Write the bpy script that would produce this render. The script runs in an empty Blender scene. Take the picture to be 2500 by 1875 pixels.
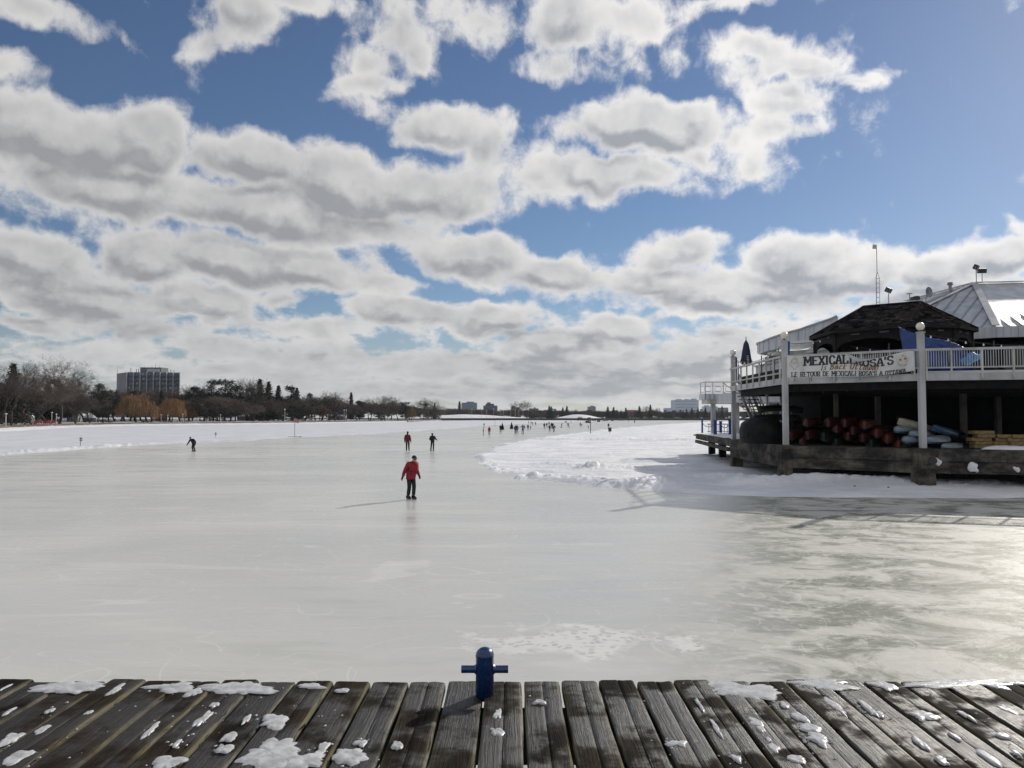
import bpy, bmesh, math, random
import numpy as np
from mathutils import Vector, Matrix, noise as mnoise
C = bpy.context.scene.collection
SC = bpy.context.scene
R = math.radians
rnd = random.Random(7)

# ---------------------------------------------------------------- camera
FPX, CX, CY, TILT, CAMZ = 1900.0, 1250.0, 937.5, R(2.42), 3.3
cam = bpy.data.objects.new("camera", bpy.data.cameras.new("camera"))
C.objects.link(cam)
cam.location = (0, 0, CAMZ)
cam.rotation_euler = (R(90) + TILT, 0, 0)
cam.data.sensor_width = 36.0
cam.data.lens = 36.0 * FPX / 2500.0
cam.data.clip_start = 0.1
cam.data.clip_end = 9000
SC.camera = cam
SC.view_settings.view_transform = 'Standard'
SC.view_settings.look = 'None'
SC.view_settings.gamma = 1
SC.view_settings.exposure = -0.24
SC.cycles.max_bounces = 5
SC.cycles.diffuse_bounces = 3
SC.cycles.glossy_bounces = 3
SC.cycles.transparent_max_bounces = 8
SC.cycles.volume_bounces = 0
SC.cycles.use_denoising = True

# surveying helpers: a sight line of the photograph -> a point on the site
def ray(X, Y):
    u, v = (X - CX) / FPX, (CY - Y) / FPX
    return Vector((u, math.cos(TILT) - v * math.sin(TILT), math.sin(TILT) + v * math.cos(TILT)))
def gp(X, Y, z=0.0):
    d = ray(X, Y); t = (z - CAMZ) / d.z
    return Vector((d.x * t, d.y * t, z))
def dp(X, Y, D):
    d = ray(X, Y); t = D / d.y
    return Vector((d.x * t, D, CAMZ + d.z * t))
def azel(X, Y):
    d = ray(X, Y)
    return math.atan2(d.x, d.y), math.atan2(d.z, math.hypot(d.x, d.y))

# ---------------------------------------------------------------- sun and sky
SUN_AZ, SUN_EL = R(40), R(25)
sl = bpy.data.lights.new("sun", 'SUN'); sl.energy = 4.6; sl.angle = R(0.6); sl.color = (1.0, 0.93, 0.83)
so = bpy.data.objects.new("sun", sl); C.objects.link(so)
sd = Vector((math.sin(SUN_AZ) * math.cos(SUN_EL), math.cos(SUN_AZ) * math.cos(SUN_EL), math.sin(SUN_EL)))
so.rotation_euler = sd.to_track_quat('Z', 'Y').to_euler()
so.location = (60, 70, 60)

world = bpy.data.worlds.new("World"); SC.world = world; world.use_nodes = True
WN = world.node_tree; WN.nodes.clear()
class NB:
    """small node-building helper"""
    def __init__(s, tree): s.t = tree
    def n(s, typ, ins=(), **kw):
        nd = s.t.nodes.new(typ)
        for k, v in kw.items(): setattr(nd, k, v)
        for k, v in (ins.items() if isinstance(ins, dict) else enumerate(ins)):
            if v is None: continue
            if isinstance(v, bpy.types.NodeSocket): s.t.links.new(v, nd.inputs[k])
            else: nd.inputs[k].default_value = v
        return nd
    def m(s, op, a, b=None, c=None, clamp=False):
        nd = s.n('ShaderNodeMath', (a, b, c), operation=op); nd.use_clamp = clamp
        return nd.outputs[0]
    def v(s, op, a, b=None, c=None):
        nd = s.n('ShaderNodeVectorMath', (a, b, c), operation=op)
        return nd.outputs[1] if op in ('LENGTH', 'DOT_PRODUCT', 'DISTANCE') else nd.outputs[0]
    def comb(s, x, y, z=0.0): return s.n('ShaderNodeCombineXYZ', (x, y, z)).outputs[0]
    def sep(s, a): return s.n('ShaderNodeSeparateXYZ', (a,)).outputs
    def ss(s, x, lo, hi, a=0.0, b=1.0):
        nd = s.n('ShaderNodeMapRange', (x, lo, hi, a, b), interpolation_type='SMOOTHSTEP')
        return nd.outputs[0]
    def lin(s, x, lo, hi, a=0.0, b=1.0):
        return s.n('ShaderNodeMapRange', (x, lo, hi, a, b)).outputs[0]
    def noise(s, vec, scale, detail=3.0, rough=0.5, dist=0.0):
        nd = s.n('ShaderNodeTexNoise', {'Vector': vec, 'Scale': scale, 'Detail': detail, 'Roughness': rough, 'Distortion': dist})
        return nd.outputs[0]
    def mix(s, f, a, b, blend='MIX'):
        nd = s.t.nodes.new('ShaderNodeMix'); nd.data_type = 'RGBA'; nd.blend_type = blend
        for i, v in ((0, f), (6, a), (7, b)):
            if isinstance(v, bpy.types.NodeSocket): s.t.links.new(v, nd.inputs[i])
            else:
                if i and len(v) == 3: v = (*v, 1)
                nd.inputs[i].default_value = v
        return nd.outputs[2]
W = NB(WN)
sky = W.n('ShaderNodeTexSky', sky_type='NISHITA')
sky.sun_disc = False; sky.sun_elevation = SUN_EL; sky.sun_rotation = SUN_AZ
sky.altitude = 80; sky.air_density = 1.0; sky.dust_density = 0.15; sky.ozone_density = 2.0
dirn = W.v('NORMALIZE', W.n('ShaderNodeTexCoord').outputs['Generated'])
dx, dy, dz = W.sep(dirn)
az = W.m('ARCTAN2', dx, dy)
el = W.m('ARCSINE', dz)
K_ = 1 / .8848
# cumulus masses (survey of the photo's sky): x, y, rx, ry, turn, weight
BL = [
 (70,20,175,55,8,.75),(170,52,75,34,20,.6),(25,142,100,40,5,.55),(268,85,55,18,25,.38),
 (525,40,125,95,0,.95),(640,5,110,45,0,.7),(455,95,75,45,-30,.7),
 (860,45,95,110,0,.8),(890,110,60,70,0,.7),(800,135,75,60,0,.6),(790,185,125,34,-8,.7),(980,20,110,50,0,.6),(1040,50,100,85,0,.7),
 (1225,45,150,90,0,.95),(1190,140,80,60,0,.75),(1370,40,130,70,0,.7),(1345,125,85,55,30,.45),(1470,120,55,50,0,.42),(1570,8,190,32,0,.6),
 (1650,95,130,50,10,.75),(1745,130,140,62,15,.9),(1860,172,95,28,8,.7),(1715,215,105,60,0,.8),(1640,150,70,55,0,.6),(1690,290,110,50,-10,.65),(1640,365,140,60,0,.65),(1580,300,75,60,0,.6),
 (1390,262,235,88,2,1.25),(1230,285,90,50,0,.7),(1300,372,215,75,6,1.05),(1500,345,110,50,20,.7),(1500,395,70,45,0,.5),
 (965,275,190,68,6,.95),(1060,320,90,70,0,.8),(850,238,110,22,8,.5),(1150,390,100,60,0,.6),
 (110,290,290,125,0,1.25),(330,295,170,125,0,1.25),(240,400,330,95,0,1.05),(560,345,190,95,10,1.15),(740,400,270,110,8,1.2),(930,415,220,95,5,1.05),(560,455,360,85,5,1.15),(820,490,260,60,5,.8),(1020,400,150,70,0,.7),
 (60,445,110,40,10,.5),(165,470,90,22,5,.42),
 (70,560,230,90,5,1.1),(320,545,170,95,8,1.1),(500,560,260,85,8,1.15),(690,580,230,75,8,1.05),(810,605,160,40,6,.8),(190,640,300,80,0,1.0),(430,650,210,55,0,.8),(620,640,120,30,0,.6),
 (1020,560,210,72,4,1.05),(1190,590,230,62,5,1.0),(1465,545,145,60,0,.9),(1400,605,210,52,0,.9),(1560,640,230,62,4,1.05),(1330,640,170,40,0,.6),
 (1740,565,180,92,0,1.15),(1860,590,160,90,0,1.05),(1690,640,240,70,0,.95),(2030,580,150,70,-8,1.0),(2160,545,150,75,-10,1.05),(2060,640,260,55,0,.9),(2205,485,45,40,0,.6),(1930,650,200,60,0,.8),(2190,620,120,50,0,.8),
 (900,680,190,50,0,.95),(1060,690,200,50,0,1.0),(1180,735,220,48,4,.95),(1330,715,170,52,0,.95),(1560,745,170,46,0,.9),(1410,688,62,28,0,.65),(1480,765,200,42,0,.8),(1640,730,90,30,0,.5),
 (700,705,110,32,0,.65),(560,690,130,34,0,.6),(60,705,110,28,0,.65),(300,705,200,40,0,.75),(500,745,200,34,0,.7),(760,770,260,28,0,.75),(160,760,130,20,0,.45),
 (1000,790,300,28,0,.75),(1300,800,340,30,0,.8),(600,800,260,22,0,.6),(1150,840,420,24,0,.7),(1500,830,200,22,0,.65),(800,845,300,16,0,.55),
]
TH = 0.33
def SZ(w): return 0.80 / (1 - TH / max(w, .48))
def field(vec, wmin=0.0):
    """sum of soft ellipses over (azimuth, elevation)"""
    out = None
    for (x, y, rx, ry, rot, w) in BL:
        if w < wmin: continue
        X, Y = x * K_, y * K_
        a, e = azel(X, Y)
        a2, _ = azel(X + 10, Y); _, e2 = azel(X, Y - 10)
        sx, sy = (a2 - a) / 10 * rx * K_, (e2 - e) / 10 * ry * K_
        mp = W.n('ShaderNodeMapping', {0: vec, 1: (a, e, 0), 2: (0, 0, -R(rot)), 3: (sx * SZ(w), sy * SZ(w), 1)}, vector_type='TEXTURE')
        g = W.n('ShaderNodeTexGradient', (mp.outputs[0],), gradient_type='SPHERICAL').outputs[1]
        t = W.m('MULTIPLY', g, w)
        out = t if out is None else W.n('ShaderNodeMath', (out, t, 0.18), operation='SMOOTH_MAX').outputs[0]
    return out
P0 = W.comb(az, el, 0)
# domain warp
wn = W.n('ShaderNodeTexNoise', {'Vector': P0, 'Scale': 11.0, 'Detail': 3.0, 'Roughness': .55})
warp = W.v('MULTIPLY', W.v('SUBTRACT', wn.outputs[1], (.5, .5, .5)), (.10, .055, 0))
P1 = W.v('ADD', P0, warp)
elc = W.m('ADD', W.m('MAXIMUM', el, 0.0), 0.10)
# feature size falls with elevation the way a flat cloud layer recedes
PP = W.comb(W.m('MULTIPLY', az, 5.5), W.m('MULTIPLY', W.m('LOGARITHM', elc, 2.718), 2.0), 0.0)
def dens(off, wmin):
    p1 = W.v('ADD', P1, (off[0], off[1], 0)); p0 = W.v('ADD', P0, (off[0], off[1], 0))
    pp = W.v('ADD', PP, (off[0] * 5.5, off[1] * 2 / .35, 0))
    F = field(p1, wmin)
    nL = W.noise(pp, 2.3, 7.0, .56, .15)
    nH = W.noise(p0, 30.0, 8.0, .66, .3)
    nn = W.m('ADD', W.m('MULTIPLY', W.m('SUBTRACT', nL, .5), .78), W.m('MULTIPLY', W.m('SUBTRACT', nH, .5), .58))
    back = W.ss(W.m('ABSOLUTE', az), R(40), R(55), 0.0, 0.32)       # scattered cloud all round the horizon
    low = W.ss(el, R(9), R(1.0), 0.0, 0.24)
    nZ = W.noise(W.v('ADD', W.comb(W.m('MULTIPLY', az, 15.0), W.m('MULTIPLY', W.m('LOGARITHM', W.m('ADD', elc, -.055), 2.718), 4.5), 3.0), (off[0] * 15, off[1] * 4.5 / .12, 0)), 1.0, 5.0, .55)
    nn = W.m('ADD', nn, W.m('MULTIPLY', W.m('MULTIPLY', W.m('SUBTRACT', nZ, .47), 1.5), W.ss(el, R(13), R(5))))
    F = W.m('ADD', F, W.m('MAXIMUM', back, low))
    return W.m('ADD', F, nn), F
EOFF = (0.009, 0.020)
d0, F0 = dens((0, 0), 0)
d1, F1 = dens(EOFF, .8)
alpha = W.ss(d0, TH - .08, TH + .22)
thick = W.ss(d0, TH + .08, TH + .62)
grad = W.m('SUBTRACT', d0, d1)                         # > 0: side that faces the sun
lit = W.lin(grad, -.16, .30, 0, 1)
nS = W.noise(PP, 5.0, 4.0, .5)
Fs = W.m('ADD', F0, W.m('MULTIPLY', W.m('SUBTRACT', d0, F0), .50))
body = W.ss(Fs, TH + .03, TH + .44)
rim = W.lin(grad, -.20, .28, 1.12, .46)
shade = W.m('MULTIPLY', body, rim, clamp=True)
shade = W.m('ADD', shade, W.m('MULTIPLY', W.m('MULTIPLY', W.m('SUBTRACT', nS, .5), body), .9), clamp=True)
# forward scattering: brighter cloud towards the sun
sdot = W.v('DOT_PRODUCT', dirn, tuple(sd))
glow = W.m('POWER', W.m('MAXIMUM', sdot, 0.0), 5.0)
bright = W.mix(glow, (.82, .81, .80), (1.30, 1.27, 1.23))
dark = W.mix(glow, (.375, .385, .405), (.50, .54, .61))
ccol = W.mix(shade, bright, dark)
skyc = W.n('ShaderNodeVectorMath', (sky.outputs[0], (.067, .072, .083)), operation='MULTIPLY').outputs[0]
hz = W.ss(el, R(9), R(-.5), 0, .75)
hcol = W.mix(glow, (.50, .53, .56), (.70, .70, .68))
base = W.mix(W.m('MULTIPLY', hz, .75), skyc, hcol)
ccol = W.mix(W.m('MULTIPLY', hz, .55), ccol, hcol)
final = W.mix(alpha, base, ccol)
bg = W.n('ShaderNodeBackground', {0: final, 1: 1.0})
W.n('ShaderNodeOutputWorld', (bg.outputs[0],))
world.cycles.sampling_method = 'MANUAL'; world.cycles.sample_map_resolution = 512

# ---------------------------------------------------------------- mesh helpers
def link_mesh(name, verts, faces, mats, parent=None, smooth=False, midx=None):
    me = bpy.data.meshes.new(name)
    me.from_pydata(verts, [], faces)
    for m_ in (mats if isinstance(mats, (list, tuple)) else [mats]): me.materials.append(m_)
    if midx: me.polygons.foreach_set('material_index', midx)
    if smooth: me.polygons.foreach_set('use_smooth', [True] * len(me.polygons))
    me.update()
    o = bpy.data.objects.new(name, me); C.objects.link(o)
    if parent: o.parent = parent
    return o
class MB:
    def __init__(s): s.v = []; s.f = []
    def add(s, vs, fs):
        k = len(s.v); s.v.extend([tuple(p) for p in vs]); s.f.extend([tuple(i + k for i in f) for f in fs]); return s
    def box(s, c, d, rz=0.0, rx=0.0, ry=0.0):
        M = Matrix.Translation(c) @ Matrix.Rotation(rz, 4, 'Z') @ Matrix.Rotation(ry, 4, 'Y') @ Matrix.Rotation(rx, 4, 'X')
        h = [x / 2 for x in d]
        vs = [M @ Vector((a * h[0], b * h[1], c_ * h[2])) for a in (-1, 1) for b in (-1, 1) for c_ in (-1, 1)]
        return s.add(vs, [(0, 1, 3, 2), (4, 6, 7, 5), (0, 4, 5, 1), (2, 3, 7, 6), (0, 2, 6, 4), (1, 5, 7, 3)])
    def bar(s, p, q, w, h):
        """rectangular bar from p to q, width w (horizontal), height h"""
        p, q = Vector(p), Vector(q); d = (q - p).normalized()
        sd_ = d.cross(Vector((0, 0, 1)))
        if sd_.length < 1e-4: sd_ = Vector((1, 0, 0))
        sd_.normalize(); up = sd_.cross(d).normalized()
        vs = [e + sd_ * a * w / 2 + up * b * h / 2 for e in (p, q) for a, b in ((-1, -1), (1, -1), (1, 1), (-1, 1))]
        return s.add(vs, [(0, 1, 2, 3), (7, 6, 5, 4), (0, 4, 5, 1), (1, 5, 6, 2), (2, 6, 7, 3), (3, 7, 4, 0)])
    def tube(s, pts, rs, n=8, cap=True):
        pts = [Vector(p) for p in pts]
        if not isinstance(rs, (list, tuple)): rs = [rs] * len(pts)
        k = len(s.v); a0 = None
        for i, p in enumerate(pts):
            d = (pts[min(i + 1, len(pts) - 1)] - pts[max(i - 1, 0)]).normalized()
            if a0 is None: a0 = d.orthogonal().normalized()
            a0 = (a0 - d * a0.dot(d)).normalized(); b0 = d.cross(a0)
            for j in range(n):
                t = 2 * math.pi * j / n
                s.v.append(tuple(p + (a0 * math.cos(t) + b0 * math.sin(t)) * rs[i]))
        for i in range(len(pts) - 1):
            for j in range(n):
                j2 = (j + 1) % n
                s.f.append((k + i * n + j, k + i * n + j2, k + (i + 1) * n + j2, k + (i + 1) * n + j))
        if cap:
            s.f.append(tuple(k + j for j in range(n))[::-1]); s.f.append(tuple(k + (len(pts) - 1) * n + j for j in range(n)))
        return s
    def lathe(s, c, prof, n=16):
        return s.tube([(c[0], c[1], c[2] + z) for r, z in prof], [max(r, 1e-4) for r, z in prof], n)
    def prism(s, poly, z0, z1):
        n = len(poly)
        vs = [(x, y, z0) for x, y in poly] + [(x, y, z1) for x, y in poly]
        fs = [tuple(range(n))[::-1], tuple(range(n, 2 * n))] + [(i, (i + 1) % n, n + (i + 1) % n, n + i) for i in range(n)]
        return s.add(vs, fs)
    def sphere(s, c, r, n=12, m_=8, sq=(1, 1, 1)):
        k = len(s.v)
        for i in range(m_ + 1):
            ph = math.pi * i / m_
            for j in range(n):
                t = 2 * math.pi * j / n
                s.v.append((c[0] + r * sq[0] * math.sin(ph) * math.cos(t), c[1] + r * sq[1] * math.sin(ph) * math.sin(t), c[2] + r * sq[2] * math.cos(ph)))
        for i in range(m_):
            for j in range(n):
                j2 = (j + 1) % n
                s.f.append((k + i * n + j, k + (i + 1) * n + j, k + (i + 1) * n + j2, k + i * n + j2))
        return s
    def build(s, name, mat, parent=None, smooth=False):
        return link_mesh(name, s.v, s.f, mat, parent, smooth)
def tag(o, label=None, cat=None, group=None, kind=None):
    if label: o['label'] = label
    if cat: o['category'] = cat
    if group: o['group'] = group
    if kind: o['kind'] = kind
    return o
def empty(name, loc, rz=0.0, label=None, cat=None, group=None, scale=1.0):
    o = bpy.data.objects.new(name, None); C.objects.link(o)
    o.location = loc; o.rotation_euler = (0, 0, rz); o.scale = (scale,) * 3 if not isinstance(scale, (tuple, list)) else scale
    o.empty_display_size = 0.2
    return tag(o, label, cat, group)
def rebase(root):
    """children were modelled in world coordinates: keep them there under a root that is not at the origin"""
    for c in root.children:
        c.location = Vector((0, 0, 0)) - root.location
def dup(root, loc, rz, label=None, group=None, scale=None):
    r_ = root.copy(); C.objects.link(r_); r_.location = loc; r_.rotation_euler = (0, 0, rz)
    if scale is not None: r_.scale = (scale,) * 3 if not isinstance(scale, (tuple, list)) else scale
    tag(r_, label, None, group)
    for ch in list(root.children):
        c_ = ch.copy(); C.objects.link(c_); c_.parent = r_
        for g in ch.children:
            d_ = g.copy(); C.objects.link(d_); d_.parent = c_
    return r_

# ---------------------------------------------------------------- materials
def new_mat(name):
    m_ = bpy.data.materials.new(name); m_.use_nodes = True; m_.node_tree.nodes.clear()
    b = NB(m_.node_tree)
    bs = b.n('ShaderNodeBsdfPrincipled'); out = b.n('ShaderNodeOutputMaterial', (bs.outputs[0],))
    pos = b.n('ShaderNodeNewGeometry').outputs['Position']
    return m_, b, bs, pos
def setc(b, bs, key, v):
    if isinstance(v, bpy.types.NodeSocket): b.t.links.new(v, bs.inputs[key])
    else: bs.inputs[key].default_value = (*v, 1) if isinstance(v, tuple) and len(v) == 3 else v
def mat(name, c1, c2=None, rough=.6, scale=3.0, stretch=(1, 1, 1), bump=0.0, bscale=None, spec=.5, metal=0.0, detail=4.0, lo=.35, hi=.65, bdist=.02, coords='pos', coat=0.0):
    m_, b, bs, pos = new_mat(name)
    if coords == 'obj': pos = b.n('ShaderNodeTexCoord').outputs['Object']
    vec = b.v('MULTIPLY', pos, stretch)
    if c2 is None: c2 = tuple(x * .72 for x in c1)
    n1 = b.noise(vec, scale, detail, .6)
    col = b.mix(b.ss(n1, lo, hi), c1, c2)
    setc(b, bs, 'Base Color', col)
    rv = b.lin(b.noise(vec, scale * 1.7, 3.0), .3, .7, max(.02, rough - .1), min(1, rough + .1))
    setc(b, bs, 'Roughness', rv); setc(b, bs, 'Metallic', metal); setc(b, bs, 'Specular IOR Level', spec)
    if coat: setc(b, bs, 'Coat Weight', coat)
    if bump:
        h = b.noise(vec, bscale or scale * 4, 4.0, .6)
        bm = b.n('ShaderNodeBump', {'Strength': bump, 'Distance': bdist, 'Height': h})
        b.t.links.new(bm.outputs[0], bs.inputs['Normal'])
    return m_
M = {}
M['white_paint'] = mat('white_paint', (.48, .49, .51), (.34, .34, .34), .45, 1.3, (1, 1, .4), bump=.15, bscale=9)
M['white_dirty'] = mat('white_dirty', (.60, .60, .58), (.36, .34, .30), .6, 1.6, (1, 1, .35), bump=.2)
M['globe'] = mat('globe_glass', (.80, .76, .66), (.74, .70, .60), .25, 6)
M['black_metal'] = mat('black_metal', (.02, .022, .026), (.035, .036, .04), .45, 8)
M['grey_metal'] = mat('grey_metal', (.30, .31, .33), (.20, .21, .22), .4, 5, metal=.6)
M['blue_paint'] = mat('blue_paint', (.010, .045, .17), (.008, .030, .10), .28, 30, bump=.08, coat=.4)
M['blue_post'] = mat('blue_post', (.012, .06, .28), (.01, .045, .2), .4, 6)
M['tarp_blue'] = mat('blue_tarp', (.012, .05, .23), (.009, .035, .15), .45, 2.5, bump=.5, bscale=3, bdist=.08)
M['tarp_black'] = mat('black_tarp', (.007, .007, .008), (.014, .014, .014), .55, 2.0, bump=.8, bscale=3, bdist=.14, spec=.14)
M['shingle'] = None
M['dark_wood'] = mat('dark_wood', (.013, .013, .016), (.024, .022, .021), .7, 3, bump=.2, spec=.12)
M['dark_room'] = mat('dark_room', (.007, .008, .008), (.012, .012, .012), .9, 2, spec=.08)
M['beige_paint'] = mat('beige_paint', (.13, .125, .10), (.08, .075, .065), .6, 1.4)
M['red_boat'] = mat('red_boat', (.095, .018, .015), (.05, .012, .011), .38, 2.0, coords='obj')
M['orange_boat'] = mat('orange_boat', (.15, .036, .02), (.09, .022, .014), .38, 2.0, coords='obj')
M['green_boat'] = mat('green_boat', (.012, .035, .022), (.01, .02, .015), .4, 2.0, coords='obj')
M['white_boat'] = mat('white_boat', (.36, .41, .46), (.25, .30, .35), .35, 3.0, coords='obj')
M['cream_boat'] = mat('cream_boat', (.50, .48, .40), (.38, .36, .3), .4, 3.0, coords='obj')
M['boat_blue'] = mat('boat_blue', (.05, .13, .24), (.035, .09, .17), .35, 3.0, coords='obj')
M['timber'] = mat('timber', (.28, .20, .085), (.18, .125, .055), .7, 2.0, (4, .5, 4), bump=.3, coords='obj')
M['rope'] = mat('rope', (.12, .11, .09), None, .8, 20)
M['concrete_far'] = mat('pale_concrete', (.34, .37, .41), (.26, .29, .33), .8, .3)
M['glass_far'] = mat('blue_glass', (.05, .09, .13), (.08, .13, .17), .2, .25)
M['brick_far'] = mat('dull_brick', (.11, .075, .065), (.075, .055, .05), .8, .3)
M['skin'] = mat('skin', (.50, .26, .18), (.42, .20, .14), .5, 20, coords='obj')
M['steel'] = mat('steel', (.6, .62, .64), None, .2, 5, metal=.9)
M['pole_white'] = mat('pole_white', (.55, .55, .55), None, .5, 2)
M['red_paint'] = mat('red_paint', (.28, .045, .045), (.2, .03, .03), .5, 4)

def cloth(name, c, c2=None): return mat(name, c, c2 or tuple(x * .7 for x in c), .8, 9, bump=.3, bscale=14, bdist=.02, coords='obj')

# concrete of the dock: stained, with a dark drip line and rust
def make_concrete():
    m_, b, bs, pos = new_mat('stained_concrete')
    n1 = b.noise(b.v('MULTIPLY', pos, (.8, .8, 1.5)), 1.2, 6, .65)
    n2 = b.noise(b.v('MULTIPLY', pos, (2.5, 2.5, .35)), 1.6, 4, .6)
    n3 = b.noise(pos, 14, 4, .6)
    col = b.mix(b.ss(n1, .38, .68), (.020, .020, .020), (.14, .125, .10))
    col = b.mix(b.m('MULTIPLY', b.ss(n2, .5, .7), .75), col, (.035, .035, .036))
    col = b.mix(b.m('MULTIPLY', b.ss(n3, .55, .75), .4), col, (.15, .14, .12))
    setc(b, bs, 'Base Color', col); setc(b, bs, 'Roughness', .85); setc(b, bs, 'Specular IOR Level', .2)
    bm = b.n('ShaderNodeBump', {'Strength': .6, 'Distance': .03, 'Height': b.noise(pos, 9, 6, .65)})
    b.t.links.new(bm.outputs[0], bs.inputs['Normal'])
    return m_
M['concrete'] = make_concrete()

# weathered shingles with snow caught in the courses
def make_shingle():
    m_, b, bs, pos = new_mat('shingles')
    x, y, z = b.sep(pos)
    row = b.m('MULTIPLY', z, 5.2)
    fr = b.m('FRACT', row)
    rid = b.m('FLOOR', row)
    al = b.m('ADD', b.m('MULTIPLY', b.m('SUBTRACT', x, b.m('MULTIPLY', y, .6)), 2.4), b.m('MULTIPLY', rid, .37))
    cell = b.n('ShaderNodeTexWhiteNoise', (b.comb(b.m('FLOOR', al), rid, 0),), noise_dimensions='3D').outputs[0]
    col = b.mix(cell, (.004, .0045, .006), (.034, .030, .028))
    e = b.m('MULTIPLY', b.ss(fr, .80, .95), b.ss(b.noise(b.comb(al, row, 0), .9, 3), .50, .66))
    col = b.mix(b.m('MULTIPLY', e, .6), col, (.22, .22, .23))
    setc(b, bs, 'Base Color', col); setc(b, bs, 'Roughness', .95); setc(b, bs, 'Specular IOR Level', 0.0)
    bm = b.n('ShaderNodeBump', {'Strength': .7, 'Distance': .03, 'Height': b.m('ADD', fr, b.m('MULTIPLY', cell, .5))})
    b.t.links.new(bm.outputs[0], bs.inputs['Normal'])
    return m_
M['shingle'] = make_shingle()
M['metal_roof'] = mat('metal_roof', (.50, .51, .53), (.62, .63, .64), .48, .9, bump=.10, bscale=2.5, metal=.35, lo=.42, hi=.58)
M['ribbed'] = mat('ribbed_siding', (.58, .60, .64), (.46, .48, .52), .45, .8, (1, 1, .4))
M['seam'] = mat('seam_metal', (.30, .31, .33), (.22, .23, .25), .5, 2)

def snow_like(name, c1, c2, bump, bsc, rough=.65, dist=.05, sp=.3):
    m_, b, bs, pos = new_mat(name)
    p2 = b.v('MULTIPLY', pos, (.55, 1, 1))
    col = b.mix(b.ss(b.noise(p2, .35, 7, .62), .38, .62), c1, c2)
    setc(b, bs, 'Base Color', col); setc(b, bs, 'Roughness', rough); setc(b, bs, 'Specular IOR Level', sp)
    h = b.m('ADD', b.noise(pos, bsc, 5, .65), b.m('MULTIPLY', b.noise(pos, bsc * 6, 3, .6), .25))
    bm = b.n('ShaderNodeBump', {'Strength': bump, 'Distance': dist, 'Height': h})
    b.t.links.new(bm.outputs[0], bs.inputs['Normal'])
    return m_
M['snow'] = snow_like('snow', (.82, .83, .86), (.64, .66, .71), .8, 1.4, dist=.16)
M['snow_flat'] = snow_like('windswept_snow', (.66, .67, .71), (.54, .555, .60), .45, .8, dist=.06)
M['snow_cap'] = snow_like('snow_cap', (.80, .81, .84), (.70, .72, .76), .6, 6, dist=.03)
M['grass'] = mat('dry_grass', (.11, .075, .045), (.34, .31, .28), .9, .5, (.4, 1, 1), bump=.6, lo=.5, hi=.66)

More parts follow.
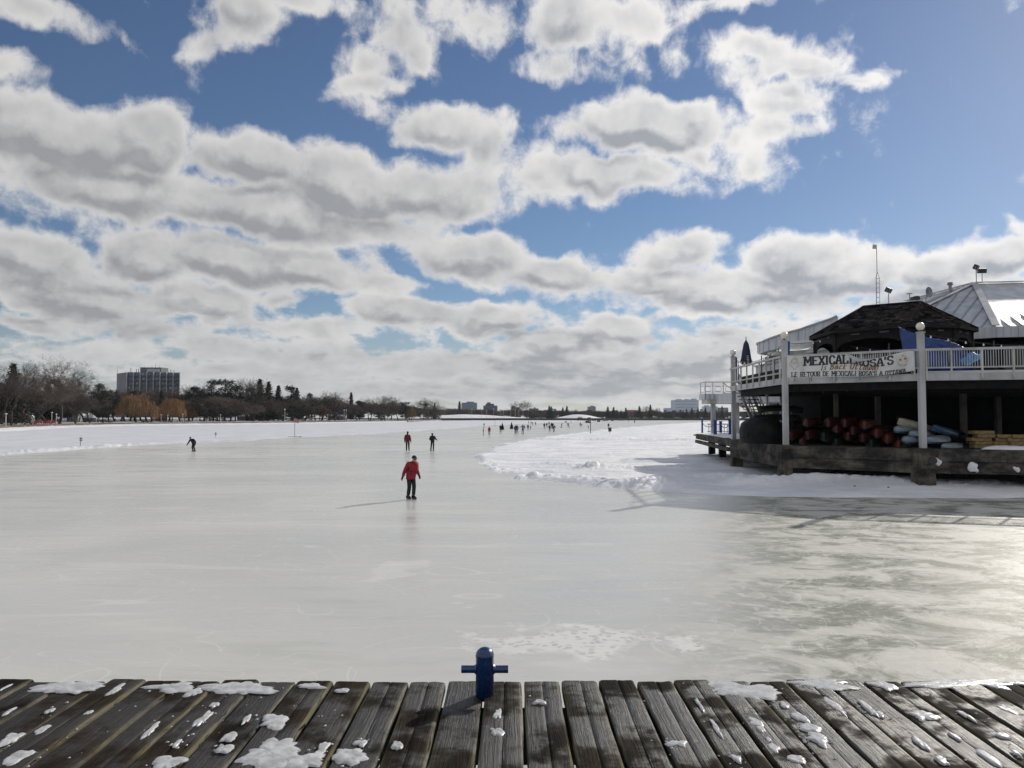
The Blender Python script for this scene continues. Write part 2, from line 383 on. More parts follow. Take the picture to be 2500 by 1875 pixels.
# skating ice: polished grey-green ice, frosty patches, skate scratches, glossy wet areas
def make_ice():
    m_, b, bs, pos = new_mat('lake_ice')
    x, y, z = b.sep(pos)
    flow = b.v('MULTIPLY', pos, (.55, 1.0, 1))
    nA = b.noise(flow, .10, 6, .55, .6)                   # very broad tone
    nB = b.noise(b.v('MULTIPLY', pos, (.28, 1.4, 1)), .55, 8, .66, .8)   # streaky blotches
    nC = b.noise(pos, 2.6, 6, .68, 1.2)
    nD = b.noise(b.v('MULTIPLY', pos, (.75, 1.0, 1)), .75, 8, .68, .6)
    # rough, thawed-and-frosted corner near the pier and the building
    ax = b.m('ADD', b.m('MULTIPLY', x, .105), b.m('MULTIPLY', y, .0))
    zone = b.m('MULTIPLY', b.ss(b.m('ADD', b.m('SUBTRACT', x, b.m('MULTIPLY', b.m('SUBTRACT', y, 11.0), .30)), b.m('MULTIPLY', b.m('SUBTRACT', nD, .5), 7.0)), 1.0, 4.5), b.ss(y, 60.0, 30.0))
    clean = b.mix(b.ss(nA, .35, .65), (.585, .585, .555), (.49, .495, .485))
    clean = b.mix(b.m('MULTIPLY', b.ss(nB, .54, .70), .45), clean, (.70, .69, .67))
    clean = b.mix(b.m('MULTIPLY', b.ss(nB, .48, .30), .36), clean, (.36, .375, .36))
    rough_c = b.mix(b.ss(nD, .42, .56), (.17, .18, .145), (.50, .495, .455))
    rough_c = b.mix(b.m('MULTIPLY', b.ss(nC, .52, .66), .55), rough_c, (.66, .65, .62))
    col = b.mix(b.m('MULTIPLY', zone, .9), clean, rough_c)
    # lacy frost patch before the bollard
    e = b.v('LENGTH', b.v('MULTIPLY', b.v('SUBTRACT', pos, (.95, 11.65, 0)), (.58, 1.15, 1)))
    vor = b.n('ShaderNodeTexVoronoi', {'Vector': b.v('ADD', pos, b.v('MULTIPLY', b.n('ShaderNodeTexNoise', {'Vector': pos, 'Scale': 5.0}).outputs[1], (.25, .25, 0))), 'Scale': 7.0}).outputs[0]
    e = b.m('ADD', e, b.m('MULTIPLY', b.m('SUBTRACT', b.noise(pos, 1.3, 6, .62), .5), 3.2))
    lace = b.m('MULTIPLY', b.ss(e, 1.0, .55), b.ss(vor, .26, .48))
    col = b.mix(b.m('MULTIPLY', lace, .8), col, (.70, .69, .68))
    # oblong frozen-in air blisters
    v2 = b.n('ShaderNodeTexVoronoi', {'Vector': b.v('MULTIPLY', pos, (.9, 1.6, 1)), 'Scale': 1.3, 'Randomness': 1.0})
    bl = b.m('MULTIPLY', b.ss(v2.outputs[0], .10, .05), b.ss(b.noise(pos, .5, 2), .52, .60))
    col = b.mix(b.m('MULTIPLY', bl, .6), col, (.68, .68, .66))
    # skate scratches: thin arcs = level lines of a slow noise
    scr = None
    for sc, of, wd in ((.16, (3, 9, 0), .0016), (.23, (31, 2, 5), .0018), (.12, (13, 42, 2), .0010), (.5, (11, 4, 7), .0030), (.30, (51, 14, 3), .0016), (.75, (5, 24, 9), .0030)):
        nn = b.noise(b.v('ADD', pos, of), sc, 0.0, .4)
        fr = b.m('ABSOLUTE', b.m('SUBTRACT', b.m('FRACT', b.m('MULTIPLY', nn, 7.0)), .5))
        brk = b.ss(b.noise(b.v('ADD', pos, of), .9, 2), .50, .60)
        t = b.m('MULTIPLY', b.ss(fr, wd * 7, wd * 2), brk)
        scr = t if scr is None else b.m('MAXIMUM', scr, t)
    col = b.mix(b.m('MULTIPLY', scr, .30), col, (.76, .76, .74))
    setc(b, bs, 'Base Color', col)
    r1 = b.lin(nB, .35, .65, .16, .34)
    r2 = b.lin(nC, .35, .65, .34, .70)
    rr = b.m('ADD', b.m('MULTIPLY', b.m('SUBTRACT', 1.0, zone), r1), b.m('MULTIPLY', zone, r2))
    rr = b.m('ADD', rr, b.m('MULTIPLY', lace, .3))
    setc(b, bs, 'Roughness', rr); setc(b, bs, 'Specular IOR Level', b.lin(zone, 0, 1, .28, .12)); setc(b, bs, 'IOR', 1.31)
    h1 = b.noise(flow, 1.5, 5, .6)
    h2 = b.noise(pos, 9, 4, .7)
    hh = b.m('ADD', b.m('MULTIPLY', h1, .5), b.m('MULTIPLY', b.m('MULTIPLY', h2, .40), b.m('ADD', .10, zone)))
    hh = b.m('ADD', hh, b.m('MULTIPLY', b.m('MULTIPLY', b.noise(pos, 34, 3, .7), zone), .16))
    hh = b.m('ADD', hh, b.m('MULTIPLY', lace, .12))
    bm = b.n('ShaderNodeBump', {'Strength': .32, 'Distance': .028, 'Height': hh})
    b.t.links.new(bm.outputs[0], bs.inputs['Normal'])
    return m_
M['ice'] = make_ice()

# ---------------------------------------------------------------- ground, ice, snow
def sheet(name, pts, z, m_):
    o = link_mesh(name, [(x, y, z) for x, y in pts], [tuple(range(len(pts)))], m_)
    return tag(o, kind='structure')
sheet('ground', [(-2600, -300), (2600, -300), (2600, 2900), (-2600, 2900)], -.4, M['snow_flat'])
sheet('lake_ice', [(-260, -30), (520, -30), (520, 757), (-260, 757)], 0.0, M['ice'])

def seg_dist(px, py, line):
    best = np.full(px.shape, 1e9)
    for (x0, y0), (x1, y1) in zip(line[:-1], line[1:]):
        dx_, dy_ = x1 - x0, y1 - y0; L = dx_ * dx_ + dy_ * dy_
        t = np.clip(((px - x0) * dx_ + (py - y0) * dy_) / L, 0, 1)
        best = np.minimum(best, np.hypot(px - x0 - t * dx_, py - y0 - t * dy_))
    return best
def inside(px, py, poly):
    c_ = np.zeros(px.shape, bool); n = len(poly)
    for i in range(n):
        x0, y0 = poly[i]; x1, y1 = poly[(i + 1) % n]
        if y0 == y1: continue
        hit = ((y0 > py) != (y1 > py)) & (px < (x1 - x0) * (py - y0) / (y1 - y0) + x0)
        c_ ^= hit
    return c_
def pxl(l): return [tuple(gp(X, Y).xy) for X, Y in l]
def vnoise(px, py, sc, octv=3, seed=0.0):
    return np.array([mnoise.fractal(Vector((a * sc + seed, b_ * sc - seed, seed)), 1.0, 2.0, octv) for a, b_ in zip(px.ravel(), py.ravel())]).reshape(px.shape)
def snow_mesh(name, poly, ridges, y0, y1, rows, u0, u1, cols, base, m_, amp):
    ys = y0 * (y1 / y0) ** ((np.arange(rows) / (rows - 1.0)) ** 1.25)
    us = np.linspace(u0, u1, cols)
    PX = us[None, :] * ys[:, None]; PY = np.repeat(ys[:, None], cols, 1)
    ed = seg_dist(PX, PY, poly + [poly[0]]); ins = inside(PX, PY, poly)
    jag = vnoise(PX, PY, .55, 3, 3.1) * .55 + vnoise(PX, PY, .12, 2, 8.7) * .8
    sdst = np.where(ins, ed, -ed) + jag * np.clip(PY / 60, .35, 3)
    t = np.clip(sdst / .9, 0, 1); t = t * t * (3 - 2 * t)
    H = -.05 + (base + .05) * t
    H += np.clip(sdst / 5, 0, 1) * amp * (vnoise(PX, PY, .16, 4, 1.7) + .35 * vnoise(PX, PY, .9, 3, 5.5))
    for line, w, h, crumb in ridges:
        d_ = seg_dist(PX, PY, line)
        g = np.exp(-(d_ / w) ** 2)
        near = g > .02
        cr = np.zeros(PX.shape)
        if crumb:
            cr[near] = vnoise(PX[near], PY[near], 2.6, 4, 2.2) * np.clip(45 / PY[near], .3, 1)
        und = 1 + .45 * vnoise(PX, PY, .3, 2, 6.6) if h > .1 else 1
        H += np.where(sdst > -.3, g * h * und * (1 + crumb * cr), 0)
    verts = np.stack([PX, PY, H], -1).reshape(-1, 3)
    idx = np.arange(rows * cols).reshape(rows, cols)
    q = np.stack([idx[:-1, :-1], idx[:-1, 1:], idx[1:, 1:], idx[1:, :-1]], -1).reshape(-1, 4)
    keep = (sdst.ravel()[q] > -.6).any(1)
    q = q[keep]
    used = np.unique(q); remap = np.full(rows * cols, -1); remap[used] = np.arange(len(used))
    me = bpy.data.meshes.new(name)
    me.from_pydata(verts[used].tolist(), [], remap[q].tolist())
    me.materials.append(m_); me.polygons.foreach_set('use_smooth', [True] * len(me.polygons)); me.update()
    o = bpy.data.objects.new(name, me); C.objects.link(o)
    return tag(o, kind='structure')
island = pxl([(2750, 1222), (2500, 1217), (2200, 1218), (1900, 1216), (1715, 1208), (1534, 1195), (1396, 1184), (1284, 1171), (1234, 1158), (1190, 1138), (1169, 1120), (1175, 1106), (1200, 1093), (1245, 1081), (1302, 1073), (1360, 1065), (1425, 1057.5), (1480, 1048), (1560, 1041), (1640, 1035), (1720, 1030)]) + [(300, 757), (520, 757), (520, 24)]
ridges = [
    (pxl([(1282, 1167), (1330, 1168), (1420, 1173), (1500, 1186), (1560, 1189), (1650, 1194)]), .90, .17, .8),
    (pxl([(1600, 1183), (1760, 1178), (1900, 1190), (2060, 1183), (2260, 1188), (2420, 1190)]), 1.5, .34, .35),
    (pxl([(1302, 1074.5), (1420, 1076), (1560, 1076.5), (1710, 1078)]), .9, .30, .8),
    (pxl([(1176, 1106), (1172, 1116), (1192, 1136), (1230, 1154)]), .55, .10, .8),
    (pxl([(1215, 1146), (1290, 1152), (1350, 1157)]), .6, .08, .8),
    (pxl([(1330, 1136), (1410, 1142), (1450, 1150)]), .8, .16, .8),
    (pxl([(1245, 1080), (1330, 1070), (1425, 1056)]), 1.0, .14, .8),
    (pxl([(1440, 1150), (1560, 1150), (1640, 1146)]), 1.1, .15, .7),
]
snow_mesh('snow_island', island, ridges, 24, 756, 330, -.07, .80, 520, .10, M['snow'], .10)
strip_edge = pxl([(-260, 1150), (0, 1112), (198, 1096), (380, 1084.5), (597, 1076.5), (717, 1068.5), (907, 1060), (1100, 1047.5), (1180, 1040), (1290, 1034.0), (1400, 1030.0), (1460, 1028.2)])
shore = pxl([(-700, 1110), (-150, 1062), (0, 1053), (150, 1045), (300, 1040), (450, 1038), (600, 1036.6), (750, 1034.4), (900, 1032), (1000, 1030.2), (1075, 1028.4)])
snow_mesh('snow_strip', strip_edge + [(60, 757), (-40, 757)] + shore[::-1] + [(-260, 60)],
          [(pxl([(-100, 1125), (0, 1110), (198, 1095), (380, 1084)]), .9, .22, 1.0), (pxl([(400, 1083), (597, 1075.5)]), .7, .12, 1.0)],
          52, 756, 240, -.80, .13, 420, .05, M['snow_flat'], .025)
# left shore: white bank, dry-grass lip, snowy park behind it
SH = [Vector((x, y)) for x, y in shore]
def offs(k, d_):
    a = SH[max(k - 1, 0)]; c_ = SH[min(k + 1, len(SH) - 1)]
    t = (c_ - a).normalized(); n_ = Vector((-t.y, t.x))
    return SH[k] + n_ * d_
def strip(name, bands, m_, sub=12, wob=.0):
    vs, fs = [], []; nb = len(bands)
    L = []
    for k in range(len(SH) - 1):
        for i in range(sub): L.append((k, i / sub))
    L.append((len(SH) - 2, 1.0))
    for (k, t) in L:
        for j, (d_, z) in enumerate(bands):
            p = offs(k, d_).lerp(offs(k + 1, d_), t)
            w_ = mnoise.noise(Vector((p.x * .11, p.y * .11, j * 3.3))) * wob
            q_ = p + (p - offs(k, d_ - 1).lerp(offs(k + 1, d_ - 1), t)) * w_
            vs.append((q_.x, q_.y, z + (mnoise.noise(Vector((p.x * .2, p.y * .2, 9))) * .12 if 0 < j < nb - 1 else 0)))
    for i in range(len(L) - 1):
        for j in range(nb - 1):
            a = i * nb + j; fs.append((a, a + nb, a + nb + 1, a + 1))
    o = link_mesh(name, vs, fs, m_, smooth=True)
    return tag(o, kind='structure')
strip('snow_bank', [(-3, -.02), (-.5, .25), (1.5, .50), (4.4, .62)], M['snow'], wob=.8)
strip('grass_bank', [(3.5, .40), (4.2, .80), (8, 1.02), (12.5, 1.10)], M['grass'], wob=.9)
strip('park_ground', [(11.5, 1.02), (14, 1.16), (60, 1.35), (160, 2.0), (400, 4.5), (1500, 7)], M['snow_flat'], wob=.5)
# far shore behind the lake wall
sheet('far_ground', [(-60, 757.5), (700, 757.5), (2500, 2850), (-1500, 2850)], 1.75, M['snow_flat'])
def mound(cx, cy, rx, ry, h):
    vs, fs = [], []; n, m_ = 40, 10
    for i in range(m_ + 1):
        r_ = i / m_
        for j in range(n):
            t = 2 * math.pi * j / n
            px_, py_ = cx + rx * r_ * math.cos(t), cy + ry * r_ * math.sin(t)
            z = 1.7 + h * (math.cos(r_ * math.pi) * .5 + .5) + mnoise.noise(Vector((px_ * .05, py_ * .05, 0))) * h * .25 * (1 - r_)
            vs.append((px_, py_, z))
    for i in range(m_):
        for j in range(n):
            fs.append((i * n + j, (i + 1) * n + j, (i + 1) * n + (j + 1) % n, i * n + (j + 1) % n))
    return tag(link_mesh('snow_hill', vs, fs, M['snow'], smooth=True), kind='structure')
p = dp(1130, 1000, 815); mound(p.x, 815, 85, 40, 4.2)
p = dp(1225, 1000, 805); mound(p.x, 805, 40, 30, 2.0)
p = dp(1412, 1000, 820); mound(p.x, 820, 30, 40, 4.4)

# ================================================================ the lakeside restaurant, its terrace and dock
A_, B_, C_ = Vector((14.42, 50.7)), Vector((14.03, 40.0)), Vector((18.93, 36.0))
F_ = C_ + Vector((3.97, -1.2)) * 3.9
ZL, ZU, ZR, ZP = 1.83, 5.30, 6.45, 7.2
def nrm(p, q):          # outward (towards the lake / camera) normal
    d = (q - p).normalized(); n_ = Vector((d.y, -d.x))
    return n_ if n_.dot(-(p + q) / 2) > 0 else -n_
def V3(p, z): return Vector((p.x, p.y, z))
def lerp(a, b, t): return a + (b - a) * t
FRONT = [(A_, B_), (B_, C_), (C_, F_)]

# ---- concrete dock
dock = empty('dock', (20, 44, 0), label='stained concrete dock on stubby piers below the white restaurant terrace', cat='dock')
mb = MB(); mb.prism([tuple(p) for p in (A_, B_, C_, F_, Vector((44, 31)), Vector((44, 62)), Vector((20, 58)))], 1.40, ZL - .02)
mb.build('deck_slab', M['concrete'], dock)
for k, (p, q) in enumerate(FRONT):
    n_ = nrm(p, q)
    a, b_ = p + n_ * .12, q + n_ * .12
    mb = MB(); mb.bar(V3(a, (1.27 + ZL) / 2), V3(b_, (1.27 + ZL) / 2), .34, ZL - 1.27)
    mb.build('upper_beam', M['concrete'], dock)
    a, b_ = p + n_ * .04, q + n_ * .04
    mb = MB(); mb.bar(V3(a, .985), V3(b_, .985), .30, .53)
    mb.build('lower_beam', M['concrete'], dock)
for (p, w, h) in ((A_ + Vector((.1, -.2)), .62, 1.80), (B_ + Vector((-.1, -.15)), .56, 1.88), (C_ + Vector((-.1, -.22)), .72, 1.87), (F_, .7, 1.8)):
    mb = MB(); c = V3(p, 0)
    mb.add([(c.x + sx * w / 2 * s_, c.y + sy * w / 2 * s_, z) for z, s_ in ((-.1, 1.08), (h - .1, 1), (h, .86)) for sx, sy in ((-1, -1), (1, -1), (1, 1), (-1, 1))],
           [(0, 1, 5, 4), (1, 2, 6, 5), (2, 3, 7, 6), (3, 0, 4, 7), (4, 5, 9, 8), (5, 6, 10, 9), (6, 7, 11, 10), (7, 4, 8, 11), (8, 9, 10, 11)])
    mb.build('pier', M['concrete'], dock)
for x, y in ((19, 46), (24, 42), (30, 40), (24, 50), (32, 48), (38, 42), (17, 54)): mb = MB(); mb.box((x, y, .65), (.6, .6, 1.5)); mb.build('inner_pier', M['concrete'], dock)
mb = MB(); q = lerp(C_, F_, .02) + nrm(C_, F_) * .32; mb.tube([V3(q, 1.32), V3(q, 1.32) + Vector((-.1, -.3, 0))], .17, 14)
mb.build('tyre_fender', M['black_metal'], dock)
rebase(dock)
def snow_blob(name, c, rx, ry, rz_, h, label=None, cat=None, seed=0, mat_=None, n=30, group=None, irr=.28, frq=3.0):
    vs, fs = [], []; rings = 6
    for i in range(rings + 1):
        r_ = i / rings
        for j in range(n):
            t = 2 * math.pi * j / n
            gx, gy = rx * math.cos(t), ry * math.sin(t)
            w_ = 1 + irr * 2.2 * mnoise.noise(Vector((math.cos(t) * .9 + seed, math.sin(t) * .9, seed * 1.7))) + irr * 1.2 * mnoise.fractal(Vector((gx * frq + seed, gy * frq, seed)), 1.0, 2.0, 3)
            lx, ly = rx * r_ * w_ * math.cos(t), ry * r_ * w_ * math.sin(t)
            z = h * (1 - r_ ** 5) * (1 + .45 * mnoise.fractal(Vector((lx * 5 * frq / 3 + seed, ly * 5 * frq / 3, 3)), 1.0, 2.0, 2)) - (.004 if i == rings else 0)
            x_ = lx * math.cos(rz_) - ly * math.sin(rz_); y_ = lx * math.sin(rz_) + ly * math.cos(rz_)
            vs.append((x_, y_, z))
    for i in range(rings):
        for j in range(n): fs.append((i * n + j, (i + 1) * n + j, (i + 1) * n + (j + 1) % n, i * n + (j + 1) % n))
    o = link_mesh(name, vs, fs, mat_ or M['snow_cap'], smooth=True); o.location = c
    return tag(o, label, cat, group)
for k, (X, Y, w, h, lab) in enumerate(((2379, 1142, .22, .20, 'lump of snow stuck on the concrete beam right of the third white column'), (2482, 1146, .10, .15, 'small lump of snow stuck on the concrete beam near the right edge of the photo'), (2283, 1128, .20, .18, 'snow packed against the fender at the dock corner'))):
    d_ = ray(X, Y); n_ = nrm(C_, F_); pl = V3(C_ + n_ * .28, 0); o3 = Vector((0, 0, CAMZ))
    t = (pl - o3).dot(V3(n_, 0)) / d_.dot(V3(n_, 0)); p = o3 + d_ * t
    o = snow_blob('snow_lump', p, w, h, .5, .14, lab, 'snow', seed=k + 2.2)
    o.rotation_euler = (R(90), 0, math.atan2(n_.x, -n_.y))

# ---- lower side dock running back towards the lake
side = empty('side_dock', (18, 60, 0), label='low weathered dock with snow on top, behind and left of the concrete dock', cat='dock')
G_ = Vector((16.45, 69.2))
mb = MB(); mb.prism([(14.30, 51.3), (16.35, 69.4), (30, 69.4), (20, 51.3)], 1.36, 1.80); mb.build('deck_slab', M['concrete'], side)
mb = MB(); mb.bar((16.3, 69.3, 1.68), (17.5, 69.9, 1.68), .5, .12); mb.bar((14.35, 51.6, 1.15), (16.3, 69.0, 1.15), .2, .26); mb.build('edge_beam', M['concrete'], side)
for t in (.25, .6, .93): mb = MB(); p = lerp(Vector((15.0, 51.3)), Vector((17.1, 69.4)), t); mb.box((p.x + .5, p.y, .6), (.5, .5, 1.5)); mb.build('pier', M['dark_wood'], side)
rebase(side)
vs, fs = [], []
nx, ny = 16, 40
for j in range(ny + 1):
    for i in range(nx + 1):
        a, b_ = i / nx, j / ny
        l = lerp(Vector((14.75, 52.0)), Vector((16.6, 69.0)), b_); r_ = lerp(Vector((20, 52.0)), Vector((27, 69.0)), b_)
        p = l.lerp(r_, a); e = min(1, 8 * min(a, 1 - a) + 0, 8 * min(b_, 1 - b_))
        z = 1.79 + e * (.16 + .14 * mnoise.noise(Vector((p.x * .7, p.y * .5, 4)))) + (.45 * math.exp(-((p.x - 17.2) ** 2 + (p.y - 53.5) ** 2) / 2.5))
        vs.append((p.x, p.y, z))
for j in range(ny):
    for i in range(nx): a = j * (nx + 1) + i; fs.append((a, a + 1, a + nx + 2, a + nx + 1))
tag(link_mesh('snow_cover', vs, fs, M['snow_cap'], smooth=True), kind='structure')
for k, (X, Y, D, w, h, lab) in enumerate(((1714.5, 1058, 69.0, .13, 1.15, 'slim dark blue post at the outer end of the snowy side dock'), (1746, 1060, 63.5, .24, 1.12, 'thick bright blue post on the snowy side dock, second from the outer end'), (1759.5, 1056, 66.5, .20, 1.0, 'blue post standing behind the thick blue post on the side dock'), (1782, 1063, 58.0, .17, 1.12, 'blue post on the side dock just left of the far white column'), (1822, 1045, 60.0, .16, 1.0, 'blue post on the side dock behind the stair foot'))):
    p = dp(X, Y, D)
    o = empty('mooring_post', (p.x, D, 1.82), label=lab, cat='post', group='blue posts on the side dock')
    mb = MB(); mb.box((0, 0, h / 2 + .06), (w, w, h)); mb.build('shaft', M['blue_post'], o)
    mb = MB(); mb.box((0, 0, h + .085), (w + .04, w + .04, .05)); mb.build('cap', M['blue_post'], o)
def cable(name, p, q, sag, r_, m_, n=14, parent=None):
    pts = [Vector(p).lerp(Vector(q), i / n) - Vector((0, 0, sag * 4 * (i / n) * (1 - i / n))) for i in range(n + 1)]
    mb = MB(); mb.tube(pts, r_, 5); return mb.build(name, m_, parent), pts
o, _ = cable('rope', (dp(1714.5, 1031, 69.0).x, 69, 2.8), (dp(1746, 1032, 63.5).x, 63.5, 2.85), .38, .03, M['rope']); tag(o, 'sagging rope between the two outermost blue posts of the side dock', 'rope')
o, _ = cable('rope', (dp(1759.5, 1032, 66.5).x, 66.5, 2.7), (dp(1782, 1032, 58).x, 58, 2.85), .35, .03, M['rope']); tag(o, 'sagging rope running to the blue post beside the far white column', 'rope')
lf = empty('low_fence', (dp(1760, 1040, 71).x, 71, 1.82), label='low white picket fence at the back of the snowy side dock', cat='fence')
mb = MB()
for i in range(9): mb.box((-1.1 + i * .28, 0, .42), (.06, .04, .75))
mb.build('picket', M['white_paint'], lf)
mb = MB(); mb.box((0, 0, .82), (2.5, .08, .09)); mb.box((0, 0, .16), (2.5, .08, .07)); mb.build('rail', M['white_paint'], lf)

# ---- terrace
ter = empty('terrace', (20, 44, 0), label='raised white terrace on square columns above the boat storage, in front of the restaurant', cat='terrace')
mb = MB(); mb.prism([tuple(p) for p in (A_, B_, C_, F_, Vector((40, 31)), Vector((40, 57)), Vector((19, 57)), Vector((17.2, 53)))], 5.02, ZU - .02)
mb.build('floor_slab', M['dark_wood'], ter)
for p, q in FRONT:
    n_ = nrm(p, q); a, b_ = p + n_ * .10, q + n_ * .10
    mb = MB(); mb.bar(V3(a, 5.135), V3(b_, 5.135), .08, .33); mb.build('fascia', M['white_paint'], ter)
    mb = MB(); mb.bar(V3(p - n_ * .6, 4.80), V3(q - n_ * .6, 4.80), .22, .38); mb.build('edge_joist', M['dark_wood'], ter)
mb = MB()
for y in (39.5, 42.5, 45.5, 48.5): mb.box((28 if y < 44 else 27.5, y, 4.78), (22 if y < 44 else 25, .22, .42))
mb.build('ceiling_beam', M['dark_wood'], ter)
mb = MB(); q = Vector((14.42, 50.7)); e = Vector((17.2, 53.0)); mb.bar(V3(q, 5.135), V3(e, 5.135), .08, .33); mb.bar(V3(e, 5.135), (19, 57, 5.135), .08, .33); mb.build('fascia', M['white_paint'], ter)
def column(p, w=.25, z1=ZP, mt='white_paint'):
    mb = MB(); mb.box((p.x, p.y, (ZL + z1) / 2), (w, w, z1 - ZL)); mb.box((p.x, p.y, z1 + .01), (w + .06, w + .06, .05))
    o = mb.build('column', M[mt], ter)
    return o
for p in (A_, B_, C_): column(p + Vector((-.02, -.10)))
for p in (A_, B_):
    mb = MB(); mb.box((p.x + .19, p.y - .05, 6.35), (.09, .24, 1.66)); mb.build('side_board', M['blue_post'], ter)
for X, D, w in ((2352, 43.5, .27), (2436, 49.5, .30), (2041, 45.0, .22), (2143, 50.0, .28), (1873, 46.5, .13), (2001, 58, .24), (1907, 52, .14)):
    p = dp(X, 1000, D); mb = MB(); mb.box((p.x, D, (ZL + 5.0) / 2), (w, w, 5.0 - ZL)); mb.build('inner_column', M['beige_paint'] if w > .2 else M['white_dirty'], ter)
def railing(p, q, balusters=True, spacing=1.27):
    n_ = nrm(p, q); L = (q - p).length; a = p + n_ * .17; d = (q - p).normalized()
    k = max(1, round(L / spacing)); st = L / k
    mb = MB()
    mb.bar(V3(a, ZR - .055), V3(a + d * L, ZR - .055), .10, .11)
    mb.build('top_rail', M['white_paint'], ter)
    mb = MB(); mb.bar(V3(a, 5.56), V3(a + d * L, 5.56), .06, .07); mb.build('bottom_rail', M['white_paint'], ter)
    for i in range(k + 1):
        c = a + d * min(max(i * st, .22), L - .22)
        mb = MB()
        mb.box((c.x, c.y, 5.72), (.075, .075, 1.38), rz=math.atan2(d.y, d.x))
        mb.box((c.x, c.y, 5.10), (.11, .11, .10), rz=math.atan2(d.y, d.x))
        mb.build('railing_post', M['white_dirty'], ter)
    if balusters:
        mb = MB(); nb = int(L / .105)
        for i in range(1, nb):
            c = a + d * (i * L / nb); mb.box((c.x, c.y, 5.95), (.026, .026, .80), rz=math.atan2(d.y, d.x))
        mb.build('baluster', M['white_paint'], ter)
railing(A_, B_, False, 1.35); railing(B_, C_); railing(C_, F_)
# low dark planters / kick board seen through the open left-hand railing
mb = MB(); mb.bar((14.9, 50.4, 5.62), (14.5, 41.0, 5.62), .1, .55); mb.build('kick_board', M['dark_wood'], ter)
for (p, q, t0, t1) in ((C_, F_, .02, .28), (C_, F_, .33, .62)):
    n_ = nrm(p, q); a, b_ = lerp(p, q, t0) - n_ * .75, lerp(p, q, t1) - n_ * .75
    mb = MB(); mb.bar(V3(a, 5.36), V3(b_, 5.36), .9, .14); o = mb.build('snow_drift', M['snow_cap'], ter)
rebase(ter)

# thin prop sticks along the railing for the light strings
def stick(X, Y0, Y1, D, lab):
    a, b_ = dp(X, Y0, D), dp(X + (Y0 - Y1) * .02, Y1, D)
    mb = MB(); mb.tube([(0, 0, 0), b_ - a], .03, 6); o = mb.build('light_pole', M['black_metal']); o.location = a
    tag(o, lab, 'pole', 'sticks holding up the light strings')
for X, Y0, Y1, D, lab in ((1858, 932, 868, 44.8, 'thin dark stick on the left railing, nearer the middle globe lamp'), (1890, 932, 868, 42.4, 'thin dark stick leaning on the left railing just before the middle globe lamp'), (1802, 938, 890, 50.2, 'short dark stick on the left railing beside the far globe lamp'),
                          (2318, 896, 828, 35.5, 'thin dark stick on the right railing, nearer the tarp'), (2425, 896, 832, 35.1, 'thin dark stick on the right railing near the edge of the photo'), (2170, 862, 838, 37.4, 'thin dark stick rising behind the banner')):
    stick(X, Y0, Y1, D, lab)

# ---- globe lamps on the columns
for p, lab in ((A_, 'white globe lamp on the farthest terrace column, left of the closed umbrella'), (B_, 'white globe lamp on the terrace column at the left end of the banner'), (C_, 'white globe lamp on the nearest terrace column, right of the banner')):
    o = empty('globe_lamp', (p.x - .02, p.y - .10, ZP + .035), label=lab, cat='lamp', group='globe lamps on the terrace columns')
    mb = MB(); mb.lathe((0, 0, 0), [(.09, 0), (.09, .03), (.05, .05), (.05, .09)], 14); mb.build('base', M['black_metal'], o, True)
    mb = MB(); mb.sphere((0, 0, .25), .19, 20, 14); mb.build('globe', M['globe'], o, True)

# ---- strings of bulbs
def bulbs(p, q, sag, n, lab):
    o = empty('light_string', p, label=lab, cat='string lights')
    q = Vector(q) - Vector(p)
    c, pts = cable('wire', (0, 0, 0), q, sag, .014, M['black_metal'], 20, o)
    mb = MB()
    for i in range(n):
        t = (i + .5) / n; w = q * t - Vector((0, 0, sag * 4 * t * (1 - t)))
        mb.tube([w, w - Vector((0, 0, .05))], .02, 6); mb.sphere((w.x, w.y, w.z - .08), .042, 8, 6)
    mb.build('bulb', M['globe'], o, True)
bulbs(V3(C_ + Vector((.1, 0)), 7.15), (25.5, 34.6, 6.5), .25, 9, 'string of bulbs sagging right from the nearest white column')
bulbs(V3(B_ + Vector((.15, 0)), 7.1), (17.9, 44.6, 7.75), .10, 5, 'string of bulbs running from the middle column to the gazebo')
bulbs(V3(A_, 7.1), V3(B_, 7.1), .55, 13, 'string of bulbs sagging between the far and middle columns')
bulbs(V3(A_ + Vector((.2, 0)), 6.95), (15.6, 44, 6.5), .30, 9, 'lower string of bulbs left of the middle column')
bulbs((18.9, 43.3, 7.25), (23.5, 40.8, 7.0), .25, 8, 'string of bulbs under the gazebo eaves behind the banner')

# ---- closed umbrella
p = dp(1822.5, 920, 50.4)
o = empty('patio_umbrella', (p.x, 50.4, ZU), label='closed navy blue patio umbrella on the terrace between the far and middle globe lamps', cat='umbrella')
mb = MB(); mb.tube([(0, 0, 0), (0, 0, 3.2)], .025, 8); mb.build('pole', M['black_metal'], o)
mb = MB(); vs = []; n = 16
prof = [(.30, 1.42), (.34, 1.50), (.28, 1.8), (.22, 2.3), (.14, 2.75), (.03, 2.98)]
for i, (r_, z) in enumerate(prof):
    for j in range(n):
        t = 2 * math.pi * j / n; rr_ = r_ * (1 + .22 * math.cos(4 * t + i * .25)); vs.append((rr_ * math.cos(t), rr_ * math.sin(t) * .8, z + (.07 * math.cos(4 * t) if i < 2 else 0)))
fs = [(i * n + j, i * n + (j + 1) % n, (i + 1) * n + (j + 1) % n, (i + 1) * n + j) for i in range(len(prof) - 1) for j in range(n)] + [tuple(range((len(prof) - 1) * n, len(prof) * n))]
mb.add(vs, fs); cn = mb.build('canopy', mat('navy_cloth', (.012, .018, .05), (.02, .028, .07), .8, 6), o, True)
mb = MB()
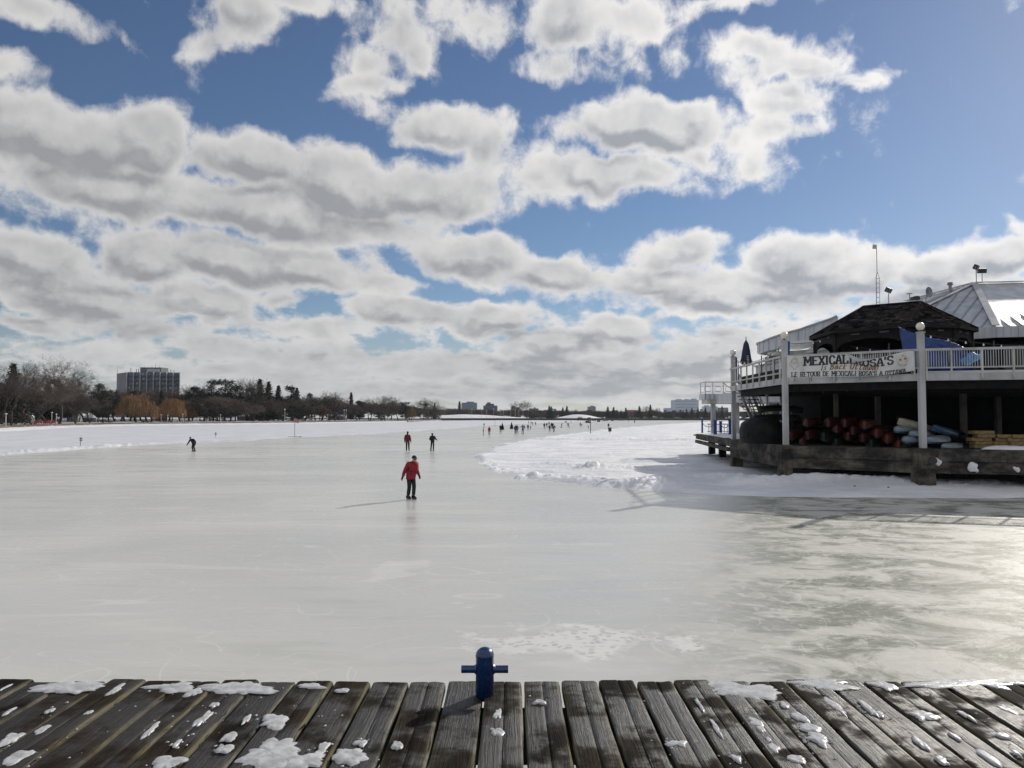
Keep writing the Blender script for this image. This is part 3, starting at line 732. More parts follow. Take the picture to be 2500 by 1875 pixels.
for i, (w, z) in enumerate(((.10, 1.93), (.13, 1.82), (.15, 1.71), (.13, 1.60))):
    mb.box((.01, -.275 - .02 * i + .02, z), (w, .012, .045)); mb.box((-.01 + w * .2, -.277 - .02 * i + .02, z + .03), (w * .5, .012, .02))
mb.build('lettering', M['white_dirty'], cn)

# ---- gazebo with the shingled roof
gaz = empty('gazebo', (22, 46, ZU), label='dark eight-sided gazebo with shingled roof and arched openings on the terrace', cat='gazebo')
EV = [Vector(p) for p in ((18.5, 48.2), (18.3, 44.5), (21.0, 41.0), (24.0, 41.6), (26.1, 43.4), (26.6, 47.2), (24.4, 50.6), (20.7, 50.8))]
RL, RR = Vector((22.0, 48.4, 10.2)), Vector((24.35, 46.1, 10.15))
ze = 8.25
E3 = [V3(p, ze) for p in EV]
mb = MB(); vs = E3 + [RL, RR]
mb.add(vs, [(0, 1, 8), (1, 2, 9, 8), (2, 3, 9), (3, 4, 9), (4, 5, 9), (5, 6, 8, 9), (6, 7, 8), (7, 0, 8)]); mb.build('roof', M['shingle'], gaz)
mb = MB(); mb.add([v - Vector((0, 0, .10)) for v in vs[:8]], [tuple(range(8))]); mb.build('ceiling', M['dark_wood'], gaz)
mb = MB()
for k in range(8): mb.bar(E3[k] - Vector((0, 0, .10)), E3[(k + 1) % 8] - Vector((0, 0, .10)), .06, .17)
mb.build('eave_board', M['dark_wood'], gaz)
mb = MB()
for k, e in ((1, RL), (2, RR), (0, RL), (4, RR), (3, RR)): mb.bar(E3[k] + Vector((0, 0, .03)), e + Vector((0, 0, .03)), .16, .05)
mb.bar(RL + Vector((0, 0, .03)), RR + Vector((0, 0, .03)), .16, .05)
mb.build('hip_cap', M['shingle'], gaz)
cen = Vector((22.4, 46.2))
IN = [cen + (p - cen) * .93 for p in EV]
for p in IN:
    mb = MB(); mb.box((p.x, p.y, (ZU + 8.12) / 2), (.20, .20, 8.12 - ZU), rz=math.atan2(p.y - cen.y, p.x - cen.x)); mb.build('post', M['dark_wood'], gaz)
mb = MB(); ml = MB()
for k in range(8):
    p, q = IN[k], IN[(k + 1) % 8]; n_ = 14
    o_ = (q - p).normalized(); pr = Vector((o_.y, -o_.x)) * .03
    top, bot = [], []
    for i in range(n_ + 1):
        t = i / n_; c = lerp(p, q, t); zb = 7.05 + .62 * math.sqrt(max(0, 1 - (2 * t - 1) ** 2))
        top.append(c); bot.append(zb)
    for sgn in (1, -1):
        vv = [V3(c + pr * sgn, 8.14) for c in top] + [V3(c + pr * sgn, z) for c, z in zip(top, bot)]
        mb.add(vv, [(i, i + 1, n_ + 2 + i, n_ + 1 + i) for i in range(n_)])
    vv = [V3(c + pr, z) for c, z in zip(top, bot)] + [V3(c - pr, z) for c, z in zip(top, bot)]
    mb.add(vv, [(i, i + 1, n_ + 2 + i, n_ + 1 + i) for i in range(n_)])
    ow = nrm(p, q) * (1 if nrm(p, q).dot(((p + q) / 2 - cen)) > 0 else -1)
    for t in (.3, .7):
        c = lerp(p, q, t) + ow * .05; ml.box((c.x, c.y, 7.95), (.5 if (q - p).length > 3.6 else .35, .03, .07), rz=math.atan2(o_.y, o_.x))
mb.build('arch_panel', M['dark_wood'], gaz)
ml.build('vent_slot', M['beige_paint'], gaz)  # beige boards stand in for bright sky showing through the eave slots
mb = MB(); mb.bar(V3(IN[5], 6.1), V3(IN[6], 6.1), .06, 1.5); mb.build('back_panel', M['dark_wood'], gaz)
rebase(gaz)

# patio chairs and tables piled in the gazebo
def patio_chair(loc, rz, tip, lab):
    o = empty('patio_chair', loc, rz, lab, 'chair', 'patio chairs stored in the gazebo')
    o.rotation_euler = (tip, 0, rz)
    mb = MB(); mb.box((0, 0, .44), (.46, .44, .04)); mb.build('seat', M['black_metal'], o)
    mb = MB(); mb.box((0, .21, .70), (.44, .03, .46), rx=-.15); mb.build('backrest', M['black_metal'], o)
    for sx in (-1, 1):
        for sy in (-1, 1):
            mb = MB(); mb.tube([(sx * .2, sy * .19, .43), (sx * .23, sy * .22, 0)], .017, 6); mb.build('leg', M['black_metal'], o)
for i, (x, y, z, rz, tip, lab) in enumerate(((19.3, 45.2, 6.75, .4, 2.9, 'upturned black patio chair under the left arch of the gazebo'), (21.3, 45.0, 6.62, 1.3, 3.0, 'upturned black patio chair under the middle arch of the gazebo, left one'), (22.2, 44.2, 6.62, .2, 2.9, 'upturned black patio chair under the middle arch of the gazebo, right one'), (23.4, 44.6, 6.62, 2.0, 3.0, 'upturned black patio chair beside the blue tarp'))):
    patio_chair((x, y, z + .45), rz, tip, lab)
for i, (x, y, lab) in enumerate(((19.3, 45.2, 'round black patio table under the left arch of the gazebo'), (21.8, 44.7, 'round black patio table under the middle arch of the gazebo'), (23.7, 44.5, 'round black patio table behind the blue tarp'))):
    o = empty('patio_table', (x, y, ZU), label=lab, cat='table', group='patio tables stored in the gazebo')
    mb = MB(); mb.lathe((0, 0, .70), [(.62, 0), (.64, .02), (.62, .05)], 20); mb.build('tabletop', M['black_metal'], o)
    mb = MB(); mb.lathe((0, 0, 0), [(.3, 0), (.28, .04), (.05, .08), (.05, .70)], 12); mb.build('pedestal', M['black_metal'], o)
    if i < 2:
        mb = MB(); mb.lathe((0, 0, 0), [(.3, .75), (.28, .79), (.05, .83), (.05, 1.1)], 12); mb.build('upturned_base', M['black_metal'], o)

# ---- blue tarp hung from the gazebo
def tarp_pt(X, Y, D): return dp(X, Y, D)
vs, fs = [], []
cols_, rows_ = 26, 18
for j in range(rows_ + 1):
    for i in range(cols_ + 1):
        a, b_ = i / cols_, j / rows_
        # upper edge falls from the eave towards the right; lower edge sits on the terrace floor
        Xt, Yt = (2194 + a * 165), (797 + 50 * a ** .8 + 12 * a * math.sin(a * 7) * .4)
        Xb, Yb = (2212 + a * 168), 906
        X = Xt + (Xb - Xt) * b_; Y = Yt + (Yb - Yt) * b_
        D = 38.3 - 1.3 * a + .9 * (1 - b_) * (1 - a) + .16 * mnoise.noise(Vector((a * 6, b_ * 3, 1))) + .10 * mnoise.noise(Vector((a * 16, b_ * 9, 4)))
        vs.append(tuple(tarp_pt(X, Y, D)))
for j in range(rows_):
    for i in range(cols_): k = j * (cols_ + 1) + i; fs.append((k, k + 1, k + cols_ + 2, k + cols_ + 1))
ox, oy, oz = vs[0]; vs = [(x - ox, y - oy, z - oz) for x, y, z in vs]
o = link_mesh('tarp', vs, fs, M['tarp_blue'], smooth=True); o.location = (ox, oy, oz)
sm = o.modifiers.new('thickness', 'SOLIDIFY'); sm.thickness = .012
tag(o, 'bright blue tarp draped from the gazebo down behind the railing', 'tarp')
p = dp(2372, 876, 36.0)
o = snow_blob('tarp_bundle', p, .42, .25, .2, .25, 'small crumpled light blue tarp at the foot of the big blue tarp', 'tarp', 5.1, mat('pale_blue_tarp', (.10, .33, .62), (.05, .2, .45), .4, 5)); o.rotation_euler = (R(70), 0, 0)

# ---- banner
bn = nrm(B_, C_); bo = B_ + bn * .29; bdir = (C_ - B_).normalized(); bo3 = V3(bo, 0)
def ban(X, Y, out=0.0):
    d_ = ray(X, Y); o3 = Vector((0, 0, CAMZ)); n3 = V3(bn, 0)
    t = (bo3 + n3 * out - o3).dot(n3) / d_.dot(n3)
    return o3 + d_ * t
def interp(tab, x):
    if x <= tab[0][0]: return tab[0][1]
    for (x0, y0), (x1, y1) in zip(tab[:-1], tab[1:]):
        if x <= x1:
            t = (x - x0) / (x1 - x0); return y0 + (y1 - y0) * t
    return tab[-1][1]
BT = [(1922, 868.5), (1960, 868.5), (2000, 868), (2040, 866), (2066, 864.5), (2075, 866), (2086, 871), (2097, 875.5), (2120, 876.5), (2145, 874), (2172, 867), (2200, 860), (2222, 856.5), (2230, 857)]
BBo = [(1922, 921.5), (1960, 921), (2010, 920.5), (2060, 919.5), (2103, 919), (2140, 917.5), (2170, 914.5), (2200, 910), (2230, 904.5)]
def bwave(X, Y): return .03 * math.sin(X * .06) + .02 * math.sin(X * .17 + Y * .1)
banner = empty('banner', ban(2075, 895), label='torn white vinyl banner reading MEXICALI ROSA\'S on the terrace railing', cat='banner')
ro = banner.location.copy()
vs, fs = [], []
nX, nY = 90, 10
for j in range(nY + 1):
    for i in range(nX + 1):
        X = 1922 + 308 * i / nX; yt, yb = interp(BT, X), interp(BBo, X); Y = yt + (yb - yt) * j / nY
        X2 = X + (4.0 * (Y - yt) / (yb - yt) if X > 2190 else 0) * ((X - 2190) / 40 if X > 2190 else 0)
        vs.append(tuple(ban(X2, Y, bwave(X, Y)) - ro))
for j in range(nY):
    for i in range(nX): k = j * (nX + 1) + i; fs.append((k, k + nX + 1, k + nX + 2, k + 1))
link_mesh('sheet', vs, fs, mat('vinyl', (.66, .67, .66), (.54, .55, .55), .45, .9), banner, True)
# folded-over strip where the top edge has come loose
mb = MB(); fold = [(2066, 864.5, 2070, 868), (2076, 866, 2074, 872), (2088, 871.5, 2083, 879), (2100, 876, 2094, 883.5), (2118, 877, 2112, 881), (2132, 875.8, 2130, 878)]
vv = []
for (x0, y0, x1, y1) in fold: vv += [ban(x0, y0, .05) - ro, ban(x1, y1, .09) - ro]
mb.add(vv, [(2 * i, 2 * i + 1, 2 * i + 3, 2 * i + 2) for i in range(len(fold) - 1)]); mb.build('folded_strip', M['white_paint'], banner)
# lettering: slab-serif strokes drawn in pixels of the survey, laid on the sheet
GL = {  # strokes on a 0..1 x 0..1 cell (y up): polylines
 'M': ([[(0.06, 0), (0.06, 1), (.5, .35), (.94, 1), (.94, 0)]], [(0.06, 0), (.94, 0), (.06, 1), (.94, 1)]), 'E': ([[(.9, 0), (.15, 0), (.15, 1), (.9, 1)], [(.15, .52), (.7, .52)]], [(.15, 0), (.15, 1)]),
 'X': ([[(.05, 0), (.95, 1)], [(.05, 1), (.95, 0)]], [(.07, 0), (.93, 0), (.07, 1), (.93, 1)]), 'I': ([[(.5, 0), (.5, 1)]], [(.5, 0), (.5, 1)]),
 'C': ([[(.92, .78), (.72, .98), (.3, .98), (.1, .75), (.1, .25), (.3, .02), (.72, .02), (.92, .22)]], []), 'A': ([[(.04, 0), (.42, 1), (.58, 1), (.96, 0)], [(.22, .34), (.78, .34)]], [(.06, 0), (.94, 0)]),
 'L': ([[(.18, 1), (.18, 0), (.92, 0), (.92, .25)]], [(.18, 1), (.18, 0)]), 'R': ([[(.14, 0), (.14, 1), (.65, 1), (.86, .84), (.86, .64), (.65, .48), (.14, .48)], [(.5, .48), (.92, 0)]], [(.14, 0), (.14, 1), (.9, 0)]),
 'O': ([[(.3, .02), (.08, .28), (.08, .72), (.3, .98), (.7, .98), (.92, .72), (.92, .28), (.7, .02), (.3, .02)]], []), 'S': ([[(.9, .8), (.7, .98), (.3, .98), (.1, .8), (.1, .66), (.3, .54), (.7, .46), (.9, .34), (.9, .2), (.7, .02), (.3, .02), (.1, .2)]], []),
 'T': ([[(.5, 0), (.5, 1)], [(.05, .82), (.05, 1), (.95, 1), (.95, .82)]], [(.5, 0)]), 'U': ([[(.1, 1), (.1, .25), (.3, .02), (.7, .02), (.9, .25), (.9, 1)]], [(.1, 1), (.9, 1)]),
 'D': ([[(.14, 0), (.14, 1), (.62, 1), (.9, .72), (.9, .28), (.62, 0), (.14, 0)]], [(.14, 0), (.14, 1)]), 'W': ([[(.04, 1), (.28, 0), (.5, .8), (.72, 0), (.96, 1)]], [(.05, 1), (.95, 1)]),
 "'": ([[(.5, 1), (.5, .72)]], []), 'k': ([[(.1, 0), (.25, 1)], [(.75, .6), (.17, .3), (.7, 0)]], []), 'B': ([[(.08, 0), (.25, 1), (.75, .98), (.8, .7), (.2, .52), (.78, .45), (.72, .05), (.08, 0)]], []),
 'a': ([[(.8, .5), (.45, .6), (.12, .3), (.25, .03), (.6, .15), (.8, .6), (.8, .05), (1, .1)]], []), 'c': ([[(.8, .5), (.5, .6), (.15, .3), (.3, .02), (.8, .1)]], []), 's': ([[(.1, .05), (.6, .05), (.7, .2), (.3, .4), (.6, .62)]], []),
 't': ([[(.6, 1), (.35, .15), (.5, 0), (.9, .1)], [(.2, .65), (.9, .65)]], []), 'w': ([[(.1, .6), (.2, .05), (.5, .1), (.55, .55), (.65, .05), (.9, .2), (1, .62)]], []), '!': ([[(.7, 1), (.5, .32)], [(.44, .1), (.42, .0)]], []),
}
def letters(txt, x0, x1, top, bot, wt, slab, name, m_, slant=0.0, gaps=.18):
    """top / bot: tables of survey heights along the banner"""
    mb = MB(); wd = {'I': .5, "'": .35, ' ': .6, 'M': 1.25, 'W': 1.25, '!': .5, 'w': 1.2}
    tot = sum(wd.get(c, 1) + gaps for c in txt) - gaps; s_ = (x1 - x0) / tot; x = x0
    def P(cx, cw, u, v, out):
        X = cx + u * cw; yt, yb = interp(top, X), interp(bot, X); Y = yb + (yt - yb) * v; X += slant * (yb - Y)
        Yc = max(Y, interp(BT, X) + .8)
        return ban(X, Yc, bwave(X, Yc) + out) - ro
    for c in txt:
        w_ = wd.get(c, 1) * s_
        if c in GL:
            for pl_ in GL[c][0]:
                for (u0, v0), (u1, v1) in zip(pl_[:-1], pl_[1:]):
                    hh = interp(bot, x + w_ / 2) - interp(top, x + w_ / 2)
                    dx_, dy_ = (u1 - u0) * w_, (v1 - v0) * hh; L = math.hypot(dx_, dy_) or 1
                    nx_, ny_ = -dy_ / L * wt / 2, dx_ / L * wt / 2; ex, ey = dx_ / L * wt * .3, dy_ / L * wt * .3
                    if abs(dy_) < abs(dx_): nx_ *= .62; ny_ *= .62
                    N_ = 3
                    ring = []
                    for i in range(N_ + 1):
                        t = i / N_; ux, vy = (u0 + (u1 - u0) * t) * w_, (v0 + (v1 - v0) * t) * hh
                        sx_ = -ex if i == 0 else ex if i == N_ else 0; sy_ = -ey if i == 0 else ey if i == N_ else 0
                        for sg in (1, -1): ring.append(P(x, 1.0, ux + sx_ + nx_ * sg, (vy + sy_ + ny_ * sg) / hh, .012))
                    mb.add(ring, [(2 * i, 2 * i + 1, 2 * i + 3, 2 * i + 2) for i in range(N_)])
            if slab:
                for (u, v) in GL[c][1]:
                    hh = interp(bot, x + w_ / 2) - interp(top, x + w_ / 2); a = min(.33 * s_, .42 * w_); t_ = wt * .30 / hh
                    mb.add([P(x, 1, u * w_ - a, v - t_, .014), P(x, 1, u * w_ + a, v - t_, .014), P(x, 1, u * w_ + a, v + t_, .014), P(x, 1, u * w_ - a, v + t_, .014)], [(0, 1, 2, 3)])
        x += w_ + gaps * s_
    return mb.build(name, m_, banner)
INK = mat('banner_ink', (.012, .014, .022), (.03, .032, .04), .5, 3); GOLD = mat('banner_gold', (.26, .11, .03), (.18, .07, .02), .5, 3)
letters('MEXICALI', 1963.5, 2080, [(1963, 872.5), (2020, 869), (2080, 866.5)], [(1963, 892), (2020, 889), (2080, 886)], 5.0, True, 'lettering', INK)
letters("ROSA'S", 2089, 2181, [(2089, 873), (2100, 880), (2125, 878.5), (2150, 873), (2181, 868)], [(2089, 887), (2110, 893), (2130, 894.5), (2150, 893), (2181, 888.5)], 4.6, True, 'lettering', INK)
letters('Is Back Ottawa!', 2003, 2143, [(2003, 890), (2035, 887), (2080, 886), (2110, 889), (2146, 893)], [(2003, 904.5), (2035, 901.5), (2080, 901), (2110, 903), (2146, 904.5)], 2.5, False, 'lettering', GOLD, .28, .12)
letters("LE RETOUR DE MEXICALI ROSA'S A OTTAWA", 1932, 2211, [(1932, 909.5), (2016, 907), (2100, 906), (2150, 907), (2180, 904.5), (2211, 900)], [(1932, 920), (2016, 917.8), (2100, 917), (2150, 916), (2180, 914.5), (2211, 909)], 2.1, True, 'lettering', INK)
mb = MB()
def ln(pts, w, m_b=mb, out=.012):
    for (x0, y0), (x1, y1) in zip(pts[:-1], pts[1:]):
        L = math.hypot(x1 - x0, y1 - y0) or 1; nx_, ny_ = -(y1 - y0) / L * w / 2, (x1 - x0) / L * w / 2
        m_b.add([ban(x, y, bwave(x, y) + out) - ro for x, y in ((x0 + nx_, y0 + ny_), (x1 + nx_, y1 + ny_), (x1 - nx_, y1 - ny_), (x0 - nx_, y0 - ny_))], [(0, 1, 2, 3)])
ln([(1940, 903), (1929, 891), (1928, 886), (1932, 884), (1939, 888), (1946, 884), (1950, 887), (1949, 892), (1940, 903)], 1.3)
ln([(1933, 884), (1931, 878), (1935, 880), (1938, 872), (1941, 879), (1945, 874), (1947, 881), (1945, 885)], 1.1)
for k in range(7):
    a = -1.1 + k * .36; ln([(1953 + 3 * math.cos(a), 894 + 9 * math.sin(a)), (1960 + 4 * math.cos(a), 896 + 14 * math.sin(a))], .6)
mb.build('heart_emblem', mat('banner_tan', (.42, .30, .18), (.5, .4, .28), .5, 3), banner)
mb = MB()
def disc(cx, cy, rx, ry, out, mbx):
    n = 18; mbx.add([ban(cx + rx * math.cos(2 * math.pi * i / n), cy + ry * math.sin(2 * math.pi * i / n), bwave(cx, cy) + out) - ro for i in range(n)], [tuple(range(n))])
disc(2204, 878, 12, 10.5, .035, mb); disc(2205, 888, 8, 5.5, .036, mb)
sk = mb.build('skull_emblem', mat('banner_cream', (.60, .57, .52), (.5, .46, .42), .5, 3), banner)
mb = MB()
for dx_ in (-6, 6): disc(2204 + dx_, 877 - dx_ * .25, 3.1, 2.6, .045, mb)
for k in range(7): disc(2195 + k * 3, 890 + (k % 2) * 1.2, 1.0, 1.0, .046, mb)
disc(2204, 867.5, 1.6, 1.3, .046, mb)
mb.build('skull_mark', mat('banner_rust', (.33, .12, .07), (.25, .09, .05), .5, 3), sk)
mb = MB()
for X in (1940, 1981, 2039, 2101, 2166, 2226):
    y = interp(BBo, X); a, b_ = ban(X, y - 1, .03) - ro, ban(X + .5, y + 9, .0) - ro; mb.tube([a, b_, b_ + Vector((-.06, 0, .05))], .022, 6)
mb.build('tie_hook', M['grey_metal'], banner)

# ---- restaurant building behind the terrace
res = empty('restaurant_building', (32, 60, 0), label='white restaurant with seamed metal hip roof and curved ribbed parapet behind the gazebo', cat='building')
EVR = [Vector(p) for p in ((25.0, 66), (25.0, 55.0), (30.6, 49.0), (44, 45.8), (52, 50), (52, 66))]
zE, zA = 9.0, 13.1
AP = [Vector((34.1, 57, zA)), Vector((33.6, 66, zA)), Vector((46, 55.5, zA)), Vector((46, 66, zA))]
e3 = [V3(p, zE) for p in EVR]
faces = [(e3[0], e3[1], AP[0], AP[1]), (e3[1], e3[2], AP[0]), (e3[2], e3[3], AP[2], AP[0]), (e3[3], e3[4], AP[2]), (e3[4], e3[5], AP[3], AP[2]), (AP[0], AP[2], AP[3], AP[1])]
mb = MB()
for f in faces: mb.add(f, [tuple(range(len(f)))])
mb.build('metal_roof', M['metal_roof'], res)
# standing seams run up the slope
mb = MB()
def clip_seam(poly, p0, d):
    """segment of the line p0 + t d (in plan) inside a convex plan polygon"""
    t0, t1 = -1e9, 1e9; n = len(poly); ar = sum(poly[i].x * poly[(i + 1) % n].y - poly[(i + 1) % n].x * poly[i].y for i in range(n))
    for i in range(n):
        a, b_ = poly[i], poly[(i + 1) % n]; nx_, ny_ = (b_.y - a.y), -(b_.x - a.x)
        if ar < 0: nx_, ny_ = -nx_, -ny_
        num = nx_ * (a.x - p0.x) + ny_ * (a.y - p0.y); den = nx_ * d.x + ny_ * d.y
        if abs(den) < 1e-9:
            if num < 0: return None
            continue
        t = num / den
        if den > 0: t1 = min(t1, t)
        else: t0 = max(t0, t)
    return (t0, t1) if t1 - t0 > .3 else None
for f in faces[:5]:
    a, b_ = f[0], f[1]; d = (b_ - a); L = d.length; d.normalize()
    nn = (b_ - a).cross(f[2] - a).normalized()
    if nn.z < 0: nn = -nn
    up = nn.cross(d); up = up if up.z > 0 else -up
    up2 = Vector((up.x, up.y))
    k = int(L / .75)
    for i in range(1, k):
        p0 = a + d * (i * L / k)
        cs = clip_seam([Vector((v.x, v.y)) for v in f], Vector((p0.x, p0.y)), up2)
        if cs: mb.bar(p0 + up * max(cs[0], .02) + nn * .035, p0 + up * (cs[1] - .03) + nn * .035, .09, .05)
mb.build('roof_seam', M['seam'], res)
mb = MB()
for a, b_ in ((e3[2], AP[0]), (e3[1], AP[0]), (e3[3], AP[2]), (AP[0], AP[2]), (AP[0], AP[1])): mb.bar(a + Vector((0, 0, .09)), b_ + Vector((0, 0, .09)), .42, .07)
mb.build('ridge_cap', M['metal_roof'], res)
mb = MB(); mr = MB()
for i in range(5):
    p, q = EVR[i], EVR[(i + 1)]; mb.bar(V3(p, 8.66), V3(q, 8.66), .10, .70)
    L = (q - p).length; d = (q - p).normalized(); n_ = Vector((d.y, -d.x)); n_ = n_ if n_.dot((p + q) / 2 - Vector((38, 58))) > 0 else -n_
    for k in range(int(L / .42) + 1):
        c = p + d * (k * .42) + n_ * .07; mr.box((c.x, c.y, 8.66), (.035, .05, .68), rz=math.atan2(d.y, d.x))
mb.add(mr.v, mr.f); mb.build('roof_fascia', M['ribbed'], res)
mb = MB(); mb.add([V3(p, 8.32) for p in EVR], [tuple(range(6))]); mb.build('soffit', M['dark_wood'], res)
cR = Vector((38, 58))
WL = [cR + (p - cR) * .84 for p in EVR]
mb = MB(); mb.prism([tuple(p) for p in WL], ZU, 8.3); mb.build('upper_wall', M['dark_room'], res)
glass = mat('dark_glass', (.02, .03, .035), (.035, .045, .05), .08, .5)
mb = MB(); mf = MB()
for i in range(5):
    p, q = WL[i], WL[i + 1]; L = (q - p).length; d = (q - p).normalized(); n_ = Vector((d.y, -d.x)); n_ = n_ if n_.dot((p + q) / 2 - cR) > 0 else -n_
    k = max(1, int(L / 1.8))
    for j in range(k):
        a, b_ = p + d * (L * (j + .08) / k) + n_ * .05, p + d * (L * (j + .92) / k) + n_ * .05
        mb = MB(); mb.bar(V3(a, 7.0), V3(b_, 7.0), .04, 1.9); mb.build('window', glass, res)
mb = MB(); mb.prism([(21.2, 53.5), (46, 50.5), (46, 72), (24, 72), (21.2, 60)], -.05, 5.0); mb.build('ground_floor_wall', M['dark_room'], res)  # added to block light; near-black colour carries the shade of the undercroft
# curved wing with a rising parapet
def wall_curve(pts, zb, zt, thick, name, m_, ribs=None, sub=6):
    P = []
    n = len(pts)
    for i in range(n - 1):
        p0, p1, p2, p3 = (Vector(pts[max(i - 1, 0)]), Vector(pts[i]), Vector(pts[i + 1]), Vector(pts[min(i + 2, n - 1)]))
        for k in range(sub):
            t = k / sub
            q = .5 * ((2 * p1) + (-p0 + p2) * t + (2 * p0 - 5 * p1 + 4 * p2 - p3) * t * t + (-p0 + 3 * p1 - 3 * p2 + p3) * t ** 3)
            P.append((q, zb[i] + (zb[i + 1] - zb[i]) * t, zt[i] + (zt[i + 1] - zt[i]) * t))
    P.append((Vector(pts[-1]), zb[-1], zt[-1]))
    mb = MB(); vs = []
    for i, (q, a, b_) in enumerate(P):
        d = (P[min(i + 1, len(P) - 1)][0] - P[max(i - 1, 0)][0]).normalized(); n_ = Vector((-d.y, d.x)) * thick
        for r_ in (q, q + n_): vs += [(r_.x, r_.y, a), (r_.x, r_.y, b_)]
    fs = []
    for i in range(len(P) - 1):
        k = i * 4; l = k + 4
        fs += [(k, l, l + 1, k + 1), (k + 2, k + 3, l + 3, l + 2), (k + 1, l + 1, l + 3, k + 3), (k, k + 2, l + 2, l)]
    fs += [(0, 1, 3, 2), (len(vs) - 4, len(vs) - 2, len(vs) - 1, len(vs) - 3)]
    mb.add(vs, fs); acc = 0
    if ribs:
        for i in range(1, len(P)):
            seg = (P[i][0] - P[i - 1][0]); acc += seg.length
            if acc >= ribs:
                acc = 0; q, a, b_ = P[i]; d = seg.normalized(); n_ = Vector((d.y, -d.x)) * .03
                mb.box((q.x + n_.x, q.y + n_.y, (a + b_) / 2), (.04, .06, b_ - a - .04), rz=math.atan2(d.y, d.x))
        mb.build(name, m_, res)
        mb = MB()
        for i in range(len(P) - 1): mb.bar(V3(P[i][0], P[i][2] + .03), V3(P[i + 1][0], P[i + 1][2] + .03), .3, .09)
        mb.build('parapet_cap', M['white_paint'], res)
    else: mb.build(name, m_, res)
wall_curve([(22.4, 65.4), (21.0, 65.0), (20.15, 63.6), (20.15, 62.2), (20.9, 61.0), (22.3, 59.8), (24.35, 58.0)], [8.45, 8.45, 8.5, 8.5, 8.65, 8.8, 9.0], [9.2, 9.2, 9.25, 9.3, 9.65, 10.05, 10.85], .2, 'curved_parapet', M['ribbed'], .50, 9)
wall_curve([(22.6, 64.6), (21.4, 64.3), (20.8, 63.2), (20.85, 62.2), (21.5, 61.4), (22.8, 60.3), (24.8, 58.5)], [5.3] * 7, [8.5] * 7, .2, 'drum_wall', M['white_dirty'])
mb = MB()
for (x, y, a) in ((20.9, 63.9, 1.9), (20.7, 62.7, 1.6), (21.0, 61.85, .95), (21.9, 60.95, .75)): mb.box((x - .06, y - .06, 7.6), (.95, .08, 1.1), rz=-a + math.pi); mb.build('wing_window', glass, res); mb = MB()

# lower ribbed screen that climbs towards the gazebo, and the wing floor band under the terrace
wall_curve([(18.2, 58.0), (19.4, 56.9), (20.8, 55.6), (22.4, 54.2)], [6.2, 6.3, 6.4, 6.5], [7.0, 7.35, 7.75, 8.15], .12, 'ribbed_screen', M['ribbed'], .22, 18)
mb = MB(); mb.prism([(17.6, 62.5), (21.3, 60.3), (26, 57.5), (26, 68), (17.6, 68)], 4.45, 5.25); mb.build('wing_floor', M['ribbed'], res)
mb = MB(); mb.prism([(22.5, 59.4), (24.5, 58.4), (24.5, 66), (21.0, 66), (21, 61)], 9.0, 9.15); mb.build('wing_roof', M['metal_roof'], res)
mb = MB()
for x, y in ((18.2, 62.9), (20.4, 61.5), (22.6, 60.2)): mb.box((x, y, 3.1), (.26, .26, 2.7))
mb.build('wing_column', M['white_paint'], res)
rebase(res)

# roof-top equipment
def flood(p, pole, rz, tilt, lab):
    o = empty('floodlight', p, rz, lab, 'lamp', 'floodlights on the roof')
    mb = MB(); mb.tube([(0, 0, 0), (0, 0, pole)], .03, 8); mb.build('pole', M['grey_metal'], o)
    mb = MB(); mb.box((0, 0, pole + .22), (.56, .30, .34), rx=tilt); mb.build('lamp_head', M['black_metal'], o)
    mb = MB(); mb.tube([(-.3, 0, pole + .05), (-.3, 0, pole + .24), (.3, 0, pole + .24), (.3, 0, pole + .05), (-.3, 0, pole + .05)], .018, 5); mb.build('bracket', M['grey_metal'], o)
    return o
p = dp(2384, 693, 56.6); flood(p - Vector((0, 0, .05)), 1.05, .9, .5, 'left floodlight of the pair on the peak of the metal roof')
p = dp(2398, 690, 57.4); flood(p - Vector((0, 0, .05)), .72, -.2, .3, 'right floodlight of the pair on the peak of the metal roof')
p = dp(2170, 752, 55.0); flood(p, 1.05, .8, .5, 'single floodlight on a pole between the lattice mast and the mushroom vent')
p = dp(2143, 756, 56.0)
o = empty('lattice_mast', p, 0, 'tall slim lattice mast with a small square antenna above the gazebo roof', 'mast')
mb = MB(); hz_ = (756 - 677) / 1900 * 56.2
for sx, sy in ((-.12, -.07), (.12, -.07), (0, .14)): mb.tube([(sx, sy, 0), (sx, sy, hz_), (0, 0, hz_ + .42)], .018, 5)
for i in range(7):
    z = .2 + i * (hz_ - .2) / 6.2; mb.tube([(-.12, -.07, z), (.12, -.07, z), (0, .14, z), (-.12, -.07, z)], .012, 4)
mb.build('lattice', M['grey_metal'], o)
mb = MB(); mb.tube([(0, 0, hz_ + .3), (0, 0, (756 - 597) / 1900 * 56.2)], .024, 6); mb.build('pole', M['grey_metal'], o)
mb = MB(); mb.box((-.14, 0, (756 - 601) / 1900 * 56.2), (.28, .06, .30), ry=.12); mb.build('antenna_panel', M['white_dirty'], o)
p = dp(2221, 742, 55); o = empty('roof_vent', p, 0, 'thin mushroom-capped vent pipe left of the satellite dish', 'vent')
mb = MB(); mb.tube([(0, 0, 0), (0, 0, .72)], .03, 8); mb.build('pipe', M['grey_metal'], o)
mb = MB(); mb.lathe((0, 0, .70), [(.10, 0), (.22, .03), (.20, .07), (.05, .11)], 14); mb.build('cap', M['white_dirty'], o)
p = dp(2320, 712, 58); o = empty('roof_vent', p, 0, 'thick grey vent pipe on the slope of the metal roof', 'vent')
mb = MB(); mb.tube([(0, 0, -.15), (0, 0, .5)], .115, 12); mb.build('pipe', M['grey_metal'], o)
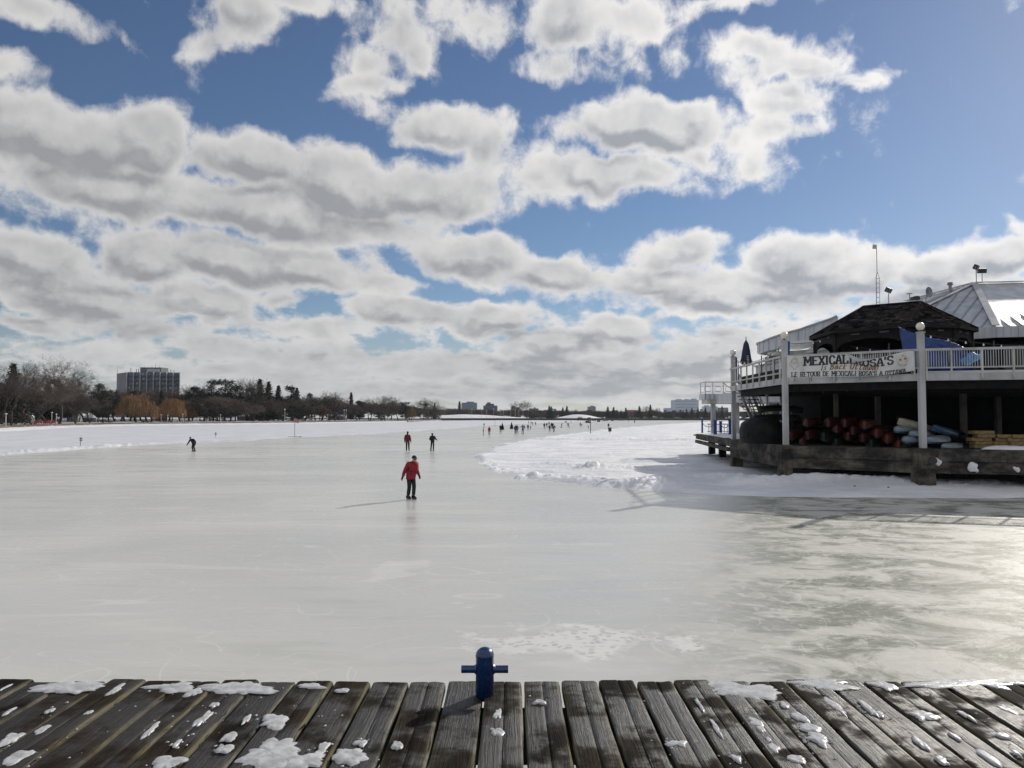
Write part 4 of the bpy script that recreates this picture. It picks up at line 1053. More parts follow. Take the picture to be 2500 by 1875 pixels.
mb = MB(); mb.lathe((0, 0, .48), [(.13, 0), (.22, .04), (.22, .10), (.13, .13), (.20, .17), (.18, .21)], 14); mb.build('cap', M['grey_metal'], o)
p = dp(2268, 727, 58); o = empty('satellite_dish', p, .5, 'grey satellite dish seen from behind on the roof edge', 'dish')
mb = MB(); n, vs = 20, [(0, .12, .42)]
for r_ in (.2, .38, .42):
    for j in range(n): t = 2 * math.pi * j / n; vs.append((r_ * math.cos(t), .12 - (r_ / .42) ** 2 * .14, .42 + r_ * .95 * math.sin(t)))
fs = [(0, 1 + j, 1 + (j + 1) % n) for j in range(n)] + [(1 + k * n + j, 1 + (k + 1) * n + j, 1 + (k + 1) * n + (j + 1) % n, 1 + k * n + (j + 1) % n) for k in range(2) for j in range(n)]
mb.add(vs, fs); mb.build('dish', M['grey_metal'], o, True)
mb = MB(); mb.tube([(0, .1, .4), (0, .25, 0), (0, .25, -.4)], .03, 6); mb.build('mount', M['grey_metal'], o)
p = dp(2234, 733, 57); mb = MB(); mb.box((0, 0, .12), (.55, .4, .22)); mb.box((.1, 0, .26), (.3, .3, .08)); o = mb.build('roof_box', M['black_metal']); o.location = p; tag(o, 'small dark box on the roof between mushroom vent and dish', 'equipment box')

# ---- boats stored under the terrace
def hull(L, Bm, Dp, closed=False, n=22, m_=10, fine=2.0):
    """upside-down hull along +x, resting with its gunwales at z = 0"""
    vs, fs = [], []
    for i in range(n + 1):
        t = -1 + 2 * i / n; s_ = abs(t)
        hb = Bm / 2 * (1 - s_ ** fine) ** .75 + .012
        keel = Dp * (1 - .28 * s_ ** 3) ; gun = .0 - .16 * s_ ** 4 * (0 if closed else 1)
        for j in range(m_ + 1):
            a = math.pi * j / m_; c, s2 = math.cos(a), math.sin(a)
            y = hb * (abs(c) ** .75) * (1 if c > 0 else -1); z = gun + (keel - gun) * s2 ** .8
            vs.append((t * L / 2 * (1 - .03 * (1 - s2)), y, z))
        if closed: vs[-(m_ + 1)] = vs[-(m_ + 1)]
    for i in range(n):
        for j in range(m_): a = i * (m_ + 1) + j; fs.append((a, a + m_ + 1, a + m_ + 2, a + 1))
    for e in (0, n): fs.append(tuple(e * (m_ + 1) + j for j in range(m_ + 1)))
    return vs, fs
CV, CF = hull(4.8, .88, .36)
KV, KF = hull(3.3, .74, .26, True, fine=2.6)
def canoe(tipX, tipY, D, ang, m_, lab, group, L=4.8):
    tip = dp(tipX, tipY, D); d = Vector((math.cos(ang), math.sin(ang), 0))
    o = empty('canoe', tip + d * L / 2, ang, lab, 'canoe', group)
    h = link_mesh('hull', CV, CF, M[m_], o, True)
    mb = MB(); pts = []
    for i in range(23):
        t = -1 + 2 * i / 22; hb = .44 * (1 - abs(t) ** 2.0) ** .75 + .012; pts.append((t * 2.4, hb, -.16 * t ** 4))
    mb.tube(pts, .02, 5); mb.tube([(x, -y, z) for x, y, z in pts], .02, 5); mb.build('gunwale', M['black_metal'] if m_ != 'green_boat' else M['beige_paint'], o)
    return o
ROWS = [(1970, 1035), (2023, 1035), (2063, 1036), (2111, 1041)], [(2043, 1050), (2082, 1054), (2141, 1061)], [(1932, 1067), (1973, 1066), (2012, 1069), (2071, 1068), (2107, 1072), (2167, 1075)], [(1960, 1082), (2042, 1084), (2128, 1087), (2196, 1090)]
CM = ('red_boat', 'red_boat', 'red_boat', 'orange_boat'), ('red_boat', 'red_boat', 'orange_boat'), ('red_boat', 'red_boat', 'green_boat', 'red_boat', 'red_boat', 'orange_boat'), ('red_boat', 'green_boat', 'green_boat', 'orange_boat')
ORD = ('leftmost', 'second', 'third', 'fourth', 'fifth', 'sixth')
RN = ('top', 'second', 'third', 'lowest')
for r_ in range(4):
    for k, (X, Y) in enumerate(ROWS[r_]):
        D = 42.0 - (X - 1932) / 265 * 4.2
        nm = {'red_boat': 'red', 'orange_boat': 'orange-red', 'green_boat': 'dark green'}[CM[r_][k]]
        canoe(X, Y, D, R(62), CM[r_][k], f'{nm} upside-down canoe, {ORD[k]} from the left in the {RN[r_]} row of the rack' if r_ else f'{nm} upside-down canoe, {ORD[k]} from the left in the top row of the rack', 'upside-down canoes racked under the terrace')
o = empty('canoe_rack', (21, 42, ZL), label='dark timber rack carrying the rows of red canoes', cat='rack')
for i, (x0, y0) in enumerate(((15.9, 44.2), (18.0, 42.4), (20.1, 40.6))):
    for q_ in ((x0, y0), (x0 + 1.4, y0 + 2.6)): mb = MB(); mb.box((*q_, ZL + .75), (.10, .10, 1.5)); mb.build('upright', M['dark_wood'], o)
for r_, z in enumerate((2.80, 2.42, 2.04)):
    for (dx_, dy_) in ((0, 0), (1.4, 2.6)):
        mb = MB(); mb.bar((15.6 + dx_, 44.45 + dy_, z), (20.9 + dx_, 39.9 + dy_, z), .06, .07); mb.build('crossbar', M['dark_wood'], o)
rebase(o)
def kayak(tipX, tipY, D, ang, roll, mt, md, lab, sc=1.0, pitch=0.0, L=3.3):
    tip = dp(tipX, tipY, D); d = Vector((math.cos(ang) * math.cos(pitch), math.sin(ang) * math.cos(pitch), -math.sin(pitch)))
    o = empty('kayak', tip + d * L * sc / 2, ang, lab, 'kayak', 'pale kayaks piled beside the third white column', sc)
    o.rotation_euler = (roll, pitch, ang)
    link_mesh('hull', KV, KF, M[mt], o, True)
    vs = [(x, y * 1.015, -z * .55 - .006) for x, y, z in KV]; link_mesh('deck', vs, KF, M[md], o, True)
    mb = MB(); mb.lathe((0, 0, -.165), [(.18, 0), (.2, .02), (.18, .04)], 16)
    mb.build('cockpit_rim', M['black_metal'], o)
o_ = dp(2193, 1016, 37.9)
kayak(2192, 1030, 38.6, R(35), .25, 'cream_boat', 'cream_boat', 'cream hull tilted up on top of the kayak pile, left of the nearest column', 1.1, R(9))
kayak(2188, 1052, 38.0, R(50), .1, 'white_boat', 'boat_blue', 'white and blue kayak in the upper left of the pile under the cream hull')
kayak(2223, 1063, 37.6, R(46), .1, 'white_boat', 'boat_blue', 'long white kayak reaching right behind the nearest white column')
kayak(2212, 1078, 37.2, R(55), .1, 'white_boat', 'boat_blue', 'white and blue kayak at the lower left of the pile by the column foot')
kayak(2265, 1078, 36.9, R(46), .08, 'white_boat', 'boat_blue', 'white kayak lying low right of the nearest white column')
kayak(2276, 1046, 38.2, R(42), .35, 'boat_blue', 'boat_blue', 'dull blue kayak sloping down on the right of the pile', 1.0, R(7))
kayak(2299, 1092, 36.5, R(38), .2, 'white_boat', 'boat_blue', 'short white kayak lowest in the pile at the dock edge', .68)

def boat_cover(c, rx, ry, h, rz_, lab, seed):
    vs, fs = [], []; n, m_ = 36, 14
    for i in range(m_ + 1):
        ph = math.pi / 2 * i / m_
        for j in range(n):
            t = 2 * math.pi * j / n; w_ = 1 + .10 * mnoise.noise(Vector((math.cos(t) * 2 + seed, math.sin(t) * 2, i * .3)))
            r_ = math.sin(ph) ** .8 * w_
            # cover bulges, then tucks in at the ground
            z = h * math.cos(ph) ** .75
            tuck = 1 - .14 * max(0, (i - m_ + 3)) / 3
            vs.append((rx * r_ * math.cos(t) * tuck, ry * r_ * math.sin(t) * tuck, z * (1 + .05 * mnoise.noise(Vector((t * 2, i * .4, seed))))))
    for i in range(m_):
        for j in range(n): fs.append((i * n + j, (i + 1) * n + j, (i + 1) * n + (j + 1) % n, i * n + (j + 1) % n))
    o = link_mesh('covered_boat', vs, fs, M['tarp_black'], smooth=True); o.location = c; o.rotation_euler = (0, 0, rz_)
    return tag(o, lab, 'covered boat')
p = dp(1862, 1084, 43.6); boat_cover((p.x, 43.8, ZL), 1.25, 1.7, 1.48, R(10), 'large black boat cover bulging at the dock edge left of the middle column', 1.0)
p = dp(1948, 1084, 46.0); boat_cover((p.x, 46.5, ZL), 1.3, 2.2, 1.15, R(20), 'low black boat cover just right of the middle column, behind the canoes', 4.0)
p = dp(2330, 1084, 44.0); boat_cover((23.6, 43.2, ZL), 1.3, 1.6, .9, R(20), 'black covered heap in the dark behind the kayak pile', 7.0)
for k, (X, Y, D, m_, lab) in enumerate(((1838, 1026, 44.6, 'green_boat', 'dark green canoe with pale rim resting on top of the large boat cover'), (1850, 1003, 46.0, 'green_boat', 'dark green canoe hung above the other one, left of the middle column'))):
    o = canoe(X, Y, D, R(38), m_, lab, 'dark canoes above the boat cover')
mb = MB()
for (x, y) in ((15.0, 46.4), (17.3, 48.2)):
    mb.tube([(x, y, ZL), (x, y, 4.1)], .035, 6); mb.tube([(x - .7, y - .4, 3.42), (x, y, 3.25), (x + .7, y + .4, 3.42)], .035, 6); mb.tube([(x - .7, y - .4, 3.98), (x, y, 3.8), (x + .7, y + .4, 3.98)], .035, 6)
o = mb.build('boat_stand', M['beige_paint']); tag(o, 'pale metal cradle holding the two dark green canoes', 'rack')

# ---- timber
stacks = ((2396, 36.6, [(0, 0), (.02, 0), (-.06, 0), (.06, 0), (.0, 0)], 'left'), (2441, 36.3, [(-.04, 0), (.05, 0), (.12, 0), (.1, 0)], 'middle'), (2484, 36.0, [(.06, 0), (0, 0), (-.05, 0), (.02, 0)], 'right'))
tm = None
for X, D, rows, nm in stacks:
    nrow = len(rows)
    for r_, (ox_, oy_) in enumerate(rows):
        p = dp(X, 1080, D); L = .86 - (.14 * (r_ > 1)) * (r_ % 2)
        lab = f'{("lowest", "second", "third", "fourth", "top")[r_ if r_ < nrow - 1 else 4]} squared timber of the {nm} stack on the dock edge'
        loc = (p.x + ox_ * 1.5, D + oy_ + .05 * ((r_ * 7) % 3 - 1), ZL + .005 + .165 * r_)
        if tm is None:
            tm = MB(); tm.box((0, 0, .08), (1.0, .75, .155)); tm = bpy.data.meshes.new('timber'); t_ = MB(); t_.box((0, 0, .08), (1, .75, .155)); tm.from_pydata(t_.v, [], t_.f); tm.materials.append(M['timber'])
        o = bpy.data.objects.new('timber', tm); C.objects.link(o); o.location = loc; o.scale = (L, 1, 1); o.rotation_euler = (0, 0, R(-14 + (r_ * 5) % 7))
        md = o.modifiers.new('bevel', 'BEVEL'); md.width = .012
        tag(o, lab, 'timber', 'squared timbers stacked at the dock edge')
p = dp(2470, 1097, 35.2); snow_blob('snow_drift', (p.x, p.y, ZL), 1.3, .45, -.28, .16, 'snow drift on the dock edge below the right timber stack', 'snow', 8.3)

# ---- stairs behind the far column
st = empty('staircase', (16, 54, ZL), label='dark staircase with white handrails behind the far column', cat='staircase')
S0, S1 = Vector((15.75, 53.6, 5.2)), Vector((18.1, 57.0, 1.95))
mb = MB()
for i in range(15):
    t = i / 14; q = S0.lerp(S1, t); mb.box((q.x + .35, q.y + .2, q.z), (1.3, .34, .06), rz=R(-35))
mb.build('tread', M['dark_wood'], st)
for off, nm in ((Vector((-.25, -.55, 0)), 'near'), (Vector((.95, .75, 0)), 'far')):
    a, b_ = S0 + off, S1 + off
    mb = MB(); mb.bar(a - Vector((0, 0, .05)), b_ - Vector((0, 0, .05)), .07, .30); mb.build('stringer', M['white_paint'], st)
    m1, m2 = a.lerp(b_, .42), a.lerp(b_, .5)
    mb = MB()
    for zz, w in ((1.0, .09), (.55, .06)):
        pts = [a, m1, m2 + Vector((0, 0, .12)), b_]
        for p0, p1 in zip(pts[:-1], pts[1:]): mb.bar(p0 + Vector((0, 0, zz)), p1 + Vector((0, 0, zz)), .06, w)
    for t in (0, .25, .5, .75, 1): q = a.lerp(b_, t); mb.box((q.x, q.y, q.z + .5), (.07, .07, 1.05))
    mb.build('handrail', M['white_paint'], st)
rebase(st)

# ---- far balcony
bal = empty('balcony', (18, 67, 4.4), label='small far white balcony on one leg at the left end of the restaurant', cat='balcony')
mb = MB(); mb.box((19.85, 67.9, 4.60), (6.2, 1.7, .36)); mb.build('beam', M['white_dirty'], bal)
mb = MB(); mb.box((19.8, 67.9, 5.04), (6.5, 1.9, .50)); mb.build('floor_band', M['ribbed'], bal)
mb = MB()
for i in range(9): mb.box((16.65 + i * .36, 66.93, 5.04), (.04, .05, .48))
mb.build('band_rib', M['grey_metal'], bal)
mb = MB()
for z, w in ((6.3, .09), (5.95, .05), (5.45, .05)): mb.bar((16.65, 67, z), (22, 67, z), .05, w * .8); mb.bar((16.65, 67, z), (16.65, 68.7, z), .05, w * .8)
for x in (16.65, 17.3, 18.2, 19.1, 20.0): mb.box((x, 67, 5.8), (.06, .06, 1.05))
for x in (16.65,):
    for y in (68.7,): mb.box((x, y, 5.8), (.06, .06, 1.05))
for x in (16.85, 17.75, 18.65):
    mb.tube([(x + .3 * math.cos(t * math.pi / 8), 67, 5.7 + .22 * math.sin(t * math.pi / 8)) for t in range(17)], .02, 5, False)
mb.build('railing', M['white_paint'], bal)
mb = MB(); mb.box((dp(1741, 1000, 67.6).x, 67.6, 3.1), (.36, .36, 2.64)); mb.build('leg', M['white_paint'], bal)
mb = MB(); mb.bar((18.2, 66.9, 6.2), (19.6, 65.6, 4.9), .05, .09); mb.bar((18.2, 66.9, 5.3), (19.6, 65.6, 4.1), .05, .3); mb.build('stair_rail', M['white_paint'], bal)
rebase(bal)

# ================================================================ boardwalk, bollard, ice patches
def make_planks():
    m_, b, bs, pos = new_mat('weathered_planks')
    isl = b.n('ShaderNodeNewGeometry').outputs['Random Per Island']
    ed = b.n('ShaderNodeAttribute', attribute_name='edge').outputs['Fac']
    of = b.comb(b.m('MULTIPLY', isl, 37.0), b.m('MULTIPLY', isl, 91.0), isl)
    p = b.v('ADD', pos, of)
    wv = b.v('MULTIPLY', b.v('SUBTRACT', b.n('ShaderNodeTexNoise', {'Vector': p, 'Scale': 2.6, 'Detail': 3.0}).outputs[1], (.5, .5, .5)), (.035, 0, 0))
    g = b.v('MULTIPLY', b.v('ADD', p, wv), (70, 2.1, 3))
    n1 = b.noise(g, 1.0, 7, .68)
    n2 = b.noise(b.v('MULTIPLY', b.v('ADD', p, wv), (150, 3.0, 3)), 1.0, 4, .6)
    n3 = b.noise(p, 2.2, 5, .6)
    n4 = b.noise(b.v('MULTIPLY', p, (5, 1.2, 1)), 1.4, 5, .6)
    # knots
    vk = b.n('ShaderNodeTexVoronoi', {'Vector': b.v('MULTIPLY', p, (1, .62, 0)), 'Scale': 3.2})
    kn = b.ss(b.m('ADD', vk.outputs[0], b.m('MULTIPLY', b.m('SUBTRACT', n3, .5), .12)), .11, .05)
    col = b.mix(b.ss(n1, .38, .70), (.006, .0055, .006), (.023, .0155, .0105))
    col = b.mix(b.m('MULTIPLY', b.ss(n4, .42, .66), .62), col, (.040, .035, .023))        # algae-tinted dry wood
    warm = b.m('MULTIPLY', b.ss(isl, .35, .9), .35)
    col = b.mix(warm, col, (.045, .032, .021))
    ew = b.m('MULTIPLY', b.ss(ed, .25, 1.0), b.ss(n4, .30, .60))
    col = b.mix(b.m('MULTIPLY', ew, .85), col, (.165, .15, .095))  # pale edges: worn wood, with sunlight on the chamfers put into the colour
    col = b.mix(b.m('MULTIPLY', b.ss(n2, .56, .66), .9), col, (.004, .006, .006))       # cracks
    col = b.mix(b.m('MULTIPLY', kn, .85), col, (.012, .010, .009))
    wet = b.m('MULTIPLY', b.ss(n3, .42, .56), b.lin(b.sep(pos)[0], -2.5, 2.5, .45, 1.0))
    col = b.mix(b.m('MULTIPLY', wet, .7), col, (.010, .010, .012))
    setc(b, bs, 'Base Color', col)
    setc(b, bs, 'Roughness', b.m('SUBTRACT', .80, b.m('MULTIPLY', wet, .52)))
    setc(b, bs, 'Specular IOR Level', b.lin(wet, 0, 1, .04, .42))
    hh = b.m('ADD', b.m('MULTIPLY', n1, .8), b.m('MULTIPLY', b.ss(n2, .58, .72), -.9))
    hh = b.m('SUBTRACT', hh, b.m('MULTIPLY', kn, .5))
    bm = b.n('ShaderNodeBump', {'Strength': 1.0, 'Distance': .014, 'Height': hh})
    b.t.links.new(bm.outputs[0], bs.inputs['Normal'])
    return m_
M['planks'] = make_planks()
ZD = 1.70
YE = 4.80
pier = empty('boardwalk', (0, 3, 0), label='weathered wooden boardwalk of dark planks with gaps, along the ice edge', cat='boardwalk')
vs, fs, at = [], [], []
pitch, x00 = .2285, .064
prof = [(0, -.055, 0), (0.0, -.010, .7), (.005, -.002, .7), (.020, .0, .25), (.085, .0005, .0), (.108, 0, 0), (.1105, -.004, 0), (.113, 0, 0), (.145, .0005, .0), (.192, .0, .45), (.207, -.004, 1), (.213, -.014, 1), (.213, -.055, 0)]
pr = random.Random(3)
ys = [.6 + i * .055 for i in range(200)]
for k in range(-30, 31):
    xl = x00 + k * pitch + .008
    end = YE + pr.uniform(-.025, .03); tz = pr.uniform(-.006, .006); tilt = pr.uniform(-.018, .018); groove = pr.random() < .55; wob = pr.uniform(-.5, .5)
    yy = [y for y in ys if y < end - .02] + [end - .015, end]
    base = len(vs); n = len(prof)
    for i, y in enumerate(yy):
        sh = .004 * mnoise.noise(Vector((k * 3.1, y * 1.5, 0)))
        for j, (u, z, e) in enumerate(prof):
            zz = z
            if j == 6: zz = -.009 if groove else .0
            rag = .0
            if i >= len(yy) - 2: rag = .012 * mnoise.noise(Vector((u * 60 + k * 9, 1, k))) + .006 * mnoise.noise(Vector((u * 150, k, 2)))
            edge_w = .004 * mnoise.noise(Vector((k * 5.7 + (0 if u < .1 else 3), y * 4, 1))) + .006 * mnoise.noise(Vector((k * 2.7 + (0 if u < .1 else 3), y * 1.1, 5)))
            if j in (0, 1, 2): ux = u + max(-.002, edge_w)
            elif j >= 10: ux = u - max(-.002, edge_w)
            else: ux = u
            low = -.014 if (i == len(yy) - 1 and j not in (0, 12)) else 0
            nz = .0022 * mnoise.noise(Vector((xl + u * 20, y * 3, 7)))
            vs.append((xl + ux + sh, y + rag, ZD + zz + tz + tilt * (u - .106) + nz + low)); at.append(e)
    for i in range(len(yy) - 1):
        for j in range(n - 1):
            a = base + i * n + j; fs.append((a, a + 1, a + n + 1, a + n))
    fs.append(tuple(base + (len(yy) - 1) * n + j for j in range(n)))
o = link_mesh('planking', vs, fs, M['planks'], pier, True)
a_ = o.data.attributes.new('edge', 'FLOAT', 'POINT'); a_.data.foreach_set('value', at)
mb = MB()
for y in (1.2, 2.4, 3.6, 4.45): mb.box((0, y, ZD - .19), (14, .14, .26))
mb.build('joist', M['dark_wood'], pier)
mb = MB()
for x in (-6, -3.6, -1.2, 1.2, 3.6, 6): mb.tube([(x, 4.3, -.1), (x, 4.3, ZD - .1)], .15, 12)
mb.build('pile', M['dark_wood'], pier)
rebase(pier)

# bollard
bo = gp(1183.5, 1697, ZD); bo.z = ZD
o = empty('bollard', bo, 0, 'blue painted steel mooring bollard with a cross bar on the boardwalk edge', 'bollard')
mb = MB(); rr_ = .0525
prof_ = [(rr_, -.02), (rr_, .215)] + [(rr_ * 1.03 * math.cos(a), .222 + .052 * math.sin(a)) for a in [i * math.pi / 2 / 8 for i in range(9)]]
mb.lathe((0, 0, 0), prof_, 36); mb.build('post', M['blue_paint'], o, True)
mb = MB(); mb.tube([(-.135, 0, .147), (.135, 0, .147)], .0215, 24); cb = mb.build('cross_bar', M['blue_paint'], o, True)
for m_o in (o.children[0], cb):
    md = m_o.modifiers.new('edges', 'EDGE_SPLIT'); md.split_angle = R(50)
mb = MB()
for s_ in (-1, 1): mb.tube([(s_ * .049, 0, .147), (s_ * .060, 0, .147)], [.031, .0225], 24, False)
mb.build('weld', M['blue_paint'], cb, True)

# ice patches
def make_patch_mat():
    m_, b, bs, pos = new_mat('refrozen_snow')
    n1 = b.noise(pos, 14, 6, .65); n2 = b.noise(pos, 60, 4, .6)
    th = b.n('ShaderNodeAttribute', attribute_name='rim').outputs['Fac']
    col = b.mix(b.ss(n1, .35, .62), (.64, .65, .67), (.40, .41, .42))
    setc(b, bs, 'Base Color', col); setc(b, bs, 'Roughness', b.lin(n1, .3, .7, .14, .55)); setc(b, bs, 'IOR', 1.31)
    bm = b.n('ShaderNodeBump', {'Strength': .45, 'Distance': .008, 'Height': b.m('ADD', n1, b.m('MULTIPLY', n2, .3))})
    b.t.links.new(bm.outputs[0], bs.inputs['Normal'])
    alpha = b.m('ADD', b.m('MULTIPLY', b.ss(th, 1.0, .80), .85), b.m('MULTIPLY', n1, .15), clamp=True)
    setc(b, bs, 'Alpha', alpha)
    return m_
M['ice_patch'] = make_patch_mat()
PE = [ # survey crops: (cx, cy, width, height) in picture pixels: strips of ice along the plank ends
 (8,1684,40,20),(158,1680,185,26),(283,1685,58,28),(415,1679,150,22),(472,1692,52,20),(585,1681,200,26),(760,1676,72,10),(835,1686,38,9),
 (1822,1685,160,36),(2014,1672,190,22),(2157,1675,76,20),(2337,1670,250,18),(2440,1680,60,14),(2482,1670,60,8)]
PI = [ # patches further in, left of the bollard
 (24,1738,32,16),(120,1738,36,12),(103,1784,56,22),(26,1806,86,34),(48,1850,110,44),(368,1785,52,40),(495,1756,72,46),(522,1723,34,12),(433,1815,28,16),(602,1758,32,22),(671,1759,92,36),(560,1800,50,26),(545,1828,60,24),(655,1838,160,66),(740,1860,110,34),(410,1862,90,30),(783,1835,50,40),(850,1848,90,36),(880,1816,36,18),(215,1742,34,14)]
PR = [(1215,1746,22,28),(1209,1788,36,22),(1315,1716,24,10),(968,1822,30,20)]
PQ = [ # right of the bollard
 (1709,1723,30,34),(1748,1779,38,44),(1657,1818,52,18),(1844,1765,44,20),(1857,1783,28,16),(1877,1808,26,18),(1890,1830,40,20),(1952,1752,50,24),(1978,1779,60,22),(2000,1806,74,34),(1946,1858,60,26),(2035,1723,70,50),(2120,1730,50,34),(2150,1746,34,14),(2247,1816,60,34),(2250,1750,90,26),(2357,1748,44,30),(2455,1733,80,28),(2414,1852,76,38),(2446,1797,52,16),(1800,1855,30,16),(1912,1722,30,14),(2330,1800,40,18),(2300,1858,50,22),(2480,1840,40,20)]
def patch(X, Y, w, h, lab, group, seed, thick=.012, name='ice_patch'):
    c = gp(X, Y, ZD); top = gp(X, Y - h / 2, ZD); bot = gp(X, Y + h / 2, ZD); dep = c.y * math.cos(TILT)
    rx = w / 2 / FPX * dep; ry = max(.012, (top.y - bot.y) / 2)
    rx = max(rx * .32, rx - abs((X - 1253) / max(60, Y - 1014)) * h / 2 / FPX * dep)
    skew = 0
    hgt = thick if name != 'ice_patch' else thick
    o = snow_blob(name, (c.x, min(c.y, YE - ry * .9), ZD + .004), rx * 1.12, ry * 1.08, skew, hgt, lab, 'ice patch', seed, M['ice_patch'], 60, group, .30, 22.0)
    n_ = 60; rim = [0.0] * len(o.data.vertices)
    for i in range(7):
        for j in range(n_): rim[i * n_ + j] = (i / 6) ** 3
    a_ = o.data.attributes.new('rim', 'FLOAT', 'POINT'); a_.data.foreach_set('value', rim)
    return o
def nth(k, n):
    W_ = ('first', 'second', 'third', 'fourth', 'fifth', 'sixth', 'seventh', 'eighth', 'ninth', 'tenth', 'eleventh', 'twelfth', 'thirteenth', 'fourteenth', 'fifteenth', 'sixteenth', 'seventeenth', 'eighteenth', 'nineteenth', 'twentieth', 'twenty-first', 'twenty-second', 'twenty-third', 'twenty-fourth', 'twenty-fifth', 'twenty-sixth', 'twenty-seventh', 'twenty-eighth', 'twenty-ninth', 'thirtieth')
    return W_[k] if k < len(W_) else f'{k + 1}th'
for k, (X, Y, w, h) in enumerate(sorted(PE)):
    patch(X, Y, w, h, f'flat white ice strip along the far plank ends, {nth(k, 0)} from the left', 'ice strips along the plank ends', k * 1.37 + .3, .005)
for k, (X, Y, w, h) in enumerate(sorted(PI)):
    patch(X, Y, w, h, f'refrozen snow patch on the planks left of the bollard, {nth(k, 0)} from the left', 'ice patches on the boardwalk', k * 2.11 + 7.3, .006 if w > 60 else .005)
for k, (X, Y, w, h) in enumerate(sorted(PR)):
    patch(X, Y, w, h, f'small clear ice lump on the planks close below the bollard, {nth(k, 0)} from the left', 'ice patches on the boardwalk', k * 3.1 + 27.3, .008)
for k, (X, Y, w, h) in enumerate(sorted(PQ)):
    patch(X, Y, w, h, f'refrozen snow patch on the planks right of the bollard, {nth(k, 0)} from the left', 'ice patches on the boardwalk', k * 1.71 + 47.3, .006)
# crumbs of ice too many to count
mb = MB()
for i in range(420):
    x = pr.uniform(-3.2, 3.2)
    if abs(x) < .7 and pr.random() < .8: continue
    y = pr.uniform(3.3, 4.75); s_ = pr.uniform(.002, .007)
    if pr.random() < .7:
        cX, cY, w_, h_ = pr.choice(PI + PQ); c = gp(cX, cY, ZD); x, y = c.x + pr.gauss(0, w_ / 2 / 420), min(4.76, c.y + pr.gauss(0, .05))
    mb.add([(x + s_ * a * pr.uniform(.6, 1.6), y + s_ * b_ * pr.uniform(.6, 1.6), ZD + .001 + (s_ * .9 if c_ else 0)) for a, b_, c_ in ((-1, -1, 0), (1, -1, 0), (1, 1, 0), (-1, 1, 0), (0, 0, 1))], [(0, 1, 4), (1, 2, 4), (2, 3, 4), (3, 0, 4)])
tag(mb.build('ice_crumbs', M['ice_patch']), 'scattered crumbs of ice on the planks', None, kind='stuff')
# dark debris on the near snow
for X, Y, lab in ((2087, 1193, 'dark leaf lying on the snow below the dock, left one of two'), (2169, 1196, 'dark leaf lying on the snow below the dock, right one of two')):
    c = gp(X, Y, .12); mb = MB(); mb.add([(-.07, -.03, 0), (.02, -.06, .03), (.09, .01, .0), (.0, .05, .05)], [(0, 1, 2, 3)]); o = mb.build('leaf', M['dark_wood']); o.location = (c.x, c.y, .22); tag(o, lab, 'leaf')

# ================================================================ trees
BARK = mat('bark', (.060, .048, .040), (.032, .027, .024), .9, 4, (1, 1, .3), coords='obj')
TWIG = mat('twigs', (.085, .066, .056), (.045, .036, .032), .9, .12)
TWIG_L = mat('pale_twigs', (.15, .115, .095), (.09, .07, .06), .9, .12)
NEEDLE = mat('needles', (.014, .022, .014), (.026, .034, .020), .85, .25)
NEEDLE_B = mat('brownish_needles', (.035, .034, .022), (.055, .042, .028), .85, .25)
WILLOW = mat('willow_strands', (.27, .155, .065), (.17, .10, .05), .85, .12)
WILLOW_Y = mat('yellow_willow', (.22, .17, .07), (.16, .11, .05), .85, .12)
RUSSET = mat('russet_leaves', (.16, .085, .055), (.10, .055, .04), .85, .12)
def stick3(mb, p, q, r0, r1):
    d = (q - p); a = d.orthogonal().normalized(); b_ = d.cross(a).normalized(); k = len(mb.v)
    for e, r_ in ((p, r0), (q, r1)):
        for t in (0, 2.094, 4.189): mb.v.append(tuple(e + (a * math.cos(t) + b_ * math.sin(t)) * r_))
    mb.f += [(k, k + 1, k + 4, k + 3), (k + 1, k + 2, k + 5, k + 4), (k + 2, k, k + 3, k + 5)]
def ribbon(mb, p, q, w, rg):
    d = (q - p).normalized(); s_ = d.cross(Vector((rg.uniform(-1, 1), rg.uniform(-1, 1), .2))).normalized() * w; k = len(mb.v)
    mb.v += [tuple(p - s_), tuple(p + s_), tuple(q)]; mb.f.append((k, k + 1, k + 2))
